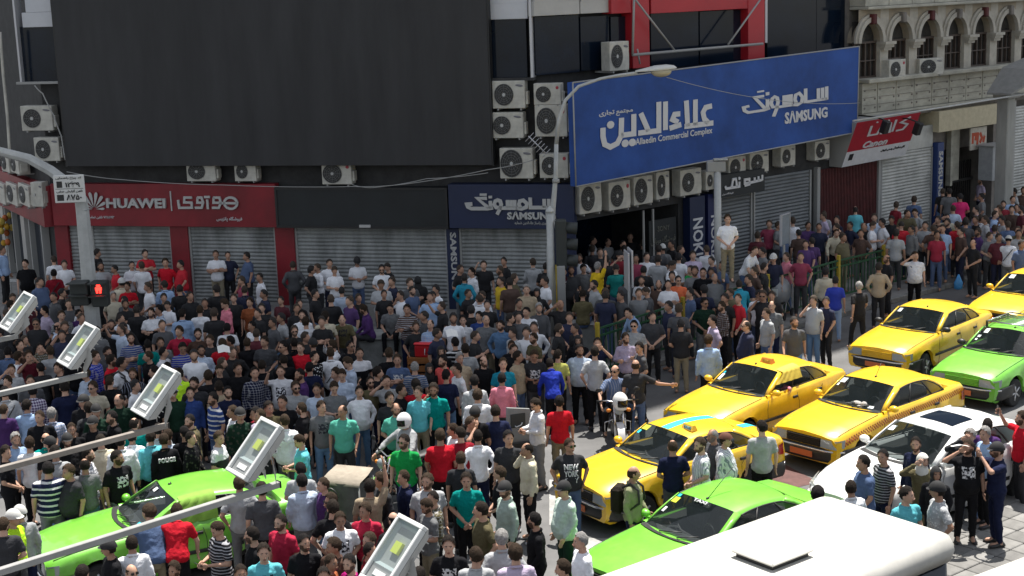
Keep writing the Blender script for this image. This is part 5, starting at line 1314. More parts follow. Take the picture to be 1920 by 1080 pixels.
CNAME = {'char': 'charcoal', 'dgrey': 'dark grey', 'lgrey': 'light grey', 'royal': 'royal blue', 'sky': 'sky blue', 'pale': 'pale blue', 'slate': 'slate blue', 'denim': 'denim blue', 'turq': 'turquoise', 'dgreen': 'dark green', 'dred': 'dark red', 'crim': 'crimson', 'hot': 'hot pink', 'rasp': 'raspberry', 'mag': 'magenta', 'officer': 'pale green', 'ygreen': 'yellow-green', 'lime': 'lime green', 'lemon': 'pale yellow', 'purple': 'dark purple', 'turq': 'turquoise'}
FACE = {'f': 0, 'l': -68, 'r': 68, 'b': 180, 'fl': -42, 'fr': 42, 'bl': -138, 'br': 138}
TROUS = ['black'] * 6 + ['char'] * 3 + ['navy'] * 3 + ['slate'] * 2 + ['dgrey', 'denim', 'khaki', 'grey']
PEOPLE = """
@0,300
10 645 sky s r s
190 780 black t f s | V-neck
290 882 slate p fr s f
480 752 white t f s
400 822 dred t b s | bag strap across the back
400 718 black t b s
545 668 black t f e
755 800 black t f s d
722 668 black t r s
890 642 red p f s | nearest the first shutter
985 758 black s f c
862 786 red p l s
1085 672 red p f c
1182 676 red p l s
1062 800 black t b s
1240 738 red p fl p | small white chest badge
1356 752 red p l s
1452 670 crim p l h ph
1616 676 white t f c
1706 684 navy p f p
1852 692 slate t l s
1816 872 rasp t l e
952 916 red p f c | in the second row
845 985 cream t f s g
908 888 cream s b s C
1112 916 white/H t l s
1232 906 sky s b s
1346 936 black t b s
515 1040 black t f s
640 842 navy p l s
@480,300
92 656 teal t f a
30 846 white p l s
275 758 dgrey s b s
408 796 black t r s y
462 776 white/D s l c
548 742 white/D t f s
586 806 white t f h ph T:denim
756 736 white p f h c ph
946 782 white t f s y
986 808 black t l s
936 908 black t f h ph
1022 878 navy p l s
1150 888 dgrey t fr s
1212 872 black s b s j w
1352 936 white t l s
1166 946 slate t fr s
1306 986 sky t f s
1526 786 black/P t fr s
1620 806 white s l s | dark bag strap
1562 892 turq s b s
1706 756 black t f o ph
1862 726 black t l s
1834 792 black t l s d
1838 874 yellow p l s
1690 992 white s fl s d y
712 1012 maroon t l s G
764 1004 black s f s
438 972 black t r s
1902 884 brown t b s
560 1010 black t b s
640 950 char t b s
@960,300
116 686 navy t f s
156 738 lgrey/K s b s
252 768 black t b s
116 972 beige j f s g | open jacket, older
178 962 black s f s j w
250 872 white t l s
12 852 olive t r s
376 800 maroon/P t f l | leaning by the lamp post
440 792 char t f s
506 702 white t f s d
540 776 grey/S t f n z.5 | coral chest stripe
640 766 yellow p br u g z.35 | pointing upwards
602 572 white s r s
716 586 lgrey s fr s G
706 718 black t b s
780 792 teal t b h
806 682 dred t f a c
932 706 rasp t f s
886 546 black t f s
906 462 dgrey t b s
1046 540 black t f o
1022 490 dgrey t b s
1094 712 black/H t b s
1130 632 grey t b s C
1196 752 white t r s
1008 692 white t f s
1322 552 black s b s C
1356 682 lilac t f s
1344 790 green t fl s
1382 800 grey t f s
1424 802 black t f d | smiling
1496 808 brown t f s
1200 836 black t f s
1246 866 orange/h t f s y
1170 896 white t f c
1102 896 brown t f s d G
972 868 black t f s d
986 792 black t b s
1010 962 black t l h
952 962 grey t f s
1520 884 grey s f s g G
1616 408 white t f s z1.5 T:khaki | standing high beside the steel post
1746 652 white t r l z.5 T:slate | climbing
1840 538 maroon t b s
1880 652 grey t l s
1792 702 navy t b s
1886 768 black/P t r s
1718 924 turq s b l
1860 972 black t f s y
600 640 char t b s
560 500 black t b s
650 520 navy t b s
760 520 black t b s
830 600 dgrey t f s
980 600 black t b s
1110 560 char t b s
1200 600 black t l s
1250 700 black t b s
660 660 char t f s
1100 640 dgrey t b s
840 640 black t b s
1460 640 black t b s
1500 720 navy t l s
1260 640 black t r s
@1440,200
1826 422 black s f c d | leaning by the end shutter
1904 452 blue t f s
1908 604 brown t f s
1836 668 sky t f s
1856 732 pale p f s
1766 706 dred t f s d
1712 756 navy s f c b
1876 896 olive s f c
1900 778 maroon t l s
1794 978 white t b h C | bag strap across the back
1542 992 black/P t fl s b T:black | looking up
1594 812 white s b s
1566 742 lilac t l s
1606 652 grey/H t l s
1596 532 lilac t l s
1516 412 yellow t b s
1392 426 slate t b s
1328 452 crim t b s
1312 612 black t b s T:denim
1360 612 grey t b s
1442 650 hot p b s
1342 802 cream t f w
1312 884 sky p f w T:slate | shading his eyes
1268 930 crim t f s
1096 672 slate t b s
960 714 dred t br s
1126 766 lgrey t fl n z.62 T:grey | sitting on the fence
1032 770 olive t f l z.3
932 816 black/P t f n z.5
798 802 black/P t f s
736 866 black t f l G
656 746 aqua t b s G
586 882 brown t l l
502 916 cream s f l | leaning on the fence
420 792 lilac t l s
382 872 navy t f s
330 728 black t b s
200 762 black t f s
186 832 white p b s
22 852 rasp t f s
92 792 black t b s
284 1000 purple t f s
1484 842 dgrey t b s
1448 902 brown t l s
1860 612 lgrey t l s
@1440,400
246 292 rasp/P t f s
42 302 navy t f s C
142 292 pink/C s l s w
432 408 cream s b s
506 472 royal t b s T:sky
686 512 black t bl k g T:black
832 372 beige/V s b s T:black
896 306 black t l s b d
1104 286 white/ p f w T:black | bag strap, talking by the kerb
22 582 black t f s
344 618 lgrey t fl e
440 624 navy p fl s T:black
196 772 dgrey t f k
30 652 grey p f s G
1560 20 black t l s
@0,540
72 92 white/H t r s
265 226 black t f s y
336 130 lilac t l s
426 254 pale s r s b
482 250 black t f s d
456 170 grey/K t f s
516 82 dgrey/K t f s
586 160 purple t f s d
626 110 white t f s
936 86 black t f c
832 236 black t f w d
1136 146 white/B t f c
1212 236 dgrey t f s
1362 160 sky s b s f
1190 130 pale s l s
1012 256 black t l l
976 336 blue/h t f c d
906 272 black t l o ph
1196 370 grey t f s
1106 384 teal t b s
1212 442 maroon/T t r s
1342 286 crim s f s | moustache
1482 306 brown t f s
1572 352 char t f s
1366 416 royal/h t f h
1506 426 pale s f d d
1672 372 red t b s
1722 360 brown t l s
1692 92 pink s l h
1872 72 rust t f s
1892 246 white t l s
1852 372 black t b s
1700 262 white t b s
1496 132 black t b s
1602 152 black t b s
142 386 brown t f s
142 482 white t r s d
196 466 maroon t f a
296 410 olive/K s f a
372 436 lgrey t b s
52 440 slate s b s
82 572 lgrey t f w
222 652 dgrey t f s
240 730 purple/C s b s
32 740 lgrey s b s | strap on the left shoulder
196 842 sky s b s
292 916 black t f s
382 902 sky/C s b s g
22 872 purple t b s
645 600 pale s l c
722 290 grey t b s
706 474 royal/K t r s
802 440 dgrey t f s
826 502 red t r s
902 522 white t r s | dark backpack strap
992 600 black/V t f s d | pale flag print on the chest
694 700 cream t f s y
624 800 black s f s c | police cap
716 872 dgreen s f s c
692 962 black s f s c | cap with white badge
886 790 dgreen s f s G
842 920 black s l s d
1002 972 teal s b s G
1160 584 white t l s
1338 640 lime t b l
1292 740 dgreen s f s c
1422 742 blue s f s | open collar
1452 672 char t f s
1602 782 blue/H t l s d
1702 732 navy t f s
1642 700 beige t b s
1642 580 black t f h
1906 590 navy/K s f s
1812 892 dgreen/U s f s c
1426 946 olive/U s l s d
532 1008 black t f s
1290 1040 black t b s
1904 900 dred t l s
1200 1036 lgrey s b s
1020 130 black t b s
1120 470 black t l s
560 480 black t b s
1250 560 black t b s d
660 860 char t b s
300 560 char t b s
1780 560 black t f s
1560 620 black t b s
480 700 navy t b s
440 560 black t l s
60 660 black t l s
820 660 black t b s
1120 760 black t b s
1750 880 char t l s
@480,540
342 166 white t f s d
492 214 black t f c
372 220 white t b s
286 282 black t f s y d
192 186 black t l s
126 222 dgrey t l s
516 178 cream t b s
646 190 olive t f l G
702 60 purple t fl s
844 122 purple s l n z.45 | sitting on the concrete block
1010 110 grey t f n z.45 T:black | sitting with hanging legs
1132 124 brown/h s f c
1322 30 denim p f s
1196 252 black t f s d
1306 232 sky/K s f s G
1482 186 black t f s d
1546 206 white s f s
1396 104 black t l o ph
1672 176 blue t f q z.45 T:sky | sitting with folded arms
1836 240 denim s f s d
1724 200 grey t f s G g
1684 40 white s b s
1900 190 black t r s
1612 132 black t b s
576 386 white s l w y
282 372 black s b s
432 472 black/F t fr w | quiff
556 446 white s b s | diagonal strap
62 360 dgrey t f d
212 396 black t l s y
206 500 black t b s
336 402 red t f s
420 382 black t b s c
702 392 black t f s y
772 446 black/T t f s
698 528 pale s l h
904 592 black t r s
1052 492 slate t f c
1188 552 slate/h t b s g
1402 502 coral t fl s d
1526 482 beige t f s g | grey moustache
1704 506 black p f s b d
1850 522 turq t f s
1384 432 black s f s j w
1492 372 black/H t b s
1914 394 black t f s
182 580 white t f o ph
332 602 purple t l s d
602 598 maroon t l s
646 616 pale s f h
296 700 lgrey t f s d y
456 716 pale t f s
582 712 grey t f h ph
772 732 white s f s T:denim
856 662 olive t f o d y
976 652 lgrey/B t f w
1086 720 black t r s
1192 690 red t b s
1230 728 aqua p f s
1316 716 teal p f e T:black
1424 616 navy t b s
1512 566 white t l s
1638 656 lgrey s b s
1842 640 pink s b s
1660 762 white s b s
100 846 olive t f s
186 806 black t f s
346 856 black t l s d y
486 842 grey/D t f s
646 872 mint p f s G
1046 856 mint p f s G d
1136 942 lgrey s fl r m | motorcycle rider in white helmet
1796 880 navy p b s
1640 892 black t b s c
1600 962 char t r w
1482 1012 char t l s
32 902 lilac t fl s
212 950 white s b s
1002 455 black t b s
1570 420 black t b s
1300 560 black s f s j w
1000 780 char t f s
40 540 black t b s
400 560 navy t b s
@960,540
106 142 white/D t f s
200 112 dgrey s f s g d
362 84 black t f w b
528 30 olive t b n z.3 | sitting on the green cabinet
346 266 black t r s d
492 352 black s f s j w
476 264 black t l s
640 370 navy t f a
506 422 pale p f s f T:black
342 462 lemon/D t b s
166 336 olive t l c d
96 292 black t f s
166 472 char/P t f h ph
302 562 royal s b l
1052 176 char t f d
916 240 lgrey/S t f s y
850 336 lilac s f c d
960 406 black t l s
768 572 slate/V t f r b y | motorcycle rider with arms out
926 536 char p b g b T:slate | arm stretched out to the taxis
1266 236 black t b s T:khaki
1250 122 black t b s
1442 72 dgreen p f d y
1580 100 brown/K s l d d
1508 202 lilac p l s
1474 352 sky s b s T:black
1762 240 navy/K s l s G y
1882 14 black t f s y
1912 150 lgrey t l s
354 812 red t b s T:khaki
186 836 white s l h y
12 420 black t f s
36 470 beige t r s
952 152 sky s l l
46 180 dgrey t f s
700 60 black t b s
1180 100 black t l s
620 440 black t b s
20 300 black t l s
430 180 navy t f s
@0,810
106 6 sky s fr s g
30 104 black t r s
216 40 black t b s
342 6 teal s b s b
396 30 black t b s c
476 18 black t f s c
356 222 navy/H p b s f
612 206 grey t b s G
580 292 char p l s f
868 136 black/P t fr s d T:grey
410 104 lgrey s b s
900 18 white s b s G
985 -10 white s b x
752 20 cream s b s
648 112 white/h s r s
1150 -10 aqua s b s
1232 -6 black s b s | POLICE printed on the back
1420 -4 black/U s r s
1632 -4 char/T t r d
222 552 lgrey s b s C
96 576 lime s r s C | high visibility vest
18 640 char t b s
842 800 black t l s c
960 788 white s b s
1140 612 slate t b l f
1300 600 red t b l
982 984 char t f s b y
1310 972 dgrey t l s d
612 1000 black t b s
1640 682 black/h t l h
1790 338 lgrey t b s T:grey
1896 708 black t l s d
1800 988 black t f s
1300 -20 char t b s
@480,810
276 42 aqua t l h
280 190 lgrey t b s
344 320 black s b s
40 380 black t b s
508 338 purple t l s
566 460 black t l s y
576 522 black t b s
620 586 white/D t f s
186 612 crim p fl s d | moustache
356 762 black p f s d
52 836 aqua/D t f s
588 790 brown t fl s
848 352 beige t b u
816 530 crim p f s
936 302 char s l s
1112 286 navy s l s
1110 14 green t f s d y | beard
1282 306 lgrey t f s d
1380 -20 red t b s
1532 -40 dred t b s
1532 150 char/P t b s
1662 -14 white s b s T:navy
1332 440 olive/K s l s
1288 512 grey/S t l h
1576 304 teal t f d T:black
1030 600 black t b s b
856 750 brown t l s
842 826 dred t r s
1442 778 black/P t f s
1646 866 lgrey t b s
1694 522 olive t l s T:char
1836 252 black t l s
1892 -10 char t f s
1872 372 officer s l s c T:dgreen | officer beside the olive shirt
1842 740 lgrey s b s g
562 918 rust t r s
694 914 mag t l s d
500 1012 brown t f s
1220 1020 char t b s
@960,810
120 76 cream s l e G T:black
460 36 char t f s y T:slate | big white lettered print
394 370 officer s l s c T:dgreen | officer with black cap
176 602 black s l s d
522 748 white p l s g
392 956 black t l s
902 250 ygreen s r s b T:navy | black backpack
1206 58 navy p b s G
1418 40 white/V t l s d
1584 2 white/V s r s F | brown flat cap
1522 -20 dgrey t l s G g
1875 -88 lgrey t b s T:black
26 850 lilac s b s
@1440,810
626 362 white s bl s d
724 172 slate p l s
870 126 char/h t l s
1118 36 navy s fl s d
1156 152 olive j f w J w T:beige | white headscarf
1262 256 black j f s j w
1300 -85 char s f w g
1412 -162 purple t b s
1644 -222 red t l o d
1636 -38 sky p l s g
1500 52 black/P t f w f d T:black | holding up a white paper
1728 80 navy p l a c y d T:navy
1846 -250 black t b x T:black
1036 406 aqua p fr s
1282 376 lgrey/F t l s c
372 412 black t b s
@1440,400
60 60 grey t r s
120 110 slate s r s
300 60 purple s f s
230 120 brown t b s
330 180 purple t b s
620 60 navy t fl s
700 120 brown t fl s
560 150 olive t fr s
780 60 white t r s
860 40 white t l s
960 120 lgrey t b s
1000 60 red t b s
1080 90 grey s fl s
1180 60 lgrey t f s
1240 120 brown t b s
1420 60 red t b s
1460 110 brown t l s
1500 60 slate t fr s
1640 40 purple s b s
1700 90 lgrey s b s
1740 150 maroon t f s
1800 60 slate t b s
1880 120 lgrey t f s
1900 200 slate t fr s
1660 140 grey t fr s
1580 110 purple s l s
1350 40 navy t l s
1280 20 brown t fl s
1390 -60 pale t b s
1700 -20 sky t r s
1760 20 lgrey t l s
1620 10 black s l s
1840 -60 brown t f s
1740 -60 olive t l s
100 -30 maroon s f s
260 -60 sky t r s
420 -20 lgrey s b s
520 20 navy t fl s
@960,300
1580 760 slate t l s
1640 960 olive t l s
1700 1000 red t fl s
1780 860 navy t l s
1820 800 brown t l s
1600 1000 black t fl s
1440 940 navy t b s
1340 960 slate t l s
620 900 lgrey t l s
700 960 dgrey t f s
820 980 dgrey t l s
860 860 dgrey t b s
"""
NOTEDROP = set()
IN_PAV = pvp
def inside(p, poly):
    c = False; n = len(poly)
    for i in range(n):
        a, b = poly[i], poly[(i + 1) % n]
        if (a.y > p.y) != (b.y > p.y) and p.x < (b.x - a.x) * (p.y - a.y) / (b.y - a.y) + a.x: c = not c
    return c
def faceA_clear(p):   # distance in front of the facades (negative = inside)
    a = -(p - FA.o).dot(FA.dy); b = -(p - FB.o).dot(FB.dy); xa_ = (p - FA.o).dot(FA.dx); xb_ = (p - FB.o).dot(FB.dx)
    if xb_ > 0 and xb_ < 4.2: return max(b, -2.6) + 2.8 if b < 0 else 3
    if 17.3 < xb_ < 21: return 3
    if xa_ < 0: return -(p - FW.o).dot(FW.dy)
    return a if xb_ < 0 or a > 3 and p.x < 1 else b
def parse():
    out = []; ox = oy = 0
    for ln in PEOPLE.strip().splitlines():
        ln = ln.strip()
        if ln[0] == '@': ox, oy = map(int, ln[1:].split(',')); continue
        note = None
        if '|' in ln: ln, note = [s.strip() for s in ln.split('|')]
        t = ln.split(); r = dict(px=ox + float(t[0]) / 4, py=oy + float(t[1]) / 4, note=note, gar=t[3], face=t[4], pose=t[5], fl=set(), z=0, tr=None)
        c, _, pat = t[2].partition('/'); r['col'], r['pat'] = c, pat
        for f in t[6:]:
            if f[0] == 'z': r['z'] = float(f[1:])
            elif f[:2] == 'T:': r['tr'] = f[2:]
            else: r['fl'].add(f)
        out.append(r)
    return out
P_ALL = parse()
rnd = random.Random(11)
for r in P_ALL:
    if r['col'] in ('black', 'char') and not r['note'] and not r['fl'] and not r['tr'] and r['face'] in 'bl' and rnd.random() < .22: r['col'] = rnd.choice(('white', 'white', 'navy', 'lgrey', 'pale', 'dgrey'))
SPOT = []
TOPZ = {'l': 1.66, 'n': 1.29, 'q': 1.32, 'r': 1.60, 'h': 1.72, 'v': 1.31}
for r in P_ALL:
    sc = rnd.uniform(.97, 1.035)
    if 'w' in r['fl']: sc *= .94
    hgt = TOPZ.get(r['pose'], 1.762) * sc; base = 0.004
    for it in range(3):
        g = ground(r['px'], r['py'], base + r['z'] + hgt); pv = inside(g, IN_PAV); q = md.inverted() @ g; base = .14 if pv else (.13 if q.y < .5 and q.x > -7 else .004)
    if faceA_clear(g) < .32:   # would stand inside a wall: bring forward along the viewing ray and shorten
        for k in range(60):
            hgt *= .995; sc *= .995; g = ground(r['px'], r['py'], base + r['z'] + hgt)
            # moving forward lowers the apparent head height instead
            if faceA_clear(g) >= .32: break
    r['x'], r['y'], r['base'], r['sc'] = g.x, g.y, base, sc; SPOT.append((g.x, g.y))
CAR_OBB = [(9.84, 34.52, 225), (5.02, 29.62, 221.5), (7.04, 28.21, 220.4), (2.74, 25.42, 213), (2.93, 21.68, 217.4), (-5.75, 23.1, 207.5), (13.68, 38.02, 224.5), (11.12, 32.11, 224.6), (7.25, 24.75, 214)]
for r in P_ALL:                      # nobody stands inside a car: step out sideways
    if r['pose'] == 'v': continue
    for cx_, cy_, a in CAR_OBB:
        a = radians(a); dx, dy = r['x'] - cx_, r['y'] - cy_; u, v = dx * cos(a) + dy * sin(a), -dx * sin(a) + dy * cos(a)
        if abs(u) < 2.45 and abs(v) < 1.06:
            if abs(u) > 2.0 and 2.45 - abs(u) < 1.06 - abs(v): u = math.copysign(2.47, u)
            else: v = math.copysign(1.08, v)
            r['x'], r['y'] = cx_ + u * cos(a) - v * sin(a), cy_ + u * sin(a) + v * cos(a)
fr_ = random.Random(21); inv_cam = cam.matrix_world.inverted()
def pix(p):
    q = inv_cam @ p; return 960 + q.x / -q.z * CF, 540 - q.y / -q.z * CF
added = 0
for k in range(9000):                # fill the holes of the dense plaza crowd
    x, y = fr_.uniform(-15, 3.2), fr_.uniform(23, 44.6); p = Vector((x, y, 0)); pv = inside(p, IN_PAV)
    hx_, hy_ = pix(Vector((x, y, 1.75)))
    if not (-15 < hx_ < (1010 if hy_ < 640 else 930)) or hy_ > 740 or faceA_clear(p) < .45 or hy_ < 535: continue
    if 590 < hx_ < 790 and 640 < hy_ + 95 < 760 and abs(hx_ - 690) < 110 and 560 < hy_ < 660: continue
    if any((x - r['x']) ** 2 + (y - r['y']) ** 2 < .72 ** 2 for r in P_ALL): continue
    if any(r['pose'] in 'nq' and abs(x - r['x']) < .62 and -.3 < r['y'] - y < 2.0 for r in P_ALL): continue
    if any(abs((x - a) * cos(radians(c)) + (y - b) * sin(radians(c))) < 2.6 and abs(-(x - a) * sin(radians(c)) + (y - b) * cos(radians(c))) < 1.25 for a, b, c in CAR_OBB): continue
    P_ALL.append(dict(px=hx_, py=hy_ - 400, note=None, gar=fr_.choice('tts'), face=fr_.choice(('f', 'f', 'l', 'r', 'b', 'fl', 'fr')), pose='s', fl=set(), z=0, tr=None, col=fr_.choice(('black', 'black', 'black', 'black', 'char', 'navy', 'white', 'dgrey', 'black', 'white', 'maroon')), pat='', x=x, y=y, base=.14 if pv else .004, sc=fr_.uniform(.96, 1.03), fill=1))
    added += 1
    if added >= 70: break
for it in range(12):                 # nobody stands inside somebody else
    for i, p in enumerate(P_ALL):
        for q in P_ALL[i + 1:]:
            dx, dy = q['x'] - p['x'], q['y'] - p['y']; d = math.hypot(dx, dy)
            if d < .31 and abs(p['z'] - q['z']) < .9:
                if d < .01: dx, dy, d = .01, .0, .01
                s_ = (.31 - d) / 2 / d; s_ = min(s_, .15 / d); p['x'] -= dx * s_ * .4; p['y'] -= dy * s_; q['x'] += dx * s_ * .4; q['y'] += dy * s_
SKINS = [(.46, .27, .19), (.39, .22, .15), (.52, .32, .23), (.34, .19, .125), (.49, .29, .20)]
HAIRS = [(.016, .012, .010), (.022, .016, .012), (.034, .022, .014), (.012, .010, .010), (.045, .030, .019)]
def colour(c):
    k = rnd.uniform(.85, 1.15); r_, g_, b_ = CLR[c]; return (r_ * k, g_ * k, b_ * k, 1)
def spec(r):
    f = r['fl']; r['skin'] = rnd.choice(SKINS); r['hairc'] = (.26, .25, .24) if 'g' in f else rnd.choice(HAIRS)
    r['yaw'] = 0 if r['pose'] in 'hea' else rnd.choice((-32, 0, 0, 30)); r['pit'] = 0
    r['heading'] = radians(FACE[r['face']] + rnd.uniform(-13, 13)) - math.atan2(r['x'], r['y'])
    if r['pose'] == 's' and rnd.random() < .5: r['pose'] = rnd.choice('Spd' if r['gar'] != 's' else 'SSp')
    r['trc'] = r['tr'] or rnd.choice(TROUS); r['hk'] = rnd.randrange(4)
    r['wid'] = rnd.uniform(.93, 1.07) * (1.12 if 'f' in f else 1); r['fat'] = 'f' in f or rnd.random() < .16
    r['beard'] = 'd' in f or (rnd.random() < .07 and 'w' not in f)
    r['kind'] = {'t': 'tee', 'p': 'tee', 's': 'shirt', 'j': 'coat'}[r['gar']]
for r in P_ALL: spec(r)
def rank(r): return r['py'] - (90 if r['py'] < 520 and not r['note'] else 0) + (130 if r['note'] else 0) + (70 if r['col'] not in ('black', 'char', 'dgrey', 'navy') else 0) + (60 if r['z'] else 0)
order = sorted(P_ALL, key=rank, reverse=True)
INDIV, REST = order[:300], order[300:]
print('fill', added, 'rest', len(REST))
for r in REST:
    if r['col'] in ('black', 'char') and 'fill' not in r and rnd.random() < .2: r['col'] = rnd.choice(('white', 'white', 'navy', 'lgrey', 'pale'))
    if r['pose'] == 's' and rnd.random() < .3: r['pose'] = rnd.choice('cehx')
for r in INDIV:
    if not r['note'] and not r['pat'] and r['gar'] == 't' and r['face'][0] == 'f' and rnd.random() < .16: r['pat'] = 'P' if r['col'] in ('black', 'navy', 'char', 'dgrey', 'red', 'dred', 'slate') else 'D'
    if r['pose'] == 'h': r['fl'].add('ph')
# ---- labels: look first, then what stands beside
GNAME = {'t': 'T-shirt', 'p': 'polo shirt', 's': 'shirt', 'j': 'coat'}
PNAME = {'c': 'with folded arms', 'h': 'looking down at his hands', 'e': 'with a hand at his ear', 'a': 'holding both hands up', 'o': 'raising a phone', 'u': 'with a raised arm', 'x': 'with hands on hips', 'g': 'stretching one arm out', 'w': 'with a hand to the forehead', 'k': 'walking', 'l': 'leaning forward', 'd': 'with clasped hands', 'n': 'sitting', 'q': 'sitting', 'r': 'riding'}
FNAME = {'f': 'facing the street', 'l': 'in profile', 'r': 'turned right', 'b': 'seen from behind', 'fl': 'half turned left', 'fr': 'half turned right', 'bl': 'with back half turned', 'br': 'with back half turned'}
def look(r):
    f = r['fl']; a = []
    if 'b' in f: a.append('bald')
    elif 'G' in f: a.append('balding')
    elif 'g' in f: a.append('grey-haired')
    elif 'd' in f: a.append('bearded')
    who = 'woman' if 'w' in f else 'man'
    w = {'c': 'black cap', 'C': 'white cap', 'F': 'flat cap', 'y': 'sunglasses', 'j': 'black headscarf', 'J': 'white headscarf'}
    x = [w[k] for k in 'cCFyjJ' if k in f]
    return (' '.join(a + [who]) + ' in ' + (x[0] + ' and ' if x else '') + PATN[r['pat']] + CNAME.get(r['col'], r['col']) + ' ' + GNAME[r['gar']])
LM = [((130, 350), 'the post with the white number plate'), ((225, 500), 'the shutter below the red sign'), ((430, 510), 'the second shutter'), ((535, 520), 'the right red pillar'), ((690, 510), 'the widest shutter'), ((848, 500), 'the blue pillar'), ((950, 500), 'the fourth shutter'),
      ((1035, 560), 'the street lamp post'), ((1180, 520), 'the leaning sign post'), ((1345, 500), 'the tall steel post'), ((1250, 460), 'the shop entrance'), ((1590, 400), 'the dark red gate'), ((1700, 380), 'the pale shutter'), ((1800, 380), 'the passage'), ((1860, 430), 'the tall column'), ((1480, 470), 'the grey sign back'),
      ((660, 640), 'the concrete block'), ((800, 650), 'the red cool box'), ((1120, 790), 'the white-helmeted motorcycle'), ((780, 880), 'the green motorcycle'), ((640, 880), 'the canvas cart'), ((1460, 560), 'the covered pushchair'),
      ((250, 960), 'the lower-left green taxi'), ((1160, 870), 'the striped taxi bonnet'), ((1330, 830), 'the turquoise-striped taxi'), ((1400, 720), 'the taxi with the orange sign'), ((1620, 760), 'the checker-band taxi'), ((1700, 620), 'the rear yellow taxi'), ((1640, 850), 'the white car'), ((1300, 950), 'the near green taxi'), ((1600, 1000), 'the white van roof'),
      ((35, 590), 'the topmost floodlight'), ((150, 650), 'the second floodlight'), ((290, 740), 'the third floodlight'), ((480, 840), 'the fourth floodlight'), ((730, 1040), 'the nearest floodlight'), ((1600, 530), 'the green railing'), ((1840, 1000), 'the pale paving')]
looks = {}
for r in INDIV: looks.setdefault(look(r), []).append(r)
def rel(r, x, y):
    dx, dy = r['px'] - x, r['py'] - y
    if abs(dx) > abs(dy) * 1.2: return 'left of' if dx < 0 else 'right of'
    return 'behind' if dy < 0 else 'in front of'
USED = set()
PANCH = [(r, 'the ' + look(r).replace('man in', 'man in')) for r in INDIV if len(looks[look(r)]) == 1 and len(look(r).split()) <= 5]
def mklabel(r):
    base = look(r); extra = r['note'] or PNAME.get(r['pose']) or FNAME[r['face']]
    lms = sorted(LM, key=lambda a: math.hypot(a[0][0] - r['px'], a[0][1] - r['py']))[:3]
    ps = sorted([a for a in PANCH if a[0] is not r], key=lambda a: math.hypot(a[0]['px'] - r['px'], (a[0]['py'] - r['py']) * 1.3))[:6]
    c = []
    for xy, n in lms: c.append(rel(r, *xy) + ' ' + n)
    for q, n in ps: c.append(rel(r, q['px'], q['py']) + ' ' + n)
    short = base + ', ' + extra
    opts = ([short] if r['note'] else []) + [f'{base} {extra}, {x}' for x in c] + [f'{base}, {x}' for x in c] + [f'{base}, {x} and {y}' for x in c for y in c if x != y]
    for o in opts:
        n = len(o.replace('-', ' ').split())
        if 4 <= n <= 16 and o.lower() not in USED: USED.add(o.lower()); return o
    return opts[-1]
def put(name, me, par, col=None, M=None):
    o = link(name, me, par, M)
    if col: o.color = col if len(col) == 4 else (*col, 1)
    return o
GM = {}
def gmesh(kind, pose, fat, pat):
    k = (kind, pose, fat, pat)
    if k not in GM:
        me = garment(kind, pose, fat)
        if pat or kind == 'trousers' or True: me = me.copy()
        me.materials.clear(); me.materials.append(FAB[pat] if pat in FAB else FAB['']); me.name = kind; GM[k] = me
    return GM[k]
def head_things(r, add):
    "calls add(name, kind, colour) for everything worn on the head"
    f = r['fl']; hc = r['hairc']
    if 'j' in f: add('headscarf', 'scarf', (.012, .012, .013))
    elif 'J' in f: add('headscarf', 'scarf', (.6, .59, .55))
    elif 'm' in f: add('helmet', 'helmet', (.68, .68, .68)); add('visor', 'visor', (.01, .01, .01))
    else:
        if 'b' in f: add('hair', 'bald', hc)
        elif 'G' in f: add('hair', 'thin', hc)
        elif 'L' in f: add('hair', 'long', hc)
        else: add('hair', 'hair%d' % (0 if f & set('cCF') else r['hk']), hc)
        if 'c' in f: add('cap', 'cap', (.014, .014, .015))
        if 'C' in f: add('cap', 'cap', (.5, .5, .48))
        if 'F' in f: add('cap', 'flatcap', (.10, .035, .02))
    if r['beard'] and 'w' not in f: add('beard', 'beard', tuple(a * .5 + b * .5 * .42 for a, b in zip(hc, r['skin'])))
    if 'y' in f: add('sunglasses', 'glasses', (.01, .01, .01))
def shoes(r, add):
    U, J = joints(POSES[r['pose']])
    for s in 'RL':
        a = J['a' + s]; add(Matrix.Translation((a.x, a.y - .01, a.z - .085)) @ Matrix.Rotation(.18 * (-1 if s == 'R' else 1), 4, 'Z'))
LETTER = {}
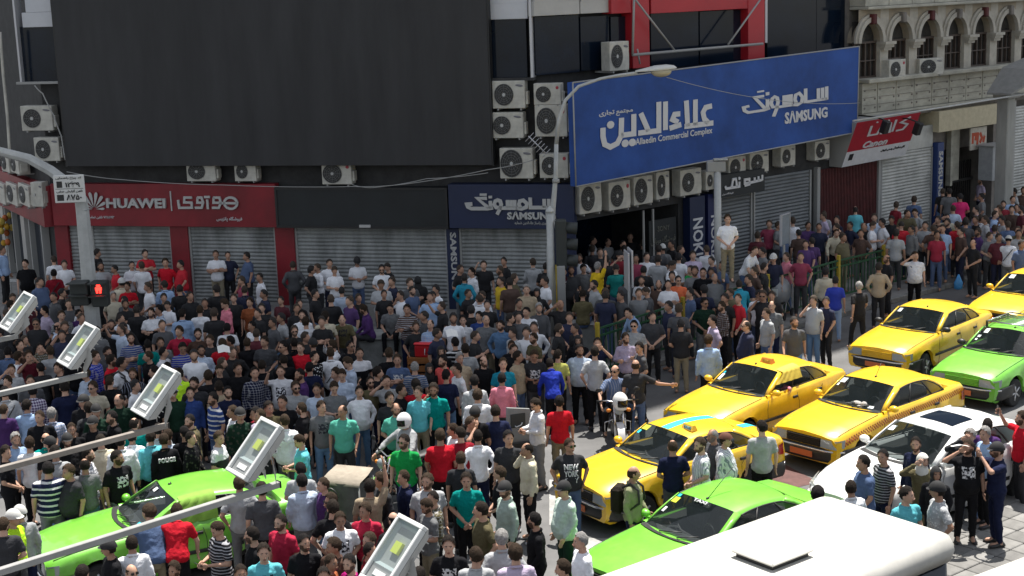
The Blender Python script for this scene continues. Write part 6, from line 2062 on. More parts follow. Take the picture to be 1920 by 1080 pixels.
def person(r, label=None):
    z = r['base'] + r['z']
    M = Matrix.Translation((r['x'], r['y'], z)) @ Matrix.Rotation(r['heading'], 4, 'Z') @ Matrix.Diagonal((r['sc'] * r['wid'], r['sc'] * r['wid'], r['sc'], 1))
    t = thing('person', label or mklabel(r), 'person', M, 'people in the crowd')
    put('body', body_mesh(r['pose'], r['yaw'], 0), t, r['skin'])
    put(r['kind'], gmesh(r['kind'], r['pose'], r['fat'], r['pat']), t, colour(r['col']))
    put('trousers', gmesh('trousers', r['pose'], r['fat'], ''), t, colour(r['trc']))
    Hm = head_matrix(r['pose'], r['yaw'], 0)
    head_things(r, lambda n, k, c: put(n, head_item(k), t, c, Hm))
    sc_ = rnd.choice(((.02, .02, .02), (.03, .022, .016), (.4, .4, .4), (.02, .02, .025)))
    shoes(r, lambda m: put('shoe', SHOE, t, sc_, m))
    p = POSES[r['pose']]; U, J = joints(p)
    if 'ph' in r['fl'] or r['pose'] == 'o':
        d = (J['wR'] - J['eR']).normalized(); put('phone', head_item('phone'), t, None, Matrix.Translation(J['wR'] + d * .11) @ Matrix.Rotation(.9 if r['pose'] == 'h' else 0, 4, 'X'))
    n = r['note'] or ''
    if 'strap' in n:
        bm = bmesh.new(); pts = [(.13 * cos(a_ * pi / 4) * (1.25 if abs(cos(a_ * pi / 4)) > .5 else 1), .168 * sin(a_ * pi / 4), 1.2 - .22 * cos(a_ * pi / 4)) for a_ in range(9)]
        pts = [U @ Vector(q) for q in pts]; tube(bm, pts, .014, 4, cap=False); o = obj('bag_strap', bm, m_blk, t)
    if 'backpack' in n:
        bm = bmesh.new(); box(bm, -.155, .155, .13, .33, .98, 1.42, bev=.05); o = obj('backpack', bm, FAB[''], t); o.color = (.02, .016, .012, 1)
        for s in (-1, 1):
            bm = bmesh.new(); tube(bm, [(s * .11, .13, 1.42), (s * .115, .0, 1.5), (s * .11, -.13, 1.40), (s * .13, -.15, 1.2), (s * .17, .05, 1.05), (s * .12, .14, 1.02)], .02, 5); obj('backpack_strap', bm, m_blk, t)
    def lettering(txt, front, z0, z1, w, m=m_white):
        o = fit_text('lettering', txt, m, t, -w, w, z0, z1, 0, bold=.03, ext=.02)
        dd = -(.183 if not r['fat'] else .205) if front else (.176 if not r['fat'] else .20)
        for v in o.data.vertices:
            yy = (dd + .9 * v.co.x ** 2) if front else (-dd + .9 * v.co.x ** 2)
            v.co.y += yy if front else -.01
        if not front: o.data.transform(Matrix.Rotation(pi, 4, 'Z') @ Matrix.Translation((0, -.172 if not r['fat'] else -.195, 0)))
        return o
    if 'POLICE' in n: lettering('POLICE', False, 1.28, 1.36, .15)
    if 'lettered' in n:
        lettering('NEW', True, 1.27, 1.36, .12); lettering('YORK', True, 1.15, 1.25, .12); lettering('CITY', True, 1.04, 1.13, .12)
    if 'V-neck' in n: pass
    return t
for r in INDIV: r['obj'] = person(r)
# ---- everybody past the largest three hundred: one crowd mesh
LODC = {}
def lod(kind, fn, ratio):
    if kind in LODC: return LODC[kind]
    src = fn()
    if ratio > .99 or kind[0] == 'tr' or isinstance(kind, str): ratio = 1
    o = bpy.data.objects.new('t', src); COL.objects.link(o); 
    if ratio < 1: d = o.modifiers.new('d', 'DECIMATE'); d.ratio = ratio
    dg = bpy.context.evaluated_depsgraph_get(); me = bpy.data.meshes.new_from_object(o.evaluated_get(dg)); bpy.data.objects.remove(o)
    V = [v.co.copy() for v in me.vertices]; F = [tuple(p.vertices) for p in me.polygons]
    import numpy as np
    a = np.array([tuple(v) for v in V]); LODC[kind] = (a, F, [p.material_index for p in me.polygons]); bpy.data.meshes.remove(me); return LODC[kind]
import numpy as np
CV, CF_, CC = [], [], []; base_i = 0
def addm(L_, M, col, dark=None):
    global base_i
    a, F, mi = L_; Mn = np.array([list(row) for row in M]); b = a @ Mn[:3, :3].T + Mn[:3, 3]
    CV.append(b); CF_.extend([tuple(i + base_i for i in f) for f in F]); c = np.tile(np.array([*col[:3], 1.0]), (len(a), 1)); CC.append(c); base_i += len(a)
for r in REST:
    M = Matrix.Translation((r['x'], r['y'], r['base'] + r['z'])) @ Matrix.Rotation(r['heading'], 4, 'Z') @ Matrix.Diagonal((r['sc'] * r['wid'], r['sc'] * r['wid'], r['sc'], 1))
    p = r['pose']
    r['yaw'] = 0 if r['yaw'] < 0 else r['yaw']; addm(lod(('b', p, r['yaw']), lambda: body_mesh(p, r['yaw'], 0), .5), M, r['skin'])
    addm(lod((r['kind'], p, r['fat']), lambda: garment(r['kind'], p, r['fat']), .4), M, colour(r['col']))
    addm(lod(('tr', p, False), lambda: garment('trousers', p, False), .3), M, colour(r['trc']))
    Hm = head_matrix(p, r['yaw'], 0)
    head_things(r, lambda n, k, c: addm(lod(k, lambda: head_item(k), 1), M @ Hm, c))
me = bpy.data.meshes.new('crowd'); V = np.concatenate(CV); me.from_pydata(V.tolist(), [], CF_)
at_ = me.color_attributes.new('Col', 'FLOAT_COLOR', 'POINT'); at_.data.foreach_set('color', np.concatenate(CC).astype(np.float32).ravel())
for q in me.polygons: q.use_smooth = True
m = mat('crowd_clothes', (.1, .1, .1), .85, bump=.5, bs=11); ca = m.node_tree.nodes.new('ShaderNodeVertexColor'); ca.layer_name = 'Col'
m.node_tree.links.new(ca.outputs[0], m.node_tree.nodes['Principled BSDF'].inputs['Base Color']); me.materials.append(m)
link('crowd', me, kind='stuff', label='people further back in the dense crowd, mostly in dark clothes', category='crowd')
# ------------------------------------------------------------------ street furniture
def simple(name, label, cat, loc, rz=0, group=None): return thing(name, label, cat, Matrix.Translation(loc) @ Matrix.Rotation(rz, 4, 'Z'), group)
def pt(t, name, m, fn): bm = bmesh.new(); fn(bm); return obj(name, bm, m, t)
# green railing along the kerb
FP = [Vector(v) for v in ((1.98, 33.86, .14), (4.3, 36.4, .14), (6.9, 38.95, .14), (9.35, 41.35, .14), (11.0, 42.75, .14), (13.7, 44.9, .14), (16.4, 47.2, .14), (20.5, 50.8, .14), (25, 54.7, .14))]
FL = ['green railing section at the street corner with a yellow post', 'green railing section between the corner and the covered pushchair', 'green railing section behind the man in turquoise', 'bright green railing section with people leaning over it', 'green railing section men are sitting on', 'greyish green railing section behind the man with the blue bag', 'far green railing section before the tall column', 'farthest green railing section at the right']
bm = bmesh.new(); box(bm, -.011, .011, -.011, .011, .1, 1.08); BAR = to_mesh(bm, 'railing_bar', m_green)
for i in range(len(FP) - 1):
    a, b = FP[i], FP[i + 1]; L_ = (b - a).length; t = simple('green_railing', FL[i], 'railing', a, math.atan2(b.y - a.y, b.x - a.x), 'green railing sections along the kerb')
    pt(t, 'post', m_yel, lambda bm: box(bm, -.045, .045, -.045, .045, 0, 1.28, bev=.01))
    for z in (1.10, .92, .08): pt(t, 'rail', m_green, lambda bm: box(bm, .05, L_ - .05, -.022, .022, z, z + .045))
    n = int(L_ / .15)
    for k in range(1, n): link('railing_bar', BAR, t, Matrix.Translation((k * L_ / n, 0, 0)))
# street lamp
t = simple('street_lamp', 'tall white street lamp curving over the big blue sign', 'street lamp', (1.03, 38.5, .0))
q = [at(x, y, 38.5) - Vector((1.03, 38.5, 0)) for x, y in ((1042, 330), (1043, 270), (1048, 225), (1060, 188), (1085, 162), (1125, 148), (1160, 141), (1195, 136))]
pt(t, 'pole', m_pole, lambda bm: tube(bm, [(0, 0, 0), (0, 0, 2.4), q[0], q[1]], [.10, .085, .06, .055], 12))
pt(t, 'arm', m_pole, lambda bm: tube(bm, q[1:], [.055, .05, .045, .042, .04, .036, .034], 10))
e = q[-1]
def lamp_head(bm):
    rr = []
    for x, w_, h in ((-.05, .04, .04), (.15, .09, .07), (.45, .17, .12), (.75, .17, .12), (.95, .10, .08), (1.02, .02, .02)):
        rr.append([(e.x + x, w_ * cos(2 * pi * k / 12), e.z + .02 + x * .06 + (h if sin(2 * pi * k / 12) > 0 else h * .25) * sin(2 * pi * k / 12)) for k in range(12)])
    loft(bm, rr)
pt(t, 'lamp_head', mat('lamp_shell', (.6, .6, .57), .45, nz=.1), lamp_head)
pt(t, 'lamp_bowl', mat('lamp_bowl', (.45, .40, .28), .2), lambda bm: ell(bm, (e.x + .62, 0, e.z + .0), (.27, .14, .14), seg=14, rng=8))
pt(t, 'clamp_ring', m_pipe, lambda bm: tube(bm, [(q[0].x, 0, 4.15), (q[0].x, 0, 4.25)], .095, 10))
t = simple('signal_post', 'grey pole with pointed cap in front of the navy sign carrying a traffic light', 'traffic light', (1.05, 38.0, 0))
pt(t, 'pole', m_pole, lambda bm: tube(bm, [(0, 0, 0), (0, 0, 3.45)], .10, 10)); pt(t, 'pole_cap', m_pole, lambda bm: tube(bm, [(0, 0, 3.45), (0, 0, 3.5), (0, 0, 3.62)], [.12, .11, .01], 10))
m_tl = mat('signal_housing', (.03, .035, .033), .6)
pt(t, 'signal_housing', m_tl, lambda bm: box(bm, .13, .42, -.15, .16, 1.95, 3.25, bev=.03))
for z in (2.17, 2.6, 3.03): pt(t, 'visor', m_tl, lambda bm: tube(bm, [(.40, 0, z), (.70, -.02, z - .03)], [.15, .16], 12, cap=True)); pt(t, 'lens', mat('lens_dark', (.02, .03, .05), .2), lambda bm: tube(bm, [(.68, -.02, z - .028), (.705, -.022, z - .03)], .13, 12))
pt(t, 'bracket', m_pipe, lambda bm: (box(bm, .05, .2, -.03, .03, 3.2, 3.24), box(bm, .05, .2, -.03, .03, 2.0, 2.04)))
t = simple('short_post', 'short grey post with a yellow edge under the traffic light', 'post', (1.28, 37.8, 0)); pt(t, 'post', m_pipe, lambda bm: box(bm, -.1, .12, -.08, .08, 0, 2.05, bev=.01)); pt(t, 'yellow_edge', m_yel, lambda bm: box(bm, -.13, -.102, -.085, .085, .6, 2.08))
# steel post with box on top
p = at(1345, 312, 41.2); t = simple('steel_post', 'tall steel post with a small box on top beside the blue phone shop panels', 'post', (p.x, p.y, .1))
pt(t, 'pole', m_pole, lambda bm: tube(bm, [(0, 0, 0), (0, 0, p.z - .1)], .10, 10)); pt(t, 'top_box', m_pipe, lambda bm: box(bm, -.3, .22, -.1, .1, p.z - .25, p.z + .05, bev=.02)); pt(t, 'top_plate', m_pole, lambda bm: box(bm, -.1, .28, -.12, .12, p.z + .08, p.z + .12))
# edge-on sign plates and the grey back of a sign
p = at(1178, 466, 36.5); t = simple('leaning_sign_post', 'narrow metal sign seen edge-on right of the man in yellow', 'sign post', (p.x, p.y, .14), .1)
pt(t, 'pole', m_pole, lambda bm: tube(bm, [(0, 0, 0), (.0, 0, p.z - .3)], .035, 8)); pt(t, 'plate', m_alu, lambda bm: box(bm, .02, .07, -.3, .3, p.z - 1.1, p.z - .14, bev=.02)); pt(t, 'plate', m_alu, lambda bm: box(bm, -.07, -.02, -.3, .3, p.z - 1.2, p.z - .2, bev=.02))
p = at(1470, 402, 41.5); t = simple('road_sign', 'grey back of a rectangular road sign on a pole before the dark shutters', 'road sign', (p.x, p.y, .14), .9)
pt(t, 'pole', m_pipe, lambda bm: tube(bm, [(0, 0, 0), (0, 0, p.z - .3)], .04, 8)); pt(t, 'plate', mat('sign_back', (.20, .23, .26), .5, nz=.15), lambda bm: box(bm, -.24, .24, -.05, -.02, p.z - 1.0, p.z - .14, bev=.01))
pt(t, 'plate_rim', m_alu, lambda bm: [box(bm, *b) for b in ((-.26, -.241, -.07, 0, p.z - 1.02, p.z - .12), (.241, .26, -.07, 0, p.z - 1.02, p.z - .12), (-.24, .24, -.07, 0, p.z - .139, p.z - .12))])
# tall column with canopy arm at the right
t = simple('tall_column', 'tall grey concrete column in front of the passage at the right', 'column', (16.75, 49.5, .14), radians(40))
pt(t, 'shaft', mat('column_paint', (.30, .30, .28), .7, nz=.25, ns=2, stretch=(1, 1, .3)), lambda bm: box(bm, -.22, .22, -.22, .22, 0, 4.9, bev=.03))
pt(t, 'edge_strip', m_pipe, lambda bm: box(bm, .225, .30, -.2, -.1, .2, 4.8)); pt(t, 'capital', m_pipe, lambda bm: box(bm, -.35, .4, -.3, .3, 4.9, 5.05, bev=.02))
pt(t, 'canopy', mat('canopy_grey', (.24, .24, .23), .6, nz=.15), lambda bm: loft(bm, [[(-.7, .3, 5.05), (-.7, -.6, 5.05), (-.7, -.6, 5.12), (-.7, .3, 5.12)], [(.2, .3, 5.3), (.2, -1.3, 5.7), (.2, -1.3, 5.8), (.2, .3, 5.9)], [(4, .3, 5.6), (4, -1.4, 6.3), (4, -1.4, 6.4), (4, .3, 6.6)]], smooth=False))
pt(t, 'long_rail', m_pole, lambda bm: tube(bm, [(-9, -.5, 4.9), (-4, -.5, 4.95), (5, -.5, 5.1)], .03, 6))
# left curved pole, plate and pedestrian signals
t = simple('curved_signal_pole', 'pale pole curving out of the left edge with a white number plate', 'pole', (-10.5, 36, 0))
L0 = Vector((-10.5, 36, 0)); qq = [at(x, y, 36) - L0 for x, y in ((163, 395), (150, 368), (128, 345), (95, 320), (55, 298), (0, 284), (-70, 276), (-160, 272))]
pt(t, 'pole', m_pole, lambda bm: tube(bm, [(0, 0, 0), (0, 0, 2.2), (0, 0, 4.2)], [.21, .19, .165], 8, smooth=False))
pt(t, 'arm', m_pole, lambda bm: tube(bm, [Vector((0, 0, 4.2))] + qq[1:], [.165, .155, .14, .13, .12, .11, .10, .10], 8, smooth=False))
a = at(104, 381, 35.6) - L0; b = at(157, 327, 35.6) - L0
pl = pt(t, 'number_plate', mat('plate_white', (.6, .6, .58), .5), lambda bm: box(bm, a.x, b.x, a.y - .02, a.y + .02, a.z, b.z, bev=.015))
w_, h_ = b.x - a.x, b.z - a.z
fit_text('lettering', '۱۲۳۹', m_blk, pl, a.x + w_ * .38, a.x + w_ * .85, a.z + h_ * .56, a.z + h_ * .78, a.y - .022, bold=.03)
fit_text('lettering', '۸۷۵۰', m_blk, pl, a.x + w_ * .38, a.x + w_ * .88, a.z + h_ * .09, a.z + h_ * .30, a.y - .022, bold=.03)
fit_text('lettering', shape('کد چراغ راهنمایی'), m_blk, pl, a.x + w_ * .08, a.x + w_ * .92, a.z + h_ * .83, a.z + h_ * .94, a.y - .022, bold=.01)
fit_text('lettering', shape('تلفن گزارش خرابی'), m_blk, pl, a.x + w_ * .08, a.x + w_ * .92, a.z + h_ * .36, a.z + h_ * .47, a.y - .022, bold=.01)
pt(pl, 'symbol_box', m_blk, lambda bm: (box(bm, a.x + w_ * .1, a.x + w_ * .28, a.y - .024, a.y - .0201, a.z + h_ * .55, a.z + h_ * .78), box(bm, a.x + w_ * .08, a.x + w_ * .3, a.y - .024, a.y - .0201, a.z + h_ * .08, a.z + h_ * .30), box(bm, a.x + w_ * .05, a.x + w_ * .95, a.y - .024, a.y - .0201, a.z + h_ * .5, a.z + h_ * .515)))
for x0, x1, y0, y1, lb, red in ((136, 165, 526, 572, 'dark pedestrian signal on the left side of the curved pole', 0), (176, 201, 526, 574, 'black pedestrian signal with a glowing red figure on the pole', 1)):
    a = at(x0, y1, 35.7); b = at(x1, y0, 35.7); s_ = simple('pedestrian_signal', lb, 'traffic light', (a.x, a.y, a.z)); W_, H_ = b.x - a.x, b.z - a.z
    pt(s_, 'signal_housing', m_tl, lambda bm: box(bm, 0, W_, -.14, .16, 0, H_, bev=.02)); 
    for z in (H_, H_ * .5): pt(s_, 'visor', m_tl, lambda bm: box(bm, -.02, W_ + .02, -.36, -.142, z - .03, z - .005))
    if red: pt(s_, 'red_figure', mat('red_led', (1, .03, .02), .5, emit=2.5), lambda bm: (box(bm, W_ * .38, W_ * .62, -.155, -.142, H_ * .80, H_ * .9), box(bm, W_ * .3, W_ * .7, -.155, -.142, H_ * .66, H_ * .79), box(bm, W_ * .34, W_ * .46, -.155, -.142, H_ * .55, H_ * .655), box(bm, W_ * .54, W_ * .66, -.155, -.142, H_ * .55, H_ * .655)))
# floodlights on bars in front of the camera's own building
r_ = Vector((.53, -.85, 0)).normalized(); b_ = Vector((.71, .70, 0)).normalized(); al_ = radians(44)
Lx = Vector((0, 0, 1)) * cos(al_) + b_ * sin(al_); Nn = -b_ * cos(al_) + Vector((0, 0, 1)) * sin(al_)
m_fr = mat('floodlight_frame', (.60, .61, .60), .4, nz=.05); m_fb = mat('floodlight_body', (.40, .40, .39), .5, nz=.1); m_refl = mat('reflector', (.50, .54, .55), .4); m_led = mat('led_chip', (.75, .80, .10), .5)
ENDS = [((22, 629), 12.1), ((150, 700), 10.73), ((300, 795), 9.3), ((508, 908), 8.03), ((742, 1098), 6.75)]
CENT = [(33, 585), (147, 648), (292, 735), (478, 842), (738, 1037)]
ORD = ['topmost and smallest floodlight, at the left edge', 'second floodlight from the top at the left', 'third floodlight, above the police officers', 'fourth floodlight, above the green taxi roof', 'nearest floodlight, at the bottom centre of the crowd']
for i, ((pe, Y), pc) in enumerate(zip(ENDS, CENT)):
    E_ = at(*pe, Y); E_.z = 6.5 if i < 4 else E_.z
    C_ = at(*pc, Y - .05)
    M = Matrix.Translation(C_) @ Matrix((r_, Lx, Nn)).transposed().to_4x4()
    t = thing('floodlight', 'grey floodlight on a steel bar, ' + ORD[i], 'floodlight', M, 'floodlights on bars at the lower left')
    sc_ = .84; w2, h2 = .128 * sc_, .215 * sc_
    def fr(bm):
        for q_ in ((-w2, w2, -h2, -h2 + .022), (-w2, w2, h2 - .022, h2), (-w2, -w2 + .02, -h2 + .022, h2 - .022), (w2 - .02, w2, -h2 + .022, h2 - .022)): box(bm, q_[0], q_[1], q_[2], q_[3], -.012, .022, bev=.003)
    pt(t, 'frame', m_fr, fr)
    pt(t, 'body', m_fb, lambda bm: loft(bm, [[(-w2, -h2, -.013), (w2, -h2, -.013), (w2, h2, -.013), (-w2, h2, -.013)], [(-w2 * .8, -h2 * .8, -.065), (w2 * .8, -h2 * .8, -.065), (w2 * .8, h2 * .8, -.065), (-w2 * .8, h2 * .8, -.065)]], smooth=False))
    pt(t, 'base_plate', mat('plate_grey', (.20, .21, .21), .5), lambda bm: box(bm, -w2 + .02, w2 - .02, -h2 + .022, -h2 + .10, -.012, .004))
    pt(t, 'reflector', m_refl, lambda bm: loft(bm, [[(-w2 + .02, -h2 + .10, .004), (w2 - .02, -h2 + .10, .004), (w2 - .02, h2 - .022, .004), (-w2 + .02, h2 - .022, .004)], [(-w2 * .35, -h2 * .1, -.055), (w2 * .35, -h2 * .1, -.055), (w2 * .35, h2 * .35, -.055), (-w2 * .35, h2 * .35, -.055)]], smooth=False, cap=False))
    pt(t, 'reflector_back', m_refl, lambda bm: quad(bm, [(-w2 * .35, -h2 * .1, -.0545), (w2 * .35, -h2 * .1, -.0545), (w2 * .35, h2 * .35, -.0545), (-w2 * .35, h2 * .35, -.0545)]))
    pt(t, 'led_chip', m_led, lambda bm: box(bm, -.026, .026, .0, .06, -.052, .006))
    pt(t, 'glass', glass_mat('floodlight_glass', (.35, .38, .40), .86, .12), lambda bm: quad(bm, [(-w2 + .02, -h2 + .10, .012), (w2 - .02, -h2 + .10, .012), (w2 - .02, h2 - .022, .012), (-w2 + .02, h2 - .022, .012)]))
    pt(t, 'name_tag', m_fr, lambda bm: box(bm, -.045, .045, -h2 + .045, -h2 + .075, .004, .008))
    def fins(bm):
        for k in range(7): y = -h2 * .7 + k * h2 * .23; box(bm, -w2 * .78, w2 * .78, y, y + .006, -.085, -.065)
    pt(t, 'cooling_fin', m_fb, fins)
    iv = M.inverted(); e0 = iv @ (E_ + Vector((0, 0, .03)))
    for s_ in (-1, 1):
        pt(t, 'bracket_arm', m_fb, lambda bm: loft(bm, [[(s_ * (w2 + .004), -.03, -.10), (s_ * (w2 + .010), -.03, -.10), (s_ * (w2 + .010), .03, -.02), (s_ * (w2 + .004), .03, -.02)], [(s_ * w2 * .55 + e0.x * .45 - .003, e0.y - .02, e0.z - .02), (s_ * w2 * .55 + e0.x * .45 + .003, e0.y - .02, e0.z - .02), (s_ * w2 * .55 + e0.x * .45 + .003, e0.y + .02, e0.z + .02), (s_ * w2 * .55 + e0.x * .45 - .003, e0.y + .02, e0.z + .02)]], smooth=False))
    sb_ = E_ - b_ * 3.2
    bt = thing('steel_bar', 'square steel bar carrying the ' + ORD[i].replace('floodlight', 'floodlight,' if False else 'floodlight'), 'bar', Matrix.Translation(sb_), 'steel bars of the floodlights')
    L_ = 3.25; Mb = Matrix((b_, Vector((-b_.y, b_.x, 0)), Vector((0, 0, 1)))).transposed().to_4x4()
    bm = bmesh.new(); box(bm, 0, L_, -.018, .018, -.036, .0, M=Mb, bev=.003); obj('bar', bm, mat('bar_grey', (.30, .30, .29), .5, nz=.2) if i != 2 else mat('bar_rusty', (.26, .23, .20), .5, nz=.3), bt)
    bm = bmesh.new(); box(bm, L_ + .001, L_ + .008, -.02, .02, -.038, .002, M=Mb); obj('end_cap', bm, m_blk, bt)
# ------------------------------------------------------------------ motorcycles
def motorcycle(label, loc, rz, body_m, helmet=False):
    t = simple('motorcycle', label, 'motorcycle', loc, rz, 'motorcycles in the crowd')     # faces -y
    for y in (-.68, .62):
        w_ = pt(t, 'wheel', m_tyre, lambda bm: [tube(bm, [(0, y + .29 * cos(2 * pi * k / 20), .30 + .29 * sin(2 * pi * k / 20)) for k in range(21)], .04, 6, cap=False)])
        pt(w_, 'rim', m_rim, lambda bm: [tube(bm, [(0, y + .255 * cos(2 * pi * k / 20), .30 + .255 * sin(2 * pi * k / 20)) for k in range(21)], .014, 5, cap=False)] + [tube(bm, [(0, y, .30), (0, y + .25 * cos(2 * pi * k / 12), .30 + .25 * sin(2 * pi * k / 12))], .004, 4) for k in range(12)] + [tube(bm, [(-.06, y, .3), (.06, y, .3)], .04, 8)])
    for s in (1, -1):
        pt(t, 'fork', m_chrome, lambda bm: tube(bm, [(s * .085, -.68, .30), (s * .085, -.50, .72), (s * .08, -.42, .96)], [.026, .022, .02], 8))
        pt(t, 'indicator', mat('indicator_orange', (.7, .22, .02), .3), lambda bm: ell(bm, (s * .2, -.50, .86), (.05, .035, .04), seg=8, rng=6))
        pt(t, 'mirror', m_blk, lambda bm: (tube(bm, [(s * .28, -.36, 1.03), (s * .36, -.40, 1.22)], .008, 4), ell(bm, (s * .38, -.40, 1.26), (.065, .015, .045), seg=10, rng=6)))
        pt(t, 'hand_grip', m_blk, lambda bm: tube(bm, [(s * .30, -.33, 1.02), (s * .42, -.29, 1.0)], .022, 8))
    pt(t, 'front_mudguard', m_white if body_m is not m_grn else m_grn, lambda bm: loft(bm, [[(x, -.68 + .35 * cos(radians(a)), .30 + .35 * sin(radians(a))) for x in (-.07, 0, .07)] for a in (25, 50, 75, 100, 125, 150, 170)], closed=False, cap=False))
    pt(t, 'rear_mudguard', m_blk, lambda bm: loft(bm, [[(x, .62 + .36 * cos(radians(a)), .30 + .36 * sin(radians(a))) for x in (-.08, 0, .08)] for a in (-5, 20, 50, 80, 110, 135)], closed=False, cap=False))
    pt(t, 'handlebar', m_chrome, lambda bm: tube(bm, [(-.36, -.31, 1.01), (-.2, -.38, 1.03), (0, -.42, .98), (.2, -.38, 1.03), (.36, -.31, 1.01)], .014, 8))
    pt(t, 'headlight', m_hl, lambda bm: ell(bm, (0, -.56, .88), (.10, .075, .10), seg=14, rng=8))
    pt(t, 'tank', body_m, lambda bm: loft(bm, [[(w * cos(2 * pi * k / 12), y, z + h * sin(2 * pi * k / 12)) for k in range(12)] for y, w, h, z in ((-.38, .05, .05, .86), (-.30, .13, .12, .86), (-.1, .15, .13, .86), (.05, .11, .09, .83), (.12, .04, .04, .80))]))
    pt(t, 'saddle', m_blk, lambda bm: loft(bm, [[(w * cos(2 * pi * k / 10), y, z + h * sin(2 * pi * k / 10)) for k in range(10)] for y, w, h, z in ((.02, .06, .03, .80), (.12, .11, .045, .79), (.4, .14, .05, .79), (.7, .12, .05, .83), (.78, .04, .02, .84))]))
    pt(t, 'engine', mat('engine_metal', (.22, .22, .22), .4, metal=.6, nz=.3), lambda bm: (box(bm, -.13, .13, -.22, .14, .30, .56, bev=.03), box(bm, -.09, .09, -.25, -.05, .56, .74, bev=.02), cyl(bm, (-.16, .05, .40), (.16, .05, .40), .09, 12)))
    pt(t, 'chassis', m_blk, lambda bm: (tube(bm, [(0, -.42, .86), (0, -.30, .45), (0, -.1, .28), (0, .3, .30), (0, .62, .30)], .022, 6), tube(bm, [(.1, .62, .3), (.1, .3, .72), (.06, -.3, .8)], .016, 6), tube(bm, [(-.1, .62, .3), (-.1, .3, .72), (-.06, -.3, .8)], .016, 6)))
    pt(t, 'exhaust', m_chrome, lambda bm: tube(bm, [(.14, -.2, .45), (.17, -.2, .25), (.17, .1, .22), (.18, .85, .32)], [.02, .022, .035, .045], 8))
    pt(t, 'crash_bar', m_chrome, lambda bm: [tube(bm, [(s * .05, -.3, .62), (s * .26, -.28, .55), (s * .26, -.26, .36), (s * .06, -.2, .3)], .013, 6) for s in (1, -1)])
    return t
rd = [r for r in INDIV if r['pose'] == 'r']
for r in rd:
    wh = 'helmet' in (r['note'] or '')
    M2 = Matrix.Rotation(r['heading'], 3, 'Z'); o_ = Vector((r['x'], r['y'], r['base'])) - M2 @ Vector((0, .12, 0))
    o_ -= M2 @ Vector((0, .0, 0))
    mo = motorcycle('green and black motorcycle behind the man in the green T-shirt' if wh else 'motorcycle with a white helmet hung on its handlebar, left of the taxis', o_, r['heading'], m_grn if wh else m_blk)
    if not wh:
        hp_ = o_ + M2 @ Vector((.03, -.56, 1.04))
        h = thing('helmet', 'white motorcycle helmet hung over the headlight of the motorcycle', 'helmet', Matrix.Translation(hp_) @ Matrix.Rotation(r['heading'] + .5, 4, 'Z') @ Matrix.Diagonal((1.25, 1.25, 1.25, 1)))
        c = link('shell', head_item('helmet'), h); c.color = (.72, .72, .70, 1); link('visor', head_item('visor'), h)
# ------------------------------------------------------------------ things among the crowd
def where(px_, py_, z): return ground(px_, py_, z)
sit = {(r['px'], r['py']): r for r in P_ALL if r['pose'] in 'nq'}
def sitter(px_): return min(sit.values(), key=lambda r: abs(r['px'] - px_))
a, b = sitter(691), sitter(732)
m_conc = mat('concrete', (.26, .27, .26), .9, nz=.3, ns=3, bump=.3, bs=20)
c_ = Vector(((a['x'] + b['x']) / 2 - .35, (a['y'] + b['y']) / 2 + .28, 0))
t = simple('concrete_block', 'grey concrete block two men sit on in the middle of the crowd', 'block', c_, -.1)
pt(t, 'block', m_conc, lambda bm: box(bm, -1.15, 1.1, -.35, .5, 0, .84, bev=.03)); pt(t, 'slab', m_conc, lambda bm: box(bm, -1.22, 1.17, -.41, .56, .842, .90, bev=.02))
p = c_ + Vector((-.62, -.1, .90)); t = simple('sack', 'pale green sack lying on the concrete block beside the sitting man', 'sack', p)
pt(t, 'sack', mat('sack_green', (.22, .30, .26), .7, nz=.2, ns=4, bump=.6, bs=8), lambda bm: (ell(bm, (0, 0, .14), (.34, .22, .17), seg=16, rng=10), ell(bm, (-.2, .02, .11), (.2, .17, .13)), ell(bm, (.2, -.04, .12), (.19, .16, .14))))
for r, lb, dx in ((sitter(898), 'grey cabinet the man in the blue T-shirt sits on', 0), (sitter(1095), 'green utility cabinet under the sitting man with the coral stripe', 0), (sitter(1092), 'low grey box under the man sitting with his back to the street', .0)):
    t = simple('utility_cabinet', lb, 'cabinet', (r['x'] + dx, r['y'] + .22, r['base']), r['heading'] * 0); H_ = r['z'] + .44
    pt(t, 'cabinet', m_green if 'green' in lb else m_conc, lambda bm: box(bm, -.4, .4, -.25, .3, 0, H_ - .035, bev=.02)); pt(t, 'lid', m_pipe, lambda bm: box(bm, -.43, .43, -.28, .33, H_ - .034, H_, bev=.01))
p = where(800, 662, 1.0); t = simple('wooden_crate', 'orange wooden crate under the red cool box', 'crate', (p.x, p.y, .004))
mw = mat('crate_wood', (.32, .12, .03), .7, nz=.3, ns=5, stretch=(1, 1, 4))
for k in range(5):
    pt(t, 'slat', mw, lambda bm: box(bm, -.42, .42, -.3, -.275, .06 + k * .19, .2 + k * .19)); pt(t, 'slat', mw, lambda bm: box(bm, -.42, .42, .275, .3, .06 + k * .19, .2 + k * .19)); pt(t, 'slat', mw, lambda bm: box(bm, -.44, -.421, -.27, .27, .06 + k * .19, .2 + k * .19)); pt(t, 'slat', mw, lambda bm: box(bm, .421, .44, -.27, .27, .06 + k * .19, .2 + k * .19))
pt(t, 'crate_floor', mw, lambda bm: box(bm, -.41, .41, -.27, .27, .90, .93))
t = simple('cool_box', 'red cool box with a white handle on the orange crate', 'cool box', (p.x, p.y - .02, .935), -.25)
pt(t, 'box', mat('box_red', (.45, .012, .018), .35), lambda bm: box(bm, -.24, .24, -.17, .17, 0, .28, bev=.03)); pt(t, 'lid', mat('lid_red', (.62, .02, .03), .35), lambda bm: box(bm, -.26, .26, -.19, .19, .282, .35, bev=.03))
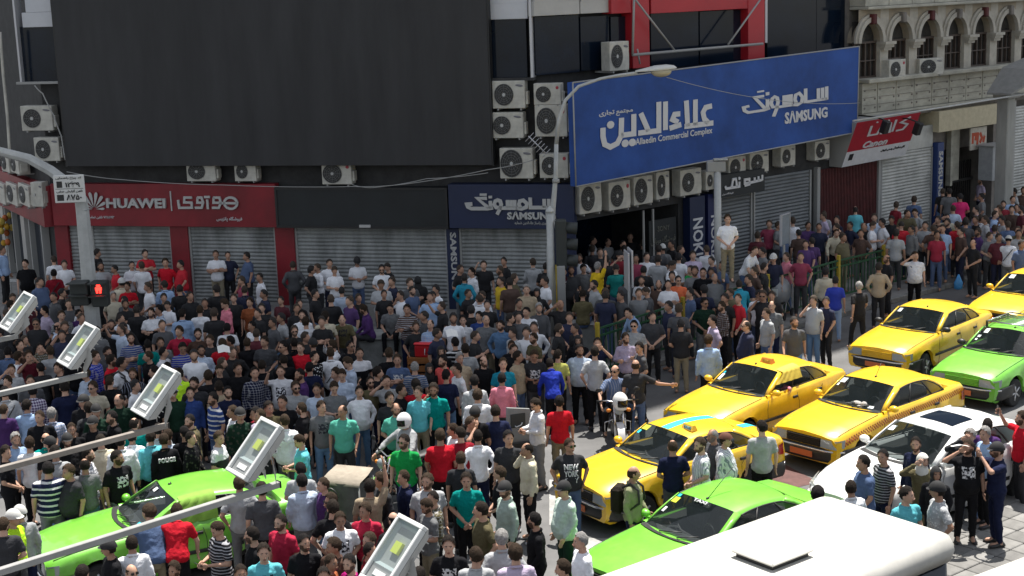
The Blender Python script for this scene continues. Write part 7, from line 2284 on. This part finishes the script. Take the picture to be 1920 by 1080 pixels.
pt(t, 'lid_panel', mat('lid_pale', (.5, .35, .45), .4), lambda bm: box(bm, -.14, .14, -.09, .09, .351, .358)); pt(t, 'handle', m_white, lambda bm: tube(bm, [(.02, -.18, .22), (.02, -.21, .08), (.14, -.21, .08), (.14, -.18, .22)], .012, 5))
# canvas topped cart
p = where(652, 880, 1.15); t = simple('canvas_cart', 'cart with a beige canvas top and grey cover among the crowd', 'cart', (p.x, p.y, .004), -.35); t.scale = (.88, .88, .93)
pt(t, 'canvas_top', mat('canvas_beige', (.30, .26, .205), .9, nz=.2, bump=.5, bs=9), lambda bm: loft(bm, [[(x * sx_, y, z) for x in (-1, -.5, 0, .5, 1)] for y, sx_, z in ((-.36, .40, 1.02), (-.34, .42, 1.10), (0, .43, 1.15), (.32, .40, 1.20), (.36, .39, 1.12))], closed=False, cap=False))
pt(t, 'grey_cover', mat('cover_grey', (.11, .11, .105), .85, nz=.25, bump=.8, bs=7), lambda bm: loft(bm, [[((.41 + .03 * sin(k * 2.1) * (1 - z)) * cos(2 * pi * k / 20) * 1.05, (.35 + .04 * sin(k * 3.3) * (1 - z)) * sin(2 * pi * k / 20) * 1.05, z) for k in range(20)] for z in (.32, .6, .9, 1.06)], cap=False))
pt(t, 'spare_loop', m_blk, lambda bm: tube(bm, [(-.2 + .16 * cos(2 * pi * k / 14), -.43, .82 + .16 * sin(2 * pi * k / 14)) for k in range(15)], .02, 6, cap=False))
pt(t, 'frame', m_pipe, lambda bm: [tube(bm, [(x, y, .1), (x, y, 1.05)], .018, 6) for x in (-.38, .38) for y in (-.32, .32)] + [tube(bm, [(-.38, -.32, .25), (.38, -.32, .25), (.38, .32, .25), (-.38, .32, .25), (-.38, -.32, .25)], .018, 6)])
for x in (-.4, .4):
    for y in (-.3, .3): pt(t, 'wheel', m_tyre, lambda bm: tube(bm, [(x - .025, y, .13), (x + .025, y, .13)], .13, 14))
# pushchair under a grey cover
p = where(1462, 530, 1.1); t = simple('pushchair', 'pushchair under a grey rain cover by the green railing', 'pushchair', (p.x, p.y, .14), -.5)
pt(t, 'rain_cover', glass_mat('rain_cover', (.30, .32, .34), .25, .35), lambda bm: ell(bm, (0, 0, .72), (.30, .42, .40), seg=16, rng=10)); pt(t, 'seat', m_blk, lambda bm: box(bm, -.2, .2, -.25, .25, .42, .5, bev=.03)); pt(t, 'hood', mat('hood_grey', (.18, .19, .2), .8), lambda bm: ell(bm, (0, .1, .85), (.26, .26, .22), seg=14, rng=8)); pt(t, 'cover_window', m_stk, lambda bm: box(bm, -.08, .08, -.405, -.395, .66, .86))
pt(t, 'push_handle', m_pipe, lambda bm: tube(bm, [(-.22, .3, .5), (-.22, .5, 1.0), (.22, .5, 1.0), (.22, .3, .5)], .014, 6))
for x in (-.25, .25):
    for y in (-.35, .3): pt(t, 'wheel', m_tyre, lambda bm: tube(bm, [(x - .02, y, .11), (x + .02, y, .11)], .11, 12)); pt(t, 'leg', m_pipe, lambda bm: tube(bm, [(x, y, .11), (x * .8, 0, .5)], .012, 5))
# pale door panel beside the man in the white shirt
p = where(975, 800, .95); t = simple('vehicle_door', 'pale grey open door panel left of the man in the white shirt', 'door', (p.x, p.y, .004), .35)
pt(t, 'door_panel', mat('door_inner', (.22, .23, .225), .6, nz=.2, ns=4), lambda bm: loft(bm, [[(-.30, y, .35), (.32, y, .35), (.34, y, .85), (.20, y, 1.28), (-.26, y, 1.36)] for y in (-.03, .03)], smooth=False))
pt(t, 'recess', m_tl, lambda bm: box(bm, -.2, .1, -.045, -.031, .95, 1.22, bev=.01)); pt(t, 'pull_handle', m_stk, lambda bm: tube(bm, [(-.12, -.05, .99), (-.1, -.07, .97), (.0, -.07, 1.0), (.03, -.05, 1.04)], .012, 5))
pt(t, 'arm_rest', m_blk, lambda bm: box(bm, -.25, .28, -.09, -.031, .55, .66, bev=.015)); pt(t, 'support', m_blk, lambda bm: box(bm, -.25, .28, -.25, .25, .0, .34, bev=.02))
# blue bag and raised papers
p = where(1797, 530, .55); t = simple('plastic_bag', 'bright blue plastic bag hanging beside the standing man at the kerb', 'bag', (p.x, p.y, p.z))
pt(t, 'bag', mat('bag_blue', (.04, .22, .50), .5, bump=.8, bs=12), lambda bm: loft(bm, [[(w * cos(2 * pi * k / 10), w * .5 * sin(2 * pi * k / 10), z) for k in range(10)] for z, w in ((-.2, .06), (-.17, .12), (0, .13), (.12, .07), (.24, .025))]))
pm = mat('paper', (.7, .7, .68), .8)
for r in INDIV:
    n = r['note'] or ''
    if 'white paper' in n or (r['pose'] == 'a' and r['px'] < 960 and False):
        U, J = joints(POSES[r['pose']]); Mo = r['obj'].matrix_world; p = Mo @ (J['wR'] + Vector((0, -.08, .1)))
        t = simple('paper', 'white folded paper held over the brow of the big man in black', 'paper', p); pt(t, 'sheet', pm, lambda bm: loft(bm, [[(-.14, -.05, .03), (-.14, .08, .0)], [(0, -.07, .06), (0, .07, .03)], [(.14, -.05, .02), (.14, .06, .0)]], closed=False, cap=False, smooth=False))
for (px_, py_, lb) in ((1463, 636, 0), (848, 630, 'white paper held up over the head of the striped shirt man'), (420, 660, 'white sheet held above the dark crowd at the left')):
    if not lb: continue
    p = where(px_, py_, 1.72); t = simple('paper', lb, 'paper', p, .3); pt(t, 'sheet', pm, lambda bm: loft(bm, [[(-.13, -.05, .0), (-.13, .10, .12)], [(0, -.07, .02), (0, .09, .15)], [(.13, -.05, -.02), (.13, .08, .09)]], closed=False, cap=False, smooth=False))
# shop front things along the left side street
wf = thing('side_shop', 'narrow glazed shop fronts receding round the left corner', 'shop front', Matrix.Translation(FW.w(9)) @ FW.M.to_3x3().to_4x4())
for i, (x, w_, m_) in enumerate(((-1.6, .5, m_clad2), (-.9, .12, m_pipe), (0.2, .12, m_pipe), (1.5, .5, m_clad2), (2.6, .12, m_pipe), (4.2, .14, m_pipe))):
    pt(wf, 'shop_post', m_, lambda bm: box(bm, x, x + w_, -.25, -.02, .14, 2.45))
for x, w_ in ((-.7, .85), (.4, 1.0), (2.8, 1.3)): pt(wf, 'shop_window', m_glassd, lambda bm: box(bm, x, x + w_, -.1, -.05, .5, 2.3))
rf = random.Random(3)
t = simple('hanging_display', 'cluster of yellow and orange goods hanging at the left edge', 'shop display', FW.w(8.6, .6, 1.2))
for k, c_ in enumerate(((.5, .28, .02), (.45, .12, .03), (.55, .4, .08))):
    m_ = mat('goods_%d' % k, c_, .7, nz=.3)
    for j in range(7): pt(t, 'hanging_item', m_, lambda bm: ell(bm, (rf.uniform(-.35, .45), rf.uniform(-.25, .2), rf.uniform(0, 1.0)), (.10, .09, .12), seg=8, rng=6))
t = simple('plastic_chair', 'pale metal stool frame by the left edge behind the man in the V-neck', 'stool', where(28, 535, .5)); t.location.z = .14
for x in (-.2, .2):
    for y in (-.18, .18): pt(t, 'leg', m_pole, lambda bm: tube(bm, [(x, y, 0), (x * .9, y * .9, .5)], .014, 5))
pt(t, 'seat', m_pole, lambda bm: box(bm, -.22, .22, -.2, .2, .5, .53, bev=.01))
# driver leaning his elbow out of the taxi with the orange sign
rr_ = dict(px=1475, py=735, x=5., y=29., note='driver', gar='s', face='f', pose='v', fl=set(), z=0, tr='black', col='pink', pat='')
spec(rr_); rr_['pose'] = 'v'; Mx = cB.matrix_world @ Matrix.Translation((-.20, .40, .08)) ; lo = Mx.translation
rr_.update(x=lo.x, y=lo.y, base=lo.z, sc=.93, heading=radians(221.5 + 90), wid=.92, yaw=0, beard=False); person(rr_, 'taxi driver resting his bare elbow on the open window of the orange-sign taxi')
